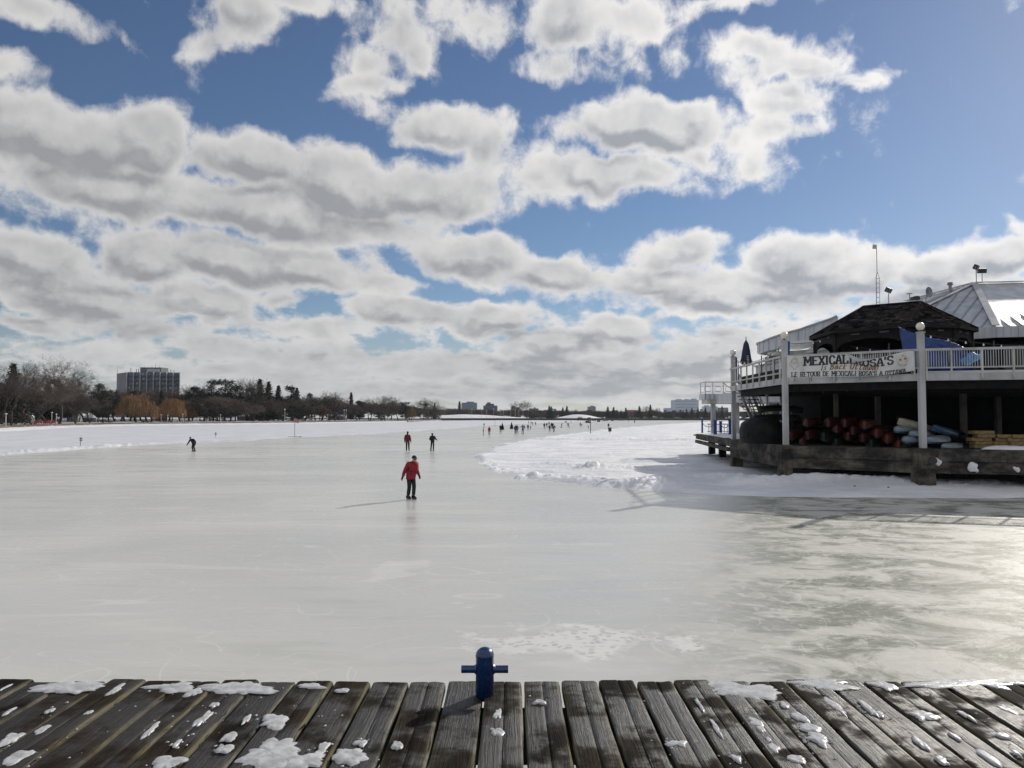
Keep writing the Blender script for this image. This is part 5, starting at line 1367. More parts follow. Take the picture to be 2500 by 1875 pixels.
def bare_tree(seed, h=18.0, spread=.55, fork=.30, levels=6, twig_w=.030, up=.25, droop=0.0, n0=3, multi=1, density=1.0):
    rg = random.Random(seed); tr, cr = MB(), MB()
    def grow(p, d, L, r_, lv):
        steps = 3 if lv < 3 else 2
        for s_ in range(steps):
            d = (d + Vector((rg.gauss(0, .14), rg.gauss(0, .14), rg.gauss(0, .08) + up * .12 - droop * lv * .05))).normalized()
            q = p + d * (L / steps); r1 = r_ * (1 - .28 / steps * (s_ + 1))
            if lv <= 1: tr.tube([p, q], [r_, r1], 7 if lv == 0 else 5, False)
            elif lv <= 4: stick3(cr, p, q, max(r_, .05 - .008 * lv), max(r1, .045 - .008 * lv))
            else:
                ribbon(cr, p, q, max(r_, twig_w), rg)
                for _ in range(2): ribbon(cr, p.lerp(q, rg.random()), q + Vector((rg.gauss(0, .35), rg.gauss(0, .35), rg.gauss(.1, .3))) * (h / 18), twig_w * .55, rg)
            p, r_ = q, r1
            if lv >= 2 and lv < levels:
                for _ in range(1 if rg.random() < .75 * density else 0):
                    side_ = Vector((rg.gauss(0, 1), rg.gauss(0, 1), rg.gauss(.25, .5))).normalized()
                    grow(p, (d * .6 + side_ * .8).normalized(), L * rg.uniform(.42, .62), r_ * .5, lv + 1 if lv < 4 else levels)
        if lv < levels:
            nb = n0 if lv == 0 else rg.choice((2, 3)) if lv < 3 else 2
            ph = rg.uniform(0, 6.28)
            for k in range(nb):
                t = ph + 6.283 * k / nb + rg.gauss(0, .3); sp = spread * rg.uniform(.7, 1.25)
                o_ = d.orthogonal().normalized(); e_ = d.cross(o_)
                nd = (d + (o_ * math.cos(t) + e_ * math.sin(t)) * sp).normalized()
                grow(p, nd, L * rg.uniform(.66, .84), r_ * rg.uniform(.58, .74), lv + 1)
    for m_ in range(multi):
        d0 = Vector((rg.gauss(0, .05 + .16 * (multi > 1)), rg.gauss(0, .05 + .16 * (multi > 1)), 1)).normalized()
        grow(Vector((rg.gauss(0, .2 * (multi > 1)), 0, -.2)), d0, h * fork, h * .019 / math.sqrt(multi), 0)
    top = max(v[2] for v in cr.v); s_ = h / top
    for m_ in (tr, cr): m_.v = [(x * s_, y * s_, z * s_) for x, y, z in m_.v]
    return tr, cr
def clump(mb, c, r_, n, rg, flat=.5, sz=.22):
    for _ in range(n):
        v = Vector((rg.gauss(0, 1), rg.gauss(0, 1), rg.gauss(0, flat))); v = v.normalized() * r_ * rg.uniform(.35, 1.0)
        p = c + Vector((v.x, v.y, v.z * flat * 1.6)); s_ = sz * rg.uniform(.6, 1.5)
        a = Vector((rg.gauss(0, 1), rg.gauss(0, 1), rg.gauss(0, .6))).normalized() * s_; b_ = a.cross(Vector((rg.gauss(0, 1), rg.gauss(0, 1), rg.gauss(0, 1)))).normalized() * s_ * .7
        k = len(mb.v); mb.v += [tuple(p - a), tuple(p + b_), tuple(p + a)]; mb.f.append((k, k + 1, k + 2))
def spruce(seed, h=12.0, w=.22, dens=1.0, droop=.25):
    rg = random.Random(seed); tr, cr = MB(), MB()
    tr.tube([(0, 0, -.2), (0, 0, h * .97)], [h * .014, .03], 6)
    z = h * .05; q_ = h / 14
    while z < h * .985:
        t = z / h; R_ = h * w * (1 - t) ** .8 * rg.uniform(.78, 1.08) + .10 * q_
        n = max(6, int(15 - 7 * t)); ph = rg.uniform(0, 6.28)
        for k in range(n):
            a = ph + 6.283 * k / n + rg.gauss(0, .15); L = R_ * rg.uniform(.7, 1.18); d = Vector((math.cos(a), math.sin(a), 0))
            m_ = max(3, int(L / .34 / q_ * dens))
            for i in range(m_):
                u = (i + rg.random()) / m_; p = Vector((0, 0, z)) + d * L * u + Vector((0, 0, (.15 * u - droop * u * u) * L + rg.gauss(0, .08) * q_))
                clump(cr, p, .24 * q_, 2, rg, .8, .46 * q_ * (1.15 - .5 * u))
        z += h * .034 * rg.uniform(.8, 1.25)
    clump(cr, Vector((0, 0, h * .965)), .16 * q_, 14, rg, 1.2, .14 * q_)
    return tr, cr
def pine(seed, h=14.0, w=.26):
    rg = random.Random(seed); tr, cr = MB(), MB()
    tr.tube([(0, 0, -.2), (.1, .1, h * .5), (0, 0, h * .95)], [h * .018, h * .012, .04], 6)
    for i in range(46):
        t = rg.uniform(.12, 1.0); a = rg.uniform(0, 6.28); R_ = h * w * (1 - abs(t - .45) * 1.15) * rg.uniform(.35, 1.1)
        R_ = max(R_, .15); c = Vector((math.cos(a) * R_, math.sin(a) * R_, h * t * .97 + R_ * .12))
        stick3(tr, Vector((0, 0, h * t * .92)), c, .06, .03)
        clump(cr, c, h * rg.uniform(.065, .11), 75, rg, .6, .30)
    clump(cr, Vector((0, 0, h * .97)), h * .05, 60, rg, 1.0, .2)
    return tr, cr
def willow(seed, h=12.0, w=.55):
    rg = random.Random(seed); tr, cr = bare_tree(seed, h * .9, .62, .26, 3, .05, .1, 0, 4)
    tr.v += []; cr2 = MB()
    for i in range(170):
        a = rg.uniform(0, 6.28); wl_ = w * (1 + .35 * mnoise.noise(Vector((math.cos(a) * 1.6, math.sin(a) * 1.6, seed)))); r_ = math.sqrt(rg.random()) * h * wl_; zt = h * (1 - .5 * (r_ / (h * w)) ** 2) * rg.uniform(.55, 1.0) * (1 + .22 * mnoise.noise(Vector((math.cos(a) * r_ * .45, math.sin(a) * r_ * .45, seed + 5))))
        c = Vector((math.cos(a) * r_, math.sin(a) * r_, zt))
        for k in range(24):
            p = c + Vector((rg.gauss(0, .45), rg.gauss(0, .45), rg.gauss(0, .4))); L = rg.uniform(.8, zt * .80)
            out_ = Vector((math.cos(a), math.sin(a), 0)) * rg.uniform(0, .5)
            ribbon(cr2, p, p + out_ - Vector((rg.gauss(0, .15), rg.gauss(0, .15), L)), .030, rg)
            if rg.random() < .35: ribbon(cr2, p, p + Vector((rg.gauss(0, .5), rg.gauss(0, .5), rg.uniform(.2, .8))), .03, rg)
    tr.v += []; k = len(tr.v); tr.v += cr.v; tr.f += [tuple(i + k for i in f) for f in cr.f]
    return tr, cr2
def shrubby(seed, h=7.0, w=.5):
    """dense dark low evergreen"""
    rg = random.Random(seed); tr, cr = MB(), MB()
    tr.tube([(0, 0, -.2), (0, 0, h * .6)], [.16, .06], 6)
    for i in range(26):
        a = rg.uniform(0, 6.28); r_ = math.sqrt(rg.random()) * h * w; t = rg.uniform(.12, 1) * math.sqrt(max(.05, 1 - (r_ / (h * w)) ** 2))
        clump(cr, Vector((math.cos(a) * r_, math.sin(a) * r_, h * t * .92)), h * .13, 90, rg, .5, .20)
    return tr, cr
def mesh_of(mb, name, m_):
    me = bpy.data.meshes.new(name); me.from_pydata(mb.v, [], mb.f); me.materials.append(m_); me.update(); return me
KINDS = {}
def kind(key, name, gen, tm, cm, cat='tree'):
    tr, cr = gen; KINDS[key] = (name, mesh_of(tr, 'trunk', tm), mesh_of(cr, 'crown', cm), max(v[2] for v in cr.v), cat, cr)
kind('oakA', 'bare_tree', bare_tree(11, 20, .60, .26, 6, .016, .22, 0, 4, 1, 1.4), BARK, TWIG)
kind('oakB', 'bare_tree', bare_tree(23, 18, .55, .27, 6, .019, .25, 0, 3, 1, 1.2), BARK, TWIG)
kind('oakC', 'bare_tree', bare_tree(35, 16, .60, .25, 6, .019, .15, 0, 4, 1, 1.2), BARK, TWIG_L)
kind('elm', 'bare_tree', bare_tree(47, 18, .38, .30, 6, .024, .5, 0, 3, 2, 1.1), BARK, TWIG)
kind('poplar', 'bare_tree', bare_tree(59, 16, .34, .24, 5, .014, .7, 0, 3, 4, .9), BARK, TWIG_L)
kind('lowbare', 'bare_tree', bare_tree(61, 10, .75, .22, 6, .028, .0, 0, 4, 1, 1.3), BARK, TWIG)
kind('lowbareB', 'bare_tree', bare_tree(73, 10, .70, .22, 6, .026, .1, 0, 4, 2, 1.3), BARK, TWIG_L)
kind('russet', 'russet_tree', bare_tree(85, 10, .65, .22, 6, .05, .1, 0, 4, 1, 1.4), BARK, RUSSET)
kind('spruceA', 'spruce_tree', spruce(3, 14, .20), BARK, NEEDLE)
kind('spruceB', 'spruce_tree', spruce(5, 14, .27, 1.1), BARK, NEEDLE)
kind('spruceC', 'spruce_tree', spruce(9, 18, .30, 1.2, .35), BARK, NEEDLE_B)
kind('pineA', 'pine_tree', pine(13, 15, .27), BARK, NEEDLE)
kind('pineB', 'pine_tree', pine(19, 15, .20), BARK, NEEDLE)
kind('willow', 'willow_tree', willow(21, 12), BARK, WILLOW)
kind('willowY', 'willow_tree', willow(27, 12, .42), BARK, WILLOW_Y)
kind('yew', 'yew_bush', shrubby(31, 6, .62), BARK, NEEDLE)
def land_z(D_off): return 1.25 + max(0, D_off - 30) * .006
def shore_y(X):
    pts = sorted((1250 + p.x / p.y * FPX, p.y) for p in SH if p.y > 0)
    return interp(pts, X)
PLANTED = []
def plant(key, X, topY, D, w=1.0, rz=None, ground=None):
    name, tm_, cm_, h0, cat, _ = KINDS[key]
    x = dp(X, 1000, D).x; zt = dp(X, topY, D).z
    zg = ground if ground is not None else 1.2 + .008 * max(0, D - shore_y(X) - 20)
    s_ = (zt - zg) / h0
    o = empty(name, (x, D, zg), rz if rz is not None else rnd.uniform(0, 6.28), None, cat, None, (s_ * w, s_ * w, s_))
    for nm, me in (('trunk', tm_), ('crown', cm_)):
        c = bpy.data.objects.new(nm, me); C.objects.link(c); c.parent = o
    PLANTED.append((X, key, o)); return o
# nearest at left; offsets are metres behind the shoreline
def P(key, X, topY, off, w=1.0, rz=None): return plant(key, X, topY, shore_y(X) + off, w, rz)
L_ = [('oakB', 4, 868, 42, 1.1), ('spruceC', 30, 886, 38, 1.15), ('elm', 55, 872, 46, .9), ('oakB', 28, 905, 22, 1.1), ('oakC', 86, 912, 30, 1.2), ('oakA', 146, 863, 26, 1.12), ('oakC', 112, 922, 48, 1.2), ('spruceB', 116, 930, 66, 1.3), ('pineB', 134, 920, 70, 1.2),
      ('oakB', 186, 916, 40, 1.15), ('oakC', 208, 914, 52, 1.1), ('oakC', 222, 926, 60, 1.1), ('pineA', 240, 934, 48, .9), ('lowbare', 185, 960, 20, 1.3), ('lowbare', 220, 962, 30, 1.4), ('elm', 252, 930, 60, 1.0), ('oakB', 266, 941, 70, 1.1), ('oakC', 280, 944, 62, 1.1), ('lowbare', 296, 952, 66, 1.2), ('oakC', 318, 940, 78, 1.2), ('oakC', 345, 946, 80, 1.2), ('lowbare', 372, 950, 78, 1.3), ('lowbare', 304, 951, 58, 1.3), ('lowbareB', 330, 950, 60, 1.4), ('lowbare', 358, 952, 60, 1.3), ('lowbareB', 388, 952, 62, 1.4), ('lowbare', 414, 950, 60, 1.3), ('oakC', 400, 950, 80, 1.2),
      ('willow', 333, 956, 24, 1.25), ('spruceB', 393, 954, 40, 1.0), ('willow', 420, 967, 24, 1.05), ('willow', 452, 975, 36, .9), ('yew', 20, 1002, 26, 1.2), ('yew', 52, 1008, 24, 1.0), ('oakC', 440, 944, 62, 1.1), ('oakC', 462, 938, 74, 1.1),
      ('pineB', 470, 940, 50, 1.3), ('elm', 488, 932, 60, 1.2), ('pineA', 521, 924, 52, 1.1), ('pineA', 549, 923, 54, 1.15), ('pineA', 575, 938, 56, 1.1), ('lowbare', 498, 965, 30, 1.5), ('lowbareB', 530, 962, 34, 1.4), ('lowbareB', 562, 966, 28, 1.3), ('yew', 536, 996, 26, 1.4), ('yew', 505, 1002, 24, 1.1),
      ('poplar', 604, 916, 60, 1.3), ('poplar', 616, 915, 62, 1.2), ('pineA', 611, 944, 46, .8), ('spruceB', 634, 924, 50, 1.15), ('spruceB', 655, 930, 52, 1.15), ('lowbareB', 622, 985, 26, 1.3), ('lowbare', 642, 966, 34, 1.3), ('spruceB', 679, 940, 50, 1.2), ('lowbare', 690, 976, 30, 1.2), ('yew', 682, 1000, 26, .9),
      ('pineB', 711, 939, 48, 1.4), ('spruceB', 724, 946, 54, 1.0), ('lowbare', 716, 966, 30, 1.5), ('lowbare', 745, 960, 40, 1.5), ('pineA', 757, 958, 50, .8), ('yew', 742, 996, 22, 1.3), ('lowbare', 738, 978, 24, 1.1), ('oakB', 770, 960, 60, 1.3), ('lowbare', 786, 962, 50, 1.6), ('russet', 782, 984, 26, 1.3),
      ('lowbareB', 802, 962, 46, 1.4), ('oakC', 828, 951, 60, 1.0), ('oakB', 842, 960, 52, 1.1), ('spruceA', 857, 957, 50, 1.15), ('pineB', 878, 976, 46, 1.1), ('lowbare', 818, 978, 26, 1.3), ('lowbare', 846, 980, 30, 1.4), ('lowbare', 872, 984, 28, 1.3), ('oakB', 901, 964, 44, 1.2), ('oakC', 930, 962, 46, 1.1), ('oakB', 955, 959, 48, 1.35), ('lowbare', 905, 980, 26, 1.4), ('russet', 932, 984, 34, .8), ('yew', 925, 1003, 22, 1.1), ('lowbare', 940, 980, 24, 1.2),
      ('pineA', 990, 980, 46, 1.5), ('lowbare', 972, 980, 30, 1.3), ('lowbare', 1000, 984, 40, 1.5), ('willowY', 1005, 990, 20, .85), ('elm', 1035, 967, 50, 1.1), ('oakC', 1044, 974, 56, 1.0), ('pineA', 1040, 984, 40, .9), ('lowbareB', 1034, 998, 24, 1.1), ('spruceA', 1061, 982, 60, .9), ('lowbare', 1052, 990, 44, 1.3), ('oakC', 1071, 986, 60, 1.0)]
for a in L_: P(*a)
LEFT_N = len(PLANTED)
# beyond the lake wall
FZ = 1.75
F_L = [('oakC', 1085, 990, 830), ('spruceA', 1122, 979, 840), ('oakB', 1096, 992, 850), ('lowbare', 1110, 994, 835), ('lowbare', 1130, 996, 830), ('oakC', 1150, 996, 850), ('oakB', 1172, 997, 860), ('lowbare', 1200, 996, 860), ('oakC', 1222, 998, 860), ('lowbare', 1240, 1000, 850), ('poplar', 1266, 976, 870), ('poplar', 1286, 974, 875), ('oakC', 1300, 996, 850), ('lowbare', 1314, 998, 840), ('russet', 1258, 1000, 860),
       ('spruceB', 1341, 990, 830), ('spruceB', 1346, 992, 826), ('pineA', 1353, 997, 835), ('spruceB', 1374, 994, 830), ('spruceB', 1384, 991, 828), ('lowbare', 1362, 1000, 850), ('oakC', 1404, 998, 900), ('lowbare', 1425, 1000, 900), ('oakB', 1448, 1000, 860), ('lowbare', 1462, 1001, 850), ('lowbare', 1474, 1002, 850), ('spruceB', 1484, 992, 840), ('spruceB', 1498, 993, 842), ('spruceB', 1506, 1000, 836), ('spruceB', 1516, 1001, 835), ('spruceB', 1528, 995, 838), ('lowbare', 1541, 1000, 860),
       ('spruceB', 1561, 991, 835), ('pineA', 1552, 1003, 840), ('oakC', 1576, 989, 880), ('spruceA', 1588, 987, 842), ('oakC', 1583, 996, 870), ('lowbare', 1600, 998, 860), ('oakC', 1612, 994, 880), ('pineA', 1625, 1000, 850), ('lowbare', 1636, 1003, 860), ('pineA', 1661, 1000, 830), ('spruceB', 1676, 998, 835), ('spruceB', 1668, 1002, 832), ('spruceB', 1689, 996, 832), ('spruceB', 1704, 996, 830), ('pineA', 1712, 998, 832), ('spruceB', 1722, 994, 836), ('spruceB', 1736, 997, 838), ('spruceB', 1748, 999, 838), ('spruceA', 1763, 991, 800), ('pineA', 1775, 1001, 840), ('lowbare', 1790, 1000, 850)]
for key, X, Y, D in F_L: plant(key, X, Y, D, {'l': 1.3, 's': 1.35, 'p': 1.1}.get(key[0], 1.0), None, FZ)
# labels: kind plus its count from a landmark that can be found in the photo
LM = [(-50, 'the left edge of the photo'), (147, 'the tallest bare tree'), (357, 'the apartment slab centre'), (719, 'the orange flag pole'), (995, 'the middle skater pair'), (1226, 'the ice evergreens'), (1442, 'the sign pole'), (1677, 'the big pale office block')]
NMS = {'oakA': 'tall spreading bare tree', 'oakB': 'brown bare tree', 'oakC': 'grey bare tree', 'elm': 'upright bare tree', 'poplar': 'slim many-stemmed bare tree', 'lowbare': 'low broad bare tree', 'lowbareB': 'low pale bare tree', 'russet': 'russet leafy tree', 'spruceA': 'narrow dark spruce', 'spruceB': 'broad dark spruce', 'spruceC': 'big brownish spruce', 'pineA': 'clumpy dark pine', 'pineB': 'thin dark pine', 'willow': 'orange weeping willow', 'willowY': 'yellow weeping willow', 'yew': 'low dark evergreen bush'}
cnt = {}
for X, key, o in sorted(PLANTED, key=lambda t: (t[0], t[1])):
    if key == 'oakA': o['label'] = 'tallest spreading bare tree on the left shore'; o['group'] = 'trees along the left shore'; continue
    lm = [l for l in LM if l[0] <= X][-1][1]; c = cnt[(key, lm)] = cnt.get((key, lm), -1) + 1
    o['label'] = f'{NMS[key]}, {nth(c, 0)} right of {lm}'
    o['group'] = 'trees along the left shore' if X < 1080 else 'trees beyond the lake wall'

# woods that read as one mass behind the single trees
def merge_wood(name, items, lab):
    groups = {}
    for key, x, y, z, s_, sx in items:
        cr = KINDS[key][5]; V = np.array(cr.v) * np.array([s_ * sx, s_ * sx, s_]) ; a = rnd.uniform(0, 6.28)
        Rm = np.array([[math.cos(a), -math.sin(a), 0], [math.sin(a), math.cos(a), 0], [0, 0, 1]]); V = V @ Rm.T + np.array([x, y, z])
        g = groups.setdefault(key, [[], [], 0]); g[0].append(V); g[1].append([tuple(i + g[2] for i in f) for f in cr.f]); g[2] += len(V)
    mats_, VV, FF, MI, off = [], [], [], [], 0
    for key, (vs_, fs_, n_) in groups.items():
        mi = len(mats_); mats_.append(KINDS[key][2].materials[0])
        for f_ in fs_:
            FF += [tuple(i + off for i in f) for f in f_]; MI += [mi] * len(f_)
        VV += [tuple(p) for v in vs_ for p in v]; off += n_
    o = link_mesh(name, VV, FF, mats_, midx=MI); return tag(o, lab, None, kind='stuff')
items = []
top = [(-80, 915), (0, 925), (60, 935), (150, 945), (240, 946), (290, 944), (430, 944), (480, 946), (560, 948), (640, 950), (720, 958), (800, 968), (900, 974), (960, 972), (1020, 984), (1075, 992)]
rg = random.Random(77)
for X in range(-60, 1078, 12):
    for row in range(3):
        D = shore_y(X) + 62 + row * 45 + rg.uniform(-12, 12); key = rg.choice(('lowbare', 'lowbare', 'lowbareB', 'oakB', 'pineA', 'russet' if rg.random() < .3 else 'lowbare'))
        h0 = KINDS[key][3]; zt = dp(X, interp(top, X) + rg.uniform(0, 22) + row * 4, D).z; zg = 1.6 + .006 * 60
        items.append((key, dp(X + rg.uniform(-5, 5), 1000, D).x, D, zg - .5, max(.2, (zt - zg) / h0), 1.45))
merge_wood('wood', items, 'brown wooded slope behind the trees on the left shore')
items = []
for X in range(1070, 1860, 8):
    for row in range(2):
        D = 890 + row * 90 + rg.uniform(-15, 15); key = rg.choice(('lowbare', 'lowbareB', 'pineA', 'lowbare'))
        h0 = KINDS[key][3]; zt = dp(X, interp([(1070, 994), (1150, 996), (1300, 997), (1500, 1001), (1860, 1001)], X) + rg.uniform(0, 8), D).z
        items.append((key, dp(X, 1000, D).x, D, 1.5, max(.2, (zt - 1.5) / h0), 2.2))
for X in range(1290, 1860, 4): items.append((rg.choice(('yew', 'lowbare')), dp(X, 1000, 862).x, 862 + rg.uniform(-12, 12), 1.6, rg.uniform(.4, .8), 2.0))
merge_wood('wood', items, 'bluish brown wooded shore beyond the lake wall')
# hedge-like ground thickets under the left trees
def thicket(X, off, w_, h_, lab):
    D = shore_y(X) + off; x = dp(X, 1000, D).x; mb = MB(); r2 = random.Random(int(X))
    for i in range(int(w_ * 3)): clump(mb, Vector((r2.uniform(-w_ / 2, w_ / 2), r2.uniform(-1, 1), h_ * r2.uniform(.1, .7))), h_ * .5, 16, r2, .6, .22)
    o = mb.build('thicket', NEEDLE_B); o.location = (x, D, 1.15); tag(o, lab, 'shrub')
for X, off, w_, h_, lab in ((260, 14, 5.5, 1.3, 'low dark thicket on the bank left of the first willow'), (357, 16, 4.5, 1.1, 'low dark thicket under the right side of the first willow'), (405, 18, 6, .9, 'low dark thicket between the two orange willows'), (450, 18, 5, .7, 'low dark thicket under the second willow')):
    thicket(X, off, w_, h_, lab)

# ================================================================ far buildings, lake wall, things on the ice
wall = empty('lake_wall', (200, 758, 0), label='long dark stone retaining wall closing the far end of the lake', cat='wall')
WALLM = mat('dark_stone', (.050, .048, .050), (.085, .080, .082), .9, .08, (1, 1, 3))
mb = MB(); mb.box((280, 758, .85), (740, 2, 2.0)); mb.build('stonework', WALLM, wall)
mb = MB(); mb.box((280, 757.6, 1.98), (740, 3.2, .22)); mb.build('coping', M['brick_far'], wall)
rebase(wall)
q = shore[-1]
mb = MB()
for (X0, X1, Y) in ((995, 1076, 1027.4),):
    a, b_ = gp(X0, 1030.5), gp(X1, 1028.2); mb.bar((a.x, a.y, .6), (b_.x, b_.y, .6), 1.0, 1.4)
o = mb.build('stone_quay', mat('pale_stone', (.23, .20, .18), (.16, .14, .13), .9, .3)); tag(o, 'low pale stone quay on the left shore beside the yellow willow', 'quay')
for c in (o,): pass

def block(name, X0, X1, Ytop, D, depth, mt, lab, storeys, bays, fins=None, z0=1.2, pent=None, wl='glass_far'):
    """a slab building with recessed storeys, fins and a roof house"""
    x0, x1 = dp(X0, 1000, D).x, dp(X1, 1000, D).x; zt = dp(X0, Ytop, D).z; w = x1 - x0; hgt = zt - z0
    o = empty(name, ((x0 + x1) / 2, D, z0), 0, lab, 'building')
    mb = MB(); mb.box((0, depth / 2, hgt / 2), (w, depth, hgt)); mb.build('wall', mt, o)
    sh = hgt / storeys; bw = w / bays
    for s_ in range(storeys):
        mb = MB()
        for b_ in range(bays):
            mb.box((-w / 2 + bw * (b_ + .5), -.06, sh * (s_ + .58)), (bw * .80, .14, sh * .46))
        mb.build('window_band', M[wl], o)
    if pent:
        for (u0, u1, h_, dd) in pent:
            mb = MB(); mb.box((-w / 2 + w * (u0 + u1) / 2, depth * .5, hgt + h_ / 2), (w * (u1 - u0), depth * dd, h_)); mb.build('roof_house', mt, o)
    return o, w, hgt
# the apartment slab on the left: gable wall, eight bays with pale fins, balconies, penthouse
D0 = 470.0
p0, p1 = dp(309.8, 1000, D0), dp(430.7, 1000, D0); pg = dp(283.4, 1000, D0 + 16)
zt = dp(310, 908.5, D0).z; zb = 3.0; Hh = zt - zb
apt = empty('apartment_building', ((p0.x + p1.x) / 2, D0 + 8, zb), 0, 'dark ten-storey apartment slab with pale vertical fins above the left treeline', 'building')
mb = MB(); ax = p0.x; bx = p1.x
mb.prism([(ax, D0), (bx, D0 + 5), (bx - 12, D0 + 21), (pg.x, D0 + 16)], zb, zt); mb.build('wall', mat('grey_concrete', (.14, .145, .165), (.11, .115, .13), .85, .1), apt)
fin = mat('pale_fin', (.42, .43, .46), (.36, .37, .4), .8, .2)
n_st, n_b = 10, 8; sh = Hh / n_st; bw = (bx - ax) / n_b
g_dark, g_lit = M['glass_far'], mat('pale_curtain', (.30, .34, .38), (.2, .24, .28), .5, .3)
mb1, mb2, mb3, mb4 = MB(), MB(), MB(), MB(); r3 = random.Random(4)
for b_ in range(n_b):
    for s_ in range(n_st):
        cx = ax + bw * (b_ + .5); y = D0 + 5 * (b_ + .5) / n_b; z = zb + sh * (s_ + .5)
        w_m = MB(); w_m.box((cx, y - .12, z + .15), (bw * .86, .3, sh * .62)); w_m.build('window', g_dark, apt)
        if r3.random() < .32: mb2.box((cx + r3.uniform(-1, 1), y - .34, z + .2), (r3.uniform(.7, 1.8), .1, sh * .42))
        mb3.box((cx, y - .75, z - sh * .42), (bw * .94, 1.1, .18)); 
        if (b_ in (0, 3, 4, 7)): mb4.box((cx + (bw * .22 if b_ in (0, 4) else -bw * .22), y - 1.2, z - sh * .2), (bw * .45, .08, sh * .34))
mb2.build('curtain', g_lit, apt); mb3.build('balcony_slab', mat('slab_grey', (.16, .17, .19), None, .8), apt); mb4.build('balcony_front', mat('balcony_dark', (.05, .07, .09), (.08, .10, .12), .5, .4), apt)
for b_ in range(n_b + 1):
    mb = MB(); mb.box((ax + bw * b_, D0 + 5 * b_ / n_b - .8, zb + Hh / 2), (.34, 1.1, Hh + .2)); mb.build('fin', fin, apt)
pz = dp(350, 897.5, D0 + 8).z; xa, xb = dp(346, 1000, D0 + 8).x, dp(394.5, 1000, D0 + 8).x
ph = mat('penthouse_grey', (.15, .17, .20), (.10, .11, .13), .8, .5)
mb = MB(); mb.prism([(xa, D0 + 5), (xb, D0 + 6.5), (xb + 1, D0 + 14), (xa, D0 + 14)], zt, pz); mb.build('penthouse', ph, apt)
mb = MB(); mb.prism([(xa + (xb - xa) * .35, D0 + 4.8), (xb - .6, D0 + 6), (xb - .6, D0 + 13), (xa + (xb - xa) * .35, D0 + 13)], zt + .4, pz - 1.0); mb.build('penthouse_panel', fin, apt)
for X, Y, hh_ in ((319.5, 908, 2.6), (333, 909, 2.0), (338.5, 909, 2.2), (380, 896, 1.8), (352, 897, .9), (371, 897, .8), (389, 897, 1.0), (412, 912, 1.4), (417, 912, 2.4), (424.5, 913, 2.2), (287, 907, 1.5)):
    p = dp(X, Y, D0 + 8); mb = MB(); mb.tube([(p.x, p.y, p.z - 1.0), (p.x, p.y, p.z + hh_)], .22 if hh_ > 1.9 else .12, 5); mb.build('rooftop_mast', M['grey_metal'], apt)
rebase(apt)
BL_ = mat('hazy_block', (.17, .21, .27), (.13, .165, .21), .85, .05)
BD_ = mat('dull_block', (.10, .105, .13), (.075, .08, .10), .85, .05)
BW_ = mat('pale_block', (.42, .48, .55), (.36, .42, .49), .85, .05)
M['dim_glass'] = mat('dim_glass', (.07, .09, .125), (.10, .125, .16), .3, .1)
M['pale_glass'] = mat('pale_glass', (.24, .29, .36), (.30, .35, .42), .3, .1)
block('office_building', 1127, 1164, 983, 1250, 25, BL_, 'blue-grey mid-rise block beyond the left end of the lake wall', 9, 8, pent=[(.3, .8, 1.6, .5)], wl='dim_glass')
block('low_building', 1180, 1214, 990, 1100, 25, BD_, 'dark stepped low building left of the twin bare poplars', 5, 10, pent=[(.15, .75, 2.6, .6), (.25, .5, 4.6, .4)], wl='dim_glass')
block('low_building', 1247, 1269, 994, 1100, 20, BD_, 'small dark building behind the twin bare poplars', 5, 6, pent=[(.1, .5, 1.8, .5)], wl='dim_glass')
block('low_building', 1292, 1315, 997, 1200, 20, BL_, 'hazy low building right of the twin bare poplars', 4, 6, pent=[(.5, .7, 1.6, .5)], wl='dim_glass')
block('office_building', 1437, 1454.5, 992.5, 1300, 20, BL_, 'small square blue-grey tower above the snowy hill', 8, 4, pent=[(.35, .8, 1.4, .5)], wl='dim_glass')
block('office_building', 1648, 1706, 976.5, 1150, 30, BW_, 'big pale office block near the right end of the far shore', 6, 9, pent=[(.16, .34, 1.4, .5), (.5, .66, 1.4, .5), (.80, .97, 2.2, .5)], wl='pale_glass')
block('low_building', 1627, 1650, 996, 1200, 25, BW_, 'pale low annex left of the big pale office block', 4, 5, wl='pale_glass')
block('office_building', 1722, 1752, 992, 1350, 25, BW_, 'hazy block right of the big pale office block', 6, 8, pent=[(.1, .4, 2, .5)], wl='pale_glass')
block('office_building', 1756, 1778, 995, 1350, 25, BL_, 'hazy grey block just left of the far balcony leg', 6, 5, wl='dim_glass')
block('low_building', 996, 1018, 994, 900, 18, BD_, 'dark flat building rising behind the yellow willow', 4, 5, wl='dim_glass')
def house(X, Yt, Yb, w_px, D, wall_m, roof_m, lab):
    c = dp(X, Yb, D); w = w_px / FPX * D; h = (Yb - Yt) / FPX * D
    o = empty('house', (c.x, D, c.z), 0, lab, 'house')
    mb = MB(); mb.box((0, w * .35, h * .30), (w * .92, w * .7, h * .6)); mb.build('wall', wall_m, o)
    mb = MB(); mb.add([(-w / 2, -.2, h * .58), (w / 2, -.2, h * .58), (w / 2, w * .75, h * .58), (-w / 2, w * .75, h * .58), (-w * .42, w * .35, h), (w * .42, w * .35, h)], [(0, 1, 5, 4), (2, 3, 4, 5), (0, 4, 3), (1, 2, 5), (3, 2, 1, 0)]); mb.build('roof', roof_m, o)
    for k in (-.3, 0, .3):
        mb = MB(); mb.box((w * k, -.05, h * .3), (w * .14, .12, h * .28)); mb.build('window', M['dim_glass'], o)
house(1545, 1001, 1015, 30, 845, M['brick_far'], mat('dull_red_roof', (.17, .055, .05), (.12, .045, .045), .8, .2), 'low brick house with dull red roof between the spruces on the far shore')
house(452, 981, 1022, 30, 375, mat('ochre_wall', (.42, .27, .10), (.3, .2, .08), .8, .5), M['dark_wood'], 'ochre gabled house half hidden behind the second willow')
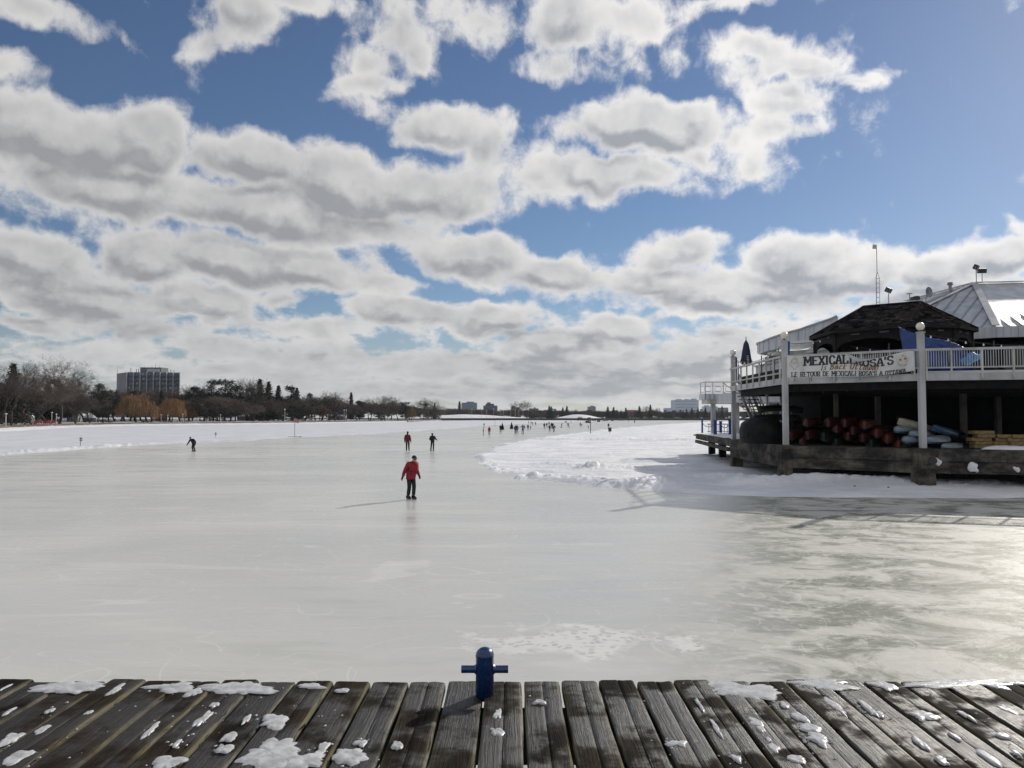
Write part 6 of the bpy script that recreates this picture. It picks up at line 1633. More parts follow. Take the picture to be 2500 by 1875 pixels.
house(66, 1012, 1028, 20, 262, M['beige_paint'], M['snow_flat'], 'pale house with snowy roof among the trees at far left')
house(176, 1012, 1030, 30, 300, M['white_dirty'], M['snow_cap'], 'low house with snowy roof seen between the trunks right of the tallest tree')
house(214, 1013, 1030, 24, 300, M['beige_paint'], M['snow_cap'], 'low beige house with snowy roof between the trunks left of the first willow')
house(600, 1009, 1026, 46, 420, M['brick_far'], M['snow_cap'], 'long low house with snowy roof behind the slim bare trees')
house(640, 1012, 1026, 30, 430, M['brick_far'], M['snow_cap'], 'small house with snowy roof left of the orange flag pole')
house(820, 1009, 1026, 36, 500, M['brick_far'], M['snow_cap'], 'small house with snowy roof among the trees right of the flag pole')

# lamp posts of the left shore and of the far shore
def lamp(X, Yb, Yt, D, lab, grp, far=False, first=[None]):
    b_ = dp(X, Yb, D); h = (Yb - Yt) / FPX * D
    if first[0] is None:
        o = empty('lamp_post', b_, 0, lab, 'street lamp', grp)
        mb = MB(); mb.tube([(0, 0, -.3), (0, 0, .9)], [.09, .055], 8); mb.build('pole', M['pole_white'], o)
        mb = MB(); mb.lathe((0, 0, .9), [(.06, 0), (.17, .03), (.19, .06), (.05, .11)], 10); mb.build('lamp_shade', M['globe'], o, True)
        o.scale = (1.6, 1.6, h); first[0] = o
    else: dup(first[0], b_, 0, lab, grp, (1.6, 1.6, h))
k = 0
for X, Yt in ((14, 1009), (137, 1010), (270, 1013), (126, 1006), (409, 1013), (446, 1011), (393, 1012), (538, 1012), (695, 998), (757, 1013), (800, 1012), (840, 1000), (845, 1000), (910, 1011)):
    lamp(X, 1032 - X * .0035, Yt, shore_y(X) + 14, f'pale lamp post on the left shore path, {nth(k, 0)} placed from the left', 'lamp posts along the left shore') if False else None
for k, (X, Yt) in enumerate(sorted(((14, 1009), (126, 1006), (137, 1010), (270, 1013), (393, 1012), (409, 1013), (446, 1011), (538, 1012), (695, 998), (757, 1013), (800, 1012), (840, 1000), (845, 1000), (910, 1011)))):
    D = shore_y(X) + 14; yb = CY - FPX * ((1.2 - CAMZ) / D - math.tan(TILT)) * 1.0
    lamp(X, 1017.8 + FPX * 2.1 / D, Yt, D, f'pale lamp post on the left shore, {nth(k, 0)} from the left', 'lamp posts along the left shore')
for k, X in enumerate((1152, 1176, 1188, 1205, 1222.6, 1229, 1247, 1258, 1266.6, 1277)):
    lamp(X, 1017.8 + FPX * 1.5 / 790, 997 + (k % 3) * 2, 790, f'slim white mast beyond the lake wall, {nth(k, 0)} from the left', 'white masts beyond the lake wall')

# red garden chairs
def chair_():
    o = empty('garden_chair', (0, 0, 0), 0, None, 'chair', 'red garden chairs on the left bank')
    mb = MB(); mb.box((0, 0, .36), (.56, .55, .05), rx=.12); mb.build('seat', M['red_paint'], o)
    mb = MB()
    for i in range(5): mb.box((-.22 + i * .11, .32, .72), (.095, .03, .85 - .05 * abs(i - 2)), rx=-.35)
    mb.build('backrest', M['red_paint'], o)
    for s_ in (-1, 1):
        mb = MB(); mb.box((s_ * .34, -.02, .58), (.13, .75, .03)); mb.build('armrest', M['red_paint'], o)
        mb = MB(); mb.box((s_ * .30, -.26, .28), (.05, .10, .58)); mb.box((s_ * .30, .2, .2), (.05, .12, .42)); mb.build('leg', M['red_paint'], o)
    return o
first = None
for k, (X, dy) in enumerate(((82.5, 0), (91, 1.5), (98.5, .6), (107, 2.0), (112.5, .2), (119, 1.2), (124.5, .1), (131, .8))):
    D = shore_y(X) + 9.5 + dy; p = dp(X, 1036, D); loc = (p.x, D, 1.06); rz = R(20 * (k % 3) - 25)
    lab = f'red slatted garden chair on the left bank, {nth(k, 0)} from the left in the row'
    if first is None: first = chair_(); first.location = loc; first.rotation_euler = (0, 0, rz); first['label'] = lab; first.scale = (1.25,) * 3
    else: dup(first, loc, rz, lab)
# park benches / tables
for X, lab in ((555, 'dark picnic table on the snowy left shore, left one'), (566, 'dark picnic table on the snowy left shore, right one'), (802, 'dark park bench on the left shore right of the flag pole')):
    D = shore_y(X) + 13; p = dp(X, 1027, D); o = empty('picnic_table', (p.x, D, 1.15), 0, lab, 'table')
    mb = MB(); mb.box((0, 0, .75), (1.8, .8, .06)); mb.build('tabletop', M['dark_wood'], o)
    mb = MB(); mb.box((0, -.65, .45), (1.8, .28, .05)); mb.box((0, .65, .45), (1.8, .28, .05)); mb.build('bench', M['dark_wood'], o)
    for s_ in (-.7, .7): mb = MB(); mb.bar((s_, -.65, 0), (s_, .2, .75), .08, .08); mb.bar((s_, .65, 0), (s_, -.2, .75), .08, .08); mb.build('leg', M['dark_wood'], o)

# signs on the ice
for X, Yb, Yt, lab in ((196.5, 1089.5, 1066, 'dark two-panel warning sign on a thin stick in the snow at left'), (526, 1068.5, 1055, 'farther small warning sign on a thin stick in the snow')):
    b_ = gp(X, Yb); h = (Yb - Yt) / FPX * b_.y; o = empty('warning_sign', (b_.x, b_.y, 0), 0, lab, 'sign')
    mb = MB(); mb.tube([(-.03, 0, -.1), (.02, 0, h * .98)], .028, 6); mb.build('stake', M['dark_wood'], o)
    mb = MB(); mb.box((.05, -.03, h * .80), (.30, .03, h * .16)); mb.box((.05, -.03, h * .60), (.30, .03, h * .16)); mb.build('sign_panel', M['grey_metal'], o)
b_ = gp(719.5, 1067); h = (1067 - 1020) / FPX * b_.y
o = empty('flag_pole', (b_.x, b_.y, 0), 0, 'thin pole with a faded orange flag standing on a cross base on the ice', 'flag pole')
mb = MB(); mb.tube([(0, 0, 0), (0, 0, h)], .05, 8); mb.build('pole', M['grey_metal'], o)
mb = MB(); mb.box((0, 0, .05), (2.2, .12, .08)); mb.box((0, 0, .05), (.12, 2.2, .08)); mb.build('base', M['dark_wood'], o)
mb = MB(); n = 8; vs = [(.05 + .075 * i, .06 * math.sin(i), h - .05 - j * .17 - .03 * i) for j in range(5) for i in range(n)]
mb.add(vs, [(j * n + i, j * n + i + 1, (j + 1) * n + i + 1, (j + 1) * n + i) for j in range(4) for i in range(n - 1)]); mb.build('flag', mat('orange_flag', (.40, .17, .12), (.34, .2, .17), .8, 3), o)
b_ = gp(1442, 1059.5); h = (1059.5 - 1019) / FPX * b_.y
o = empty('sign_pole', (b_.x, b_.y, 0), 0, 'pale pole with a dark red sign and box at the ice edge near the skaters', 'sign')
mb = MB(); mb.tube([(0, 0, -.1), (0, 0, h)], .075, 8); mb.build('pole', M['beige_paint'], o)
mb = MB(); mb.box((-.28, -.08, h - .35), (.62, .06, .66)); mb.build('sign_panel', M['brick_far'], o)
mb = MB(); mb.lathe((-.28, -.12, h - .55), [(.15, 0), (.15, .3)], 12); mb.build('beacon', M['red_paint'], o)
mb = MB(); mb.box((-.15, -.1, h - .95), (.35, .2, .35)); mb.build('box', M['black_metal'], o)
b_ = gp(1489, 1060); o = empty('rubbish_bin', (b_.x, b_.y, .08), .2, 'dark square rubbish bin on a stick right of the sign pole', 'bin')
mb = MB(); mb.box((0, 0, .78), (.50, .42, .72)); mb.build('bin_body', M['black_metal'], o)
mb = MB(); mb.box((0, 0, 1.16), (.54, .46, .05)); mb.build('lid', M['black_metal'], o); mb = MB(); mb.tube([(0, 0, -.2), (0, 0, .45)], .04, 6); mb.build('stake', M['dark_wood'], o)
b_ = gp(1208.5, 1039.5); o = empty('marker_pole', (b_.x, b_.y, 0), 0, 'thin red marker pole between the red skater and the left evergreen', 'pole')
mb = MB(); mb.tube([(0, 0, 0), (0, 0, 2.3)], .04, 6); mb.build('pole', M['red_paint'], o); mb = MB(); mb.box((0, 0, .03), (1.6, .3, .08)); mb.build('base', M['grey_metal'], o)
# evergreens standing on the ice
tr, cr = spruce(41, 3.0, .34, 2.0); E1, E2 = mesh_of(tr, 'trunk', BARK), mesh_of(cr, 'crown', NEEDLE)
for X, Yb, Yt, lab in ((1226.5, 1049, 1032.5, 'left of the two small evergreens set up on the ice'), (1249, 1047, 1030.5, 'right of the two small evergreens set up on the ice')):
    b_ = gp(X, Yb); s_ = (Yb - Yt) / FPX * b_.y / 3.0; o = empty('small_evergreen', (b_.x, b_.y, 0), 0, lab, 'tree', 'small evergreens on the ice', (s_, s_, s_))
    for nm, me in (('trunk', E1), ('crown', E2)): c = bpy.data.objects.new(nm, me); C.objects.link(c); c.parent = o
    mb = MB(); mb.box((0, 0, .05), (1.9, 1.2, .12)); mb.build('base', M['dark_wood'], o)
    mb = MB(); mb.add([], [])
# huts near the far wall
def hut(X, Yb, wpx, hpx, roof, lab, name='hut'):
    b_ = gp(X, Yb); w, h = wpx / FPX * b_.y, hpx / FPX * b_.y; o = empty(name, (b_.x, b_.y, 0), 0, lab, 'hut')
    mb = MB(); mb.box((0, 0, h * .35), (w * .92, w * .7, h * .7)); mb.build('wall', M['dark_wood'], o)
    mb = MB(); t_ = h if roof else h * .82
    mb.add([(-w / 2, -w * .4, h * .68), (w / 2, -w * .4, h * .68), (w / 2, w * .4, h * .68), (-w / 2, w * .4, h * .68), (-w * .3 * roof - w * .4 * (1 - roof), 0, t_), (w * .3 * roof + w * .4 * (1 - roof), 0, t_)], [(0, 1, 5, 4), (2, 3, 4, 5), (0, 4, 3), (1, 2, 5), (3, 2, 1, 0)]); mb.build('roof', M['brick_far'], o)
    mb = MB(); mb.box((0, -w * .36, h * .4), (w * .5, .1, h * .25)); mb.build('hatch', M['beige_paint'], o)
for X, Yb, w, h, rf, lab in ((1416, 1026.6, 14, 8, 1, 'brown hut with pitched roof at the foot of the far wall'), (1434, 1032.3, 10, 6.5, 0, 'dark kiosk on the ice behind the sign pole'), (1461.5, 1029.8, 7.5, 5, 0, 'small dark kiosk right of the sign pole'), (1495, 1027.8, 6, 4, 0, 'tiny dark kiosk at the far wall'), (1450, 1026.9, 9, 5, 0, 'low dark shed along the far wall, left one'), (1478, 1026.9, 12, 4.5, 0, 'long low dark shed along the far wall, middle one'), (1516, 1026.6, 12, 4, 0, 'low dark shed along the far wall, right one')):
    hut(X, Yb, w, h, rf, lab)

# ================================================================ people
CL = {}
def cm(key, c):
    if key not in CL: CL[key] = cloth('cloth_' + key, c)
    return CL[key]
CB = dict(black=(.012, .012, .015), navy=(.02, .035, .10), blue=(.03, .06, .26), red=(.27, .012, .026), maroon=(.14, .012, .03), grey=(.10, .105, .12), bluegrey=(.12, .15, .24), brown=(.06, .045, .035), darkred=(.20, .02, .025), green=(.02, .035, .025), pale=(.32, .33, .38))
def skin_mesh(name, nodes, edges, root, sub=1):
    me = bpy.data.meshes.new(name); me.from_pydata([n[0] for n in nodes], edges, [])
    o = bpy.data.objects.new(name, me); C.objects.link(o)
    o.modifiers.new('skin', 'SKIN').use_smooth_shade = True
    if sub: o.modifiers.new('sub', 'SUBSURF').levels = sub
    sv = me.skin_vertices[0].data if me.skin_vertices else None
    if sv is None:
        me.attributes.new('skin', 'FLOAT', 'POINT')
    for i, n in enumerate(nodes): sv[i].radius = n[1] if isinstance(n[1], tuple) else (n[1], n[1]); sv[i].use_root = (i == root)
    dg = bpy.context.evaluated_depsgraph_get(); ev = o.evaluated_get(dg); m2 = bpy.data.meshes.new_from_object(ev)
    C.objects.unlink(o); bpy.data.objects.remove(o); m2.name = name
    m2.polygons.foreach_set('use_smooth', [True] * len(m2.polygons))
    return m2
def lerp3(a, b_, t): return tuple(x + (y - x) * t for x, y in zip(a, b_))
def person(loc, rz, H, pose, jacket, trousers, hat, lab, detail=False, group=None, skirt=False):
    """pose: joints in metres for a 1.78 m figure facing -y"""
    j = dict(pel=(0, 0, .98), che=(0, 0, 1.36), nek=(0, 0, 1.50), hed=(0, -.02, 1.66), sL=(.19, 0, 1.43), sR=(-.19, 0, 1.43), eL=(.24, .0, 1.14), eR=(-.24, 0, 1.14), hL=(.25, -.06, .88), hR=(-.25, -.06, .88),
             pL=(.10, 0, .94), pR=(-.10, 0, .94), kL=(.11, -.02, .53), kR=(-.11, -.02, .53), aL=(.12, .02, .14), aR=(-.12, .02, .14))
    j.update(pose)
    s_ = H / 1.80
    o = empty('person', loc, rz, lab, 'person', group, s_)
    # one continuous body: trunk, head, arms, legs
    N, E = [], []
    def nd(p, r_): N.append((p, r_)); return len(N) - 1
    fq = .80 if detail else 1.0; pel = nd(j['pel'], (.155 * fq, .12 * fq)); wai = nd(lerp3(j['pel'], j['che'], .5), (.15 * fq, .115 * fq)); che = nd(j['che'], (.175 * fq, .125 * fq)); nek = nd(j['nek'], .062); E += [(pel, wai), (wai, che), (che, nek)]
    hd = j['hed']; h1 = nd((hd[0], hd[1] + .0, hd[2] - .07), (.072, .080)); h2 = nd((hd[0], hd[1], hd[2] + .04), (.080, .095)); h3 = nd((hd[0], hd[1] + .01, hd[2] + .105), (.055, .062)); E += [(nek, h1), (h1, h2), (h2, h3)]
    fat = 1.0
    for S in 'LR':
        sh = nd(j['s' + S], .085); el_ = nd(j['e' + S], .062); wr = nd(j['h' + S], .046); hv = Vector(j['h' + S]) + (Vector(j['h' + S]) - Vector(j['e' + S])).normalized() * .10; ha = nd(tuple(hv), (.045, .028))
        E += [(che, sh), (sh, el_), (el_, wr), (wr, ha)]
        hp = nd(j['p' + S], .105 * fq); kn = nd(j['k' + S], .072); cf = nd(lerp3(j['k' + S], j['a' + S], .35), .066); an = nd(j['a' + S], .056)
        toe = nd((j['a' + S][0], j['a' + S][1] - .15, j['a' + S][2] - .045), .040)
        E += [(pel, hp), (hp, kn), (kn, cf), (cf, an), (an, toe)]
    me = skin_mesh('body', N, E, pel, 1)
    mats_ = [M['skin'], cm(*jacket), cm(*trousers), cm(*hat), CL.setdefault('boot', cloth('boot', (.015, .015, .017)))]
    for m_ in mats_: me.materials.append(m_)
    segs = [('che', 'pel', 1), ('sL', 'eL', 1), ('eL', 'hL', 1), ('sR', 'eR', 1), ('eR', 'hR', 1), ('pL', 'kL', 2), ('kL', 'aL', 2), ('pR', 'kR', 2), ('kR', 'aR', 2)]
    hem = j['pel'][2] - (.10 if not skirt else .26)
    def cls(c):
        if (c - Vector(hd)).length < .17 and c.z > j['nek'][2] + .02: return 3 if (c.z > hd[2] + .02 or c.y > hd[1] + .03) else 0
        for S in 'LR':
            if (c - Vector(j['h' + S])).length < .12 and (c - Vector(j['e' + S])).length > .22: return 4
            if c.z < j['a' + S][2] + .05 and (c - Vector(j['a' + S])).length < .2: return 4
        best = min(segs, key=lambda s3: ((lambda a, b_: (c - (a + (b_ - a) * max(0, min(1, (c - a).dot(b_ - a) / max(1e-6, (b_ - a).length_squared))))).length)(Vector(j[s3[0]]), Vector(j[s3[1]]))))
        if best[2] == 2 and c.z > hem: return 1
        return best[2]
    for p in me.polygons: p.material_index = cls(p.center)
    b_ = bpy.data.objects.new('body', me); C.objects.link(b_); b_.parent = o
    if detail:
        def child(name, nodes, edges, root, m_, sub=1):
            m2 = skin_mesh(name, nodes, edges, root, sub); m2.materials.append(m_); c = bpy.data.objects.new(name, m2); C.objects.link(c); c.parent = o; return c
        # loose jacket: shell with sleeves that end at the cuffs
        pelv = Vector(j['pel']); ch = Vector(j['che'])
        n_ = [((pelv.x, pelv.y, pelv.z - .17), (.225, .20)), ((pelv.x, pelv.y, pelv.z + .04), (.215, .195)), (tuple(pelv.lerp(ch, .6)), (.185, .165)), (tuple(ch + Vector((0, 0, .03))), (.19, .15)), (lerp3(j['che'], j['nek'], .85), (.095, .09))]
        e_ = [(0, 1), (1, 2), (2, 3), (3, 4)]
        for S in 'LR':
            k0 = len(n_); n_ += [(j['s' + S], .108), (lerp3(j['s' + S], j['e' + S], .6), .088), (j['e' + S], .082), (lerp3(j['e' + S], j['h' + S], .9), .066)]; e_ += [(3, k0), (k0, k0 + 1), (k0 + 1, k0 + 2), (k0 + 2, k0 + 3)]
        jk = child('jacket', n_, e_, 1, cm(*jacket))
        mb = MB(); c0 = j['nek']; mb.tube([(c0[0], c0[1] - .005, c0[2] - .035), (c0[0], c0[1] - .01, c0[2] + .035)], [.085, .075], 14); mb.build('collar', CL['boot'], o, True)
        n_, e_ = [((pelv.x, pelv.y, pelv.z - .10), (.125, .105))], []
        for S in 'LR':
            k0 = len(n_); n_ += [(lerp3(j['p' + S], j['k' + S], .1), .105), (lerp3(j['p' + S], j['k' + S], .6), .098), (j['k' + S], .086), (lerp3(j['k' + S], j['a' + S], .5), .080), (lerp3(j['k' + S], j['a' + S], .95), .078)]
            e_ += [(0, k0), (k0, k0 + 1), (k0 + 1, k0 + 2), (k0 + 2, k0 + 3), (k0 + 3, k0 + 4)]
        child('trousers', n_, e_, 0, cm(*trousers))
        # knitted hat, glasses, nose
        fx, fy = (Vector(j.get('face', (0, -1, 0))).normalized()).xy; fd = Vector((fx, fy, 0)); sd_ = Vector((-fy, fx, 0)); hv = Vector(hd)
        mb = MB(); mb.sphere(tuple(hv + Vector((0, 0, .045)) - fd * .012), .105, 18, 10, (1, 1, 1.02)); mb.v = [(x, y, max(z, hv.z + .035 + .03 * ((Vector((x, y, 0)) - Vector((hv.x, hv.y, 0))).dot(fd)) * 3)) for x, y, z in mb.v]; mb.build('hat', cm(*hat), o, True)
        mb = MB(); mb.tube([tuple(hv + Vector((0, 0, .034)) + fd * .02 * 0 + (fd * math.cos(t) + sd_ * math.sin(t)) * .098) for t in [i * 6.2832 / 16 for i in range(17)]], .013, 6, False); mb.build('hat_brim', cm('greyband', (.15, .15, .16)), o, True)
        mb = MB(); mb.tube([tuple(hv + (fd * math.cos(t) + sd_ * math.sin(t)) * .092 + Vector((0, 0, .008))) for t in [-1.2 + i * .3 for i in range(9)]], .016, 6); mb.build('sunglasses', M['black_metal'], o)
        mb = MB(); mb.tube([tuple(hv + fd * .078), tuple(hv + fd * .105 - Vector((0, 0, .035))), tuple(hv + fd * .085 - Vector((0, 0, .045)))], [.010, .016, .008], 8)
        mb.tube([tuple(hv + fd * .082 + sd_ * u - Vector((0, 0, .072))) for u in (-.022, 0, .022)], .006, 6)
        for s2 in (-1, 1): mb.sphere(tuple(hv + sd_ * .088 * s2 - Vector((0, 0, .02))), .022, 8, 6, (.6, 1, 1.3))
        mb.build('face', M['skin'], o, True)
        # gloves with separate fingers
        for S in 'LR':
            w0 = Vector(j['h' + S]); dd = (w0 - Vector(j['e' + S])).normalized(); lat = dd.cross(Vector((1, 0, 0))).normalized()
            n_ = [(tuple(w0 - dd * .02), (.040, .034)), (tuple(w0 + dd * .05), (.046, .026)), (tuple(w0 + dd * .085), (.042, .022))]; e_ = [(0, 1), (1, 2)]
            m2 = MB()
            child('glove', n_, e_, 0, CL['boot'], 1)
            fm = MB()
            for q_, (u, L) in enumerate(((-.030, .062), (-.010, .074), (.011, .070), (.031, .054))):
                b0 = w0 + dd * .08 + lat * u; curl = Vector((0, 0, 0)) - dd.orthogonal().normalized() * .0
                inn = Vector((-w0.x, 0, 0)).normalized() * .018
                fm.tube([tuple(b0), tuple(b0 + dd * L * .5 + inn * .4), tuple(b0 + dd * L * .92 + inn * 1.4)], [.0115, .011, .008], 7)
            t0 = w0 + dd * .03 - lat * .035; fm.tube([tuple(t0), tuple(t0 - lat * .03 + dd * .035), tuple(t0 - lat * .032 + dd * .062)], [.014, .012, .009], 7)
            fm.build('glove_fingers', CL['boot'], o, True)
    # skates
    for S in 'LR':
        a = j['a' + S]; up = a[2] - .14
        mb = MB(); mb.tube([(a[0], a[1] + .055, up + .16), (a[0], a[1] + .05, up + .085), (a[0], a[1] - .02, up + .085), (a[0], a[1] - .12, up + .075), (a[0], a[1] - .20, up + .065)], [.058, .058, .056, .046, .028], 10); bt = mb.build('skate_boot', CL['boot'], o, True)
        mb = MB(); mb.box((a[0], a[1] - .06, up + .012), (.005, .30, .022)); mb.box((a[0], a[1] + .03, up + .032), (.03, .05, .03)); mb.box((a[0], a[1] - .14, up + .032), (.03, .05, .03)); mb.build('blade', M['steel'], bt)
        if detail:
            mb = MB()
            for i in range(4): mb.box((a[0], a[1] - .045 - .028 * i, up + .150 - .013 * i), (.055, .010, .012))
            mb.build('laces', M['white_paint'], bt); mb = MB(); mb.tube([(a[0], a[1] + .08, up + .035), (a[0], a[1] - .17, up + .035)], [.030, .026], 8); mb.build('skate_sole', M['white_paint'], bt)
    return o
# the man in red, gliding, leaning forward, head turned down to his left
p = gp(1003, 1219.5); Hh_ = 1.80
person((p.x, p.y, 0), R(42), 1.80, dict(pel=(0, .02, .97), che=(.0, -.09, 1.36), nek=(0, -.15, 1.50), hed=(.0, -.235, 1.62), sL=(.20, -.10, 1.42), sR=(-.20, -.08, 1.42), eL=(.27, -.02, 1.16), eR=(-.27, .05, 1.14), hL=(.29, -.16, .94), hR=(-.33, .10, .90),
        kL=(.085, -.10, .53), kR=(-.085, -.02, .53), aL=(.085, -.06, .14), aR=(-.085, .07, .14), face=(.35, -1, 0)), ('red', CB['red']), ('black', CB['black']), ('black', CB['black']), 'man in a red jacket, black hat and sunglasses skating in the foreground', True)
p = gp(995, 1101); person((p.x, p.y, 0), R(175), 1.88, dict(hed=(0, -.02, 1.67), eL=(.27, .02, 1.14), eR=(-.26, .02, 1.14), hL=(.27, -.05, .86), hR=(-.30, -.04, .86), aL=(.09, .05, .14), aR=(-.13, -.04, .14), kL=(.10, -.02, .54)), ('maroon', CB['maroon']), ('black', CB['black']), ('black', CB['black']), 'skater in a black and dark red jacket, left one of the middle pair', True)
for X, Y, ry in ((1056, 1101.5, 160),):
    p = gp(X, Y); person((p.x, p.y, 0), R(ry), 1.76, dict(hed=(.05, -.05, 1.64), che=(.02, -.04, 1.36), eL=(.33, .02, 1.18), hL=(.20, -.18, 1.02), eR=(-.36, .02, 1.19), hR=(-.36, -.24, 1.10), aL=(.16, .05, .14), kL=(.14, 0, .53), aR=(-.06, -.06, .14), kR=(-.08, -.05, .54)), ('black', CB['black']), ('black', CB['black']), ('black', CB['black']), 'skater dressed in black with bent arms, right one of the middle pair', True)
p = gp(471.5, 1103); person((p.x, p.y, 0), R(-20), 1.62, dict(pel=(.06, .05, .90), che=(0, -.20, 1.22), nek=(-.03, -.30, 1.33), hed=(-.06, -.38, 1.42), sL=(.20, -.18, 1.28), sR=(-.22, -.20, 1.28), eL=(.36, -.05, 1.06), eR=(-.36, -.25, 1.00), hL=(.44, -.18, .86), hR=(-.44, -.38, .78),
        pL=(.14, .05, .88), pR=(-.04, .05, .88), kL=(.18, -.12, .50), kR=(-.02, -.14, .48), aL=(.20, .05, .14), aR=(-.10, .10, .14)), ('black', CB['black']), ('black', CB['black']), ('black', CB['black']), 'crouching skater all in black on the left side of the ice', True)
STR = dict(kL=(.13, -.12, .54), aL=(.16, -.12, .14), kR=(-.14, .06, .53), aR=(-.26, .22, .18), hL=(.42, .0, 1.0), eL=(.33, 0, 1.2))
OUT = dict(eL=(.42, -.02, 1.30), hL=(.62, -.06, 1.22), eR=(-.40, 0, 1.25), hR=(-.60, -.04, 1.12), kR=(-.16, .02, .54), aR=(-.26, .06, .15), kL=(.14, -.05, .54))
LEAN = dict(pel=(0, .08, .93), che=(0, -.16, 1.28), nek=(0, -.24, 1.40), hed=(0, -.32, 1.52), sL=(.19, -.14, 1.34), sR=(-.19, -.14, 1.34), eL=(.30, .02, 1.12), eR=(-.30, -.10, 1.06), hL=(.34, .12, .95), hR=(-.36, -.3, .98), kL=(.12, -.15, .52), kR=(-.14, .05, .50), aR=(-.22, .25, .18))
STA = dict(eL=(.25, .02, 1.14), hL=(.26, -.05, .86))
HND = dict(eL=(.24, .02, 1.15), hL=(.12, -.2, 1.05), eR=(-.24, .02, 1.15), hR=(-.12, -.2, 1.05))
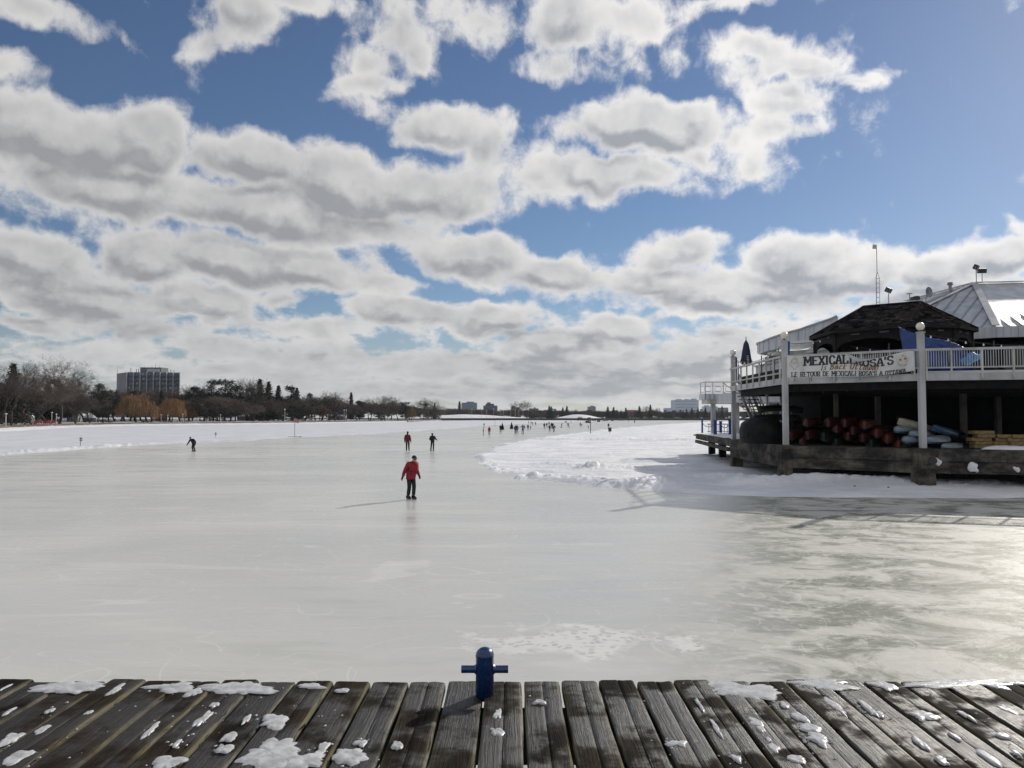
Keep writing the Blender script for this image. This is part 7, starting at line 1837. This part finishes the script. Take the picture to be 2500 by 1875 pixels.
PPL = [ # X, Y feet, px height, facing, pose, jacket, trousers, label
 (1181.6, 1044.3, 12, 120, OUT, 'black', 'pale', 'far skater in a black top above the child in red trousers'),
 (1180, 1062.4, 17, 100, OUT, 'green', 'red', 'child in a dark coat and red trousers at the left of the crowd'),
 (1194.5, 1062.5, 22, 160, STA, 'red', 'black', 'skater in a long bright red coat at the left of the crowd'),
 (1222, 1057, 20.5, 180, HND, 'black', 'black', 'skater in black standing before the left evergreen'),
 (1258, 1058.5, 21, 150, STA, 'blue', 'navy', 'skater in a blue coat right of the evergreens, shorter of a couple'),
 (1262, 1060, 25.5, 170, STR, 'navy', 'black', 'tall skater in a navy jacket beside the blue coat'),
 (1276, 1060, 25, 150, OUT, 'bluegrey', 'navy', 'skater in a blue-grey top with both arms spread'),
 (1279.5, 1049, 12, 170, STA, 'navy', 'navy', 'child in navy behind the skater with spread arms'),
 (1289, 1050.6, 15, 180, STA, 'black', 'black', 'skater in a dark coat right of the spread-armed one'),
 (1295, 1049, 10.5, 110, LEAN, 'black', 'black', 'leaning child right of the dark-coated skater'),
 (1290.3, 1034.5, 6.3, 0, STA, 'navy', 'black', 'distant figure on the snow, first of a row of four'),
 (1296.5, 1036, 7.5, 0, STR, 'black', 'grey', 'distant figure on the snow, second of a row of four'),
 (1300.5, 1038, 8.5, 20, OUT, 'black', 'grey', 'distant figure on the snow, third of a row of four'),
 (1307.5, 1039, 9.5, 0, STA, 'navy', 'grey', 'distant figure on the snow, fourth of a row of four'),
 (1329, 1047, 15, 180, STA, 'navy', 'grey', 'skater in navy at the left of the dense black group'),
 (1335, 1044, 12.5, 10, STR, 'black', 'grey', 'skater second in the dense black group'),
 (1340.5, 1039, 10, 10, STA, 'black', 'black', 'small skater behind the dense black group'),
 (1341.5, 1054.5, 17.5, 160, STR, 'black', 'black', 'skater in black leading the dense group on the left'),
 (1346.5, 1047, 16, 170, STA, 'black', 'black', 'skater in the middle of the dense black group'),
 (1349.8, 1048, 16.5, 180, HND, 'black', 'brown', 'skater in brown trousers in the dense black group'),
 (1352.5, 1054.5, 18.5, 140, LEAN, 'black', 'black', 'tall skater leaning at the right of the dense black group'),
 (1371, 1044.3, 13, 60, LEAN, 'black', 'grey', 'lone skater right of the dense black group'),
 (1387, 1043.5, 12, 180, STR, 'navy', 'grey', 'adult skater with a child in front, right of centre'),
 (1389.5, 1046, 8.5, 90, OUT, 'black', 'grey', 'child with spread arms in front of an adult skater'),
 (1379.6, 1033.4, 6.3, 0, STA, 'black', 'black', 'left one of two distant dark figures near the far wall'),
 (1382.8, 1033.4, 6.3, 0, STA, 'black', 'black', 'right one of two distant dark figures near the far wall'),
 (1394, 1033.3, 7, 90, STA, 'grey', 'grey', 'distant grey figure near the far wall'),
 (1416.6, 1041.6, 10.5, 180, STA, 'grey', 'black', 'taller of two skaters left of the sign pole'),
 (1420.3, 1041.5, 7.5, 180, STA, 'black', 'black', 'shorter of two skaters left of the sign pole'),
 (1436.5, 1046, 9.5, 240, LEAN, 'navy', 'black', 'child skating just left of the sign pole'),
 (1485.8, 1047, 14.5, 0, STA, 'black', 'pale', 'lone skater in a black jacket above the rubbish bin'),
 (1549.5, 1033.5, 8, 0, STA, 'black', 'black', 'far dark figure right of all the other skaters'),
 (1534.6, 1030.3, 4.6, 0, STA, 'grey', 'black', 'tiny grey figure near the far wall'),
 (1472.5, 1029.5, 4.8, 0, STA, 'pale', 'black', 'tiny pale figure right of the small kiosk, left one'),
 (1476.5, 1029.5, 4.6, 0, STA, 'grey', 'black', 'tiny grey figure right of the small kiosk, right one'),
 (1452.5, 1030.0, 4.8, 0, STA, 'pale', 'grey', 'tiny pale figure between the two kiosks'),
 (1426, 1029.5, 4.6, 0, STA, 'black', 'grey', 'tiny dark figure left of the dark kiosk'),
]
for X, Y, px_, rz, ps, jk, tr_, lab in PPL:
    p = gp(X, Y); H_ = max(1.05, min(1.9, px_ / FPX * p.y))
    person((p.x, p.y, 0), R(rz), H_, ps, (jk, CB[jk]), (tr_, CB[tr_]), ('black', CB['black']), lab, False, 'skaters far out on the lake', skirt=(lab.find('long') > 0))
p = dp(140.5 * 2, 1030, 300)
for X, lab in ((372.5, 'walker in dark clothes on the left shore right of the first willow'), (281, 'walker in dark clothes on the left shore left of the first willow')):
    D = shore_y(X) + 15; p = dp(X, 1030, D); person((p.x, D, 1.17), R(80), 1.75, STR, ('black', CB['black']), ('black', CB['black']), ('black', CB['black']), lab, False, 'walkers on the left shore')

# ---------------------------------------------------------------- thin winter haze over the lake
mb = MB(); mb.box((0, 1300, 29.3), (5300, 3300, 61.4))
hm = bpy.data.materials.new('haze'); hm.use_nodes = True; hm.node_tree.nodes.clear(); hb = NB(hm.node_tree)
hv = hb.n('ShaderNodeVolumePrincipled', {'Color': (.80, .88, 1.0, 1), 'Density': .00005, 'Anisotropy': .25})
ho = hb.n('ShaderNodeOutputMaterial'); hm.node_tree.links.new(hv.outputs[0], ho.inputs['Volume'])
o = mb.build('haze', hm); tag(o, kind='stuff')
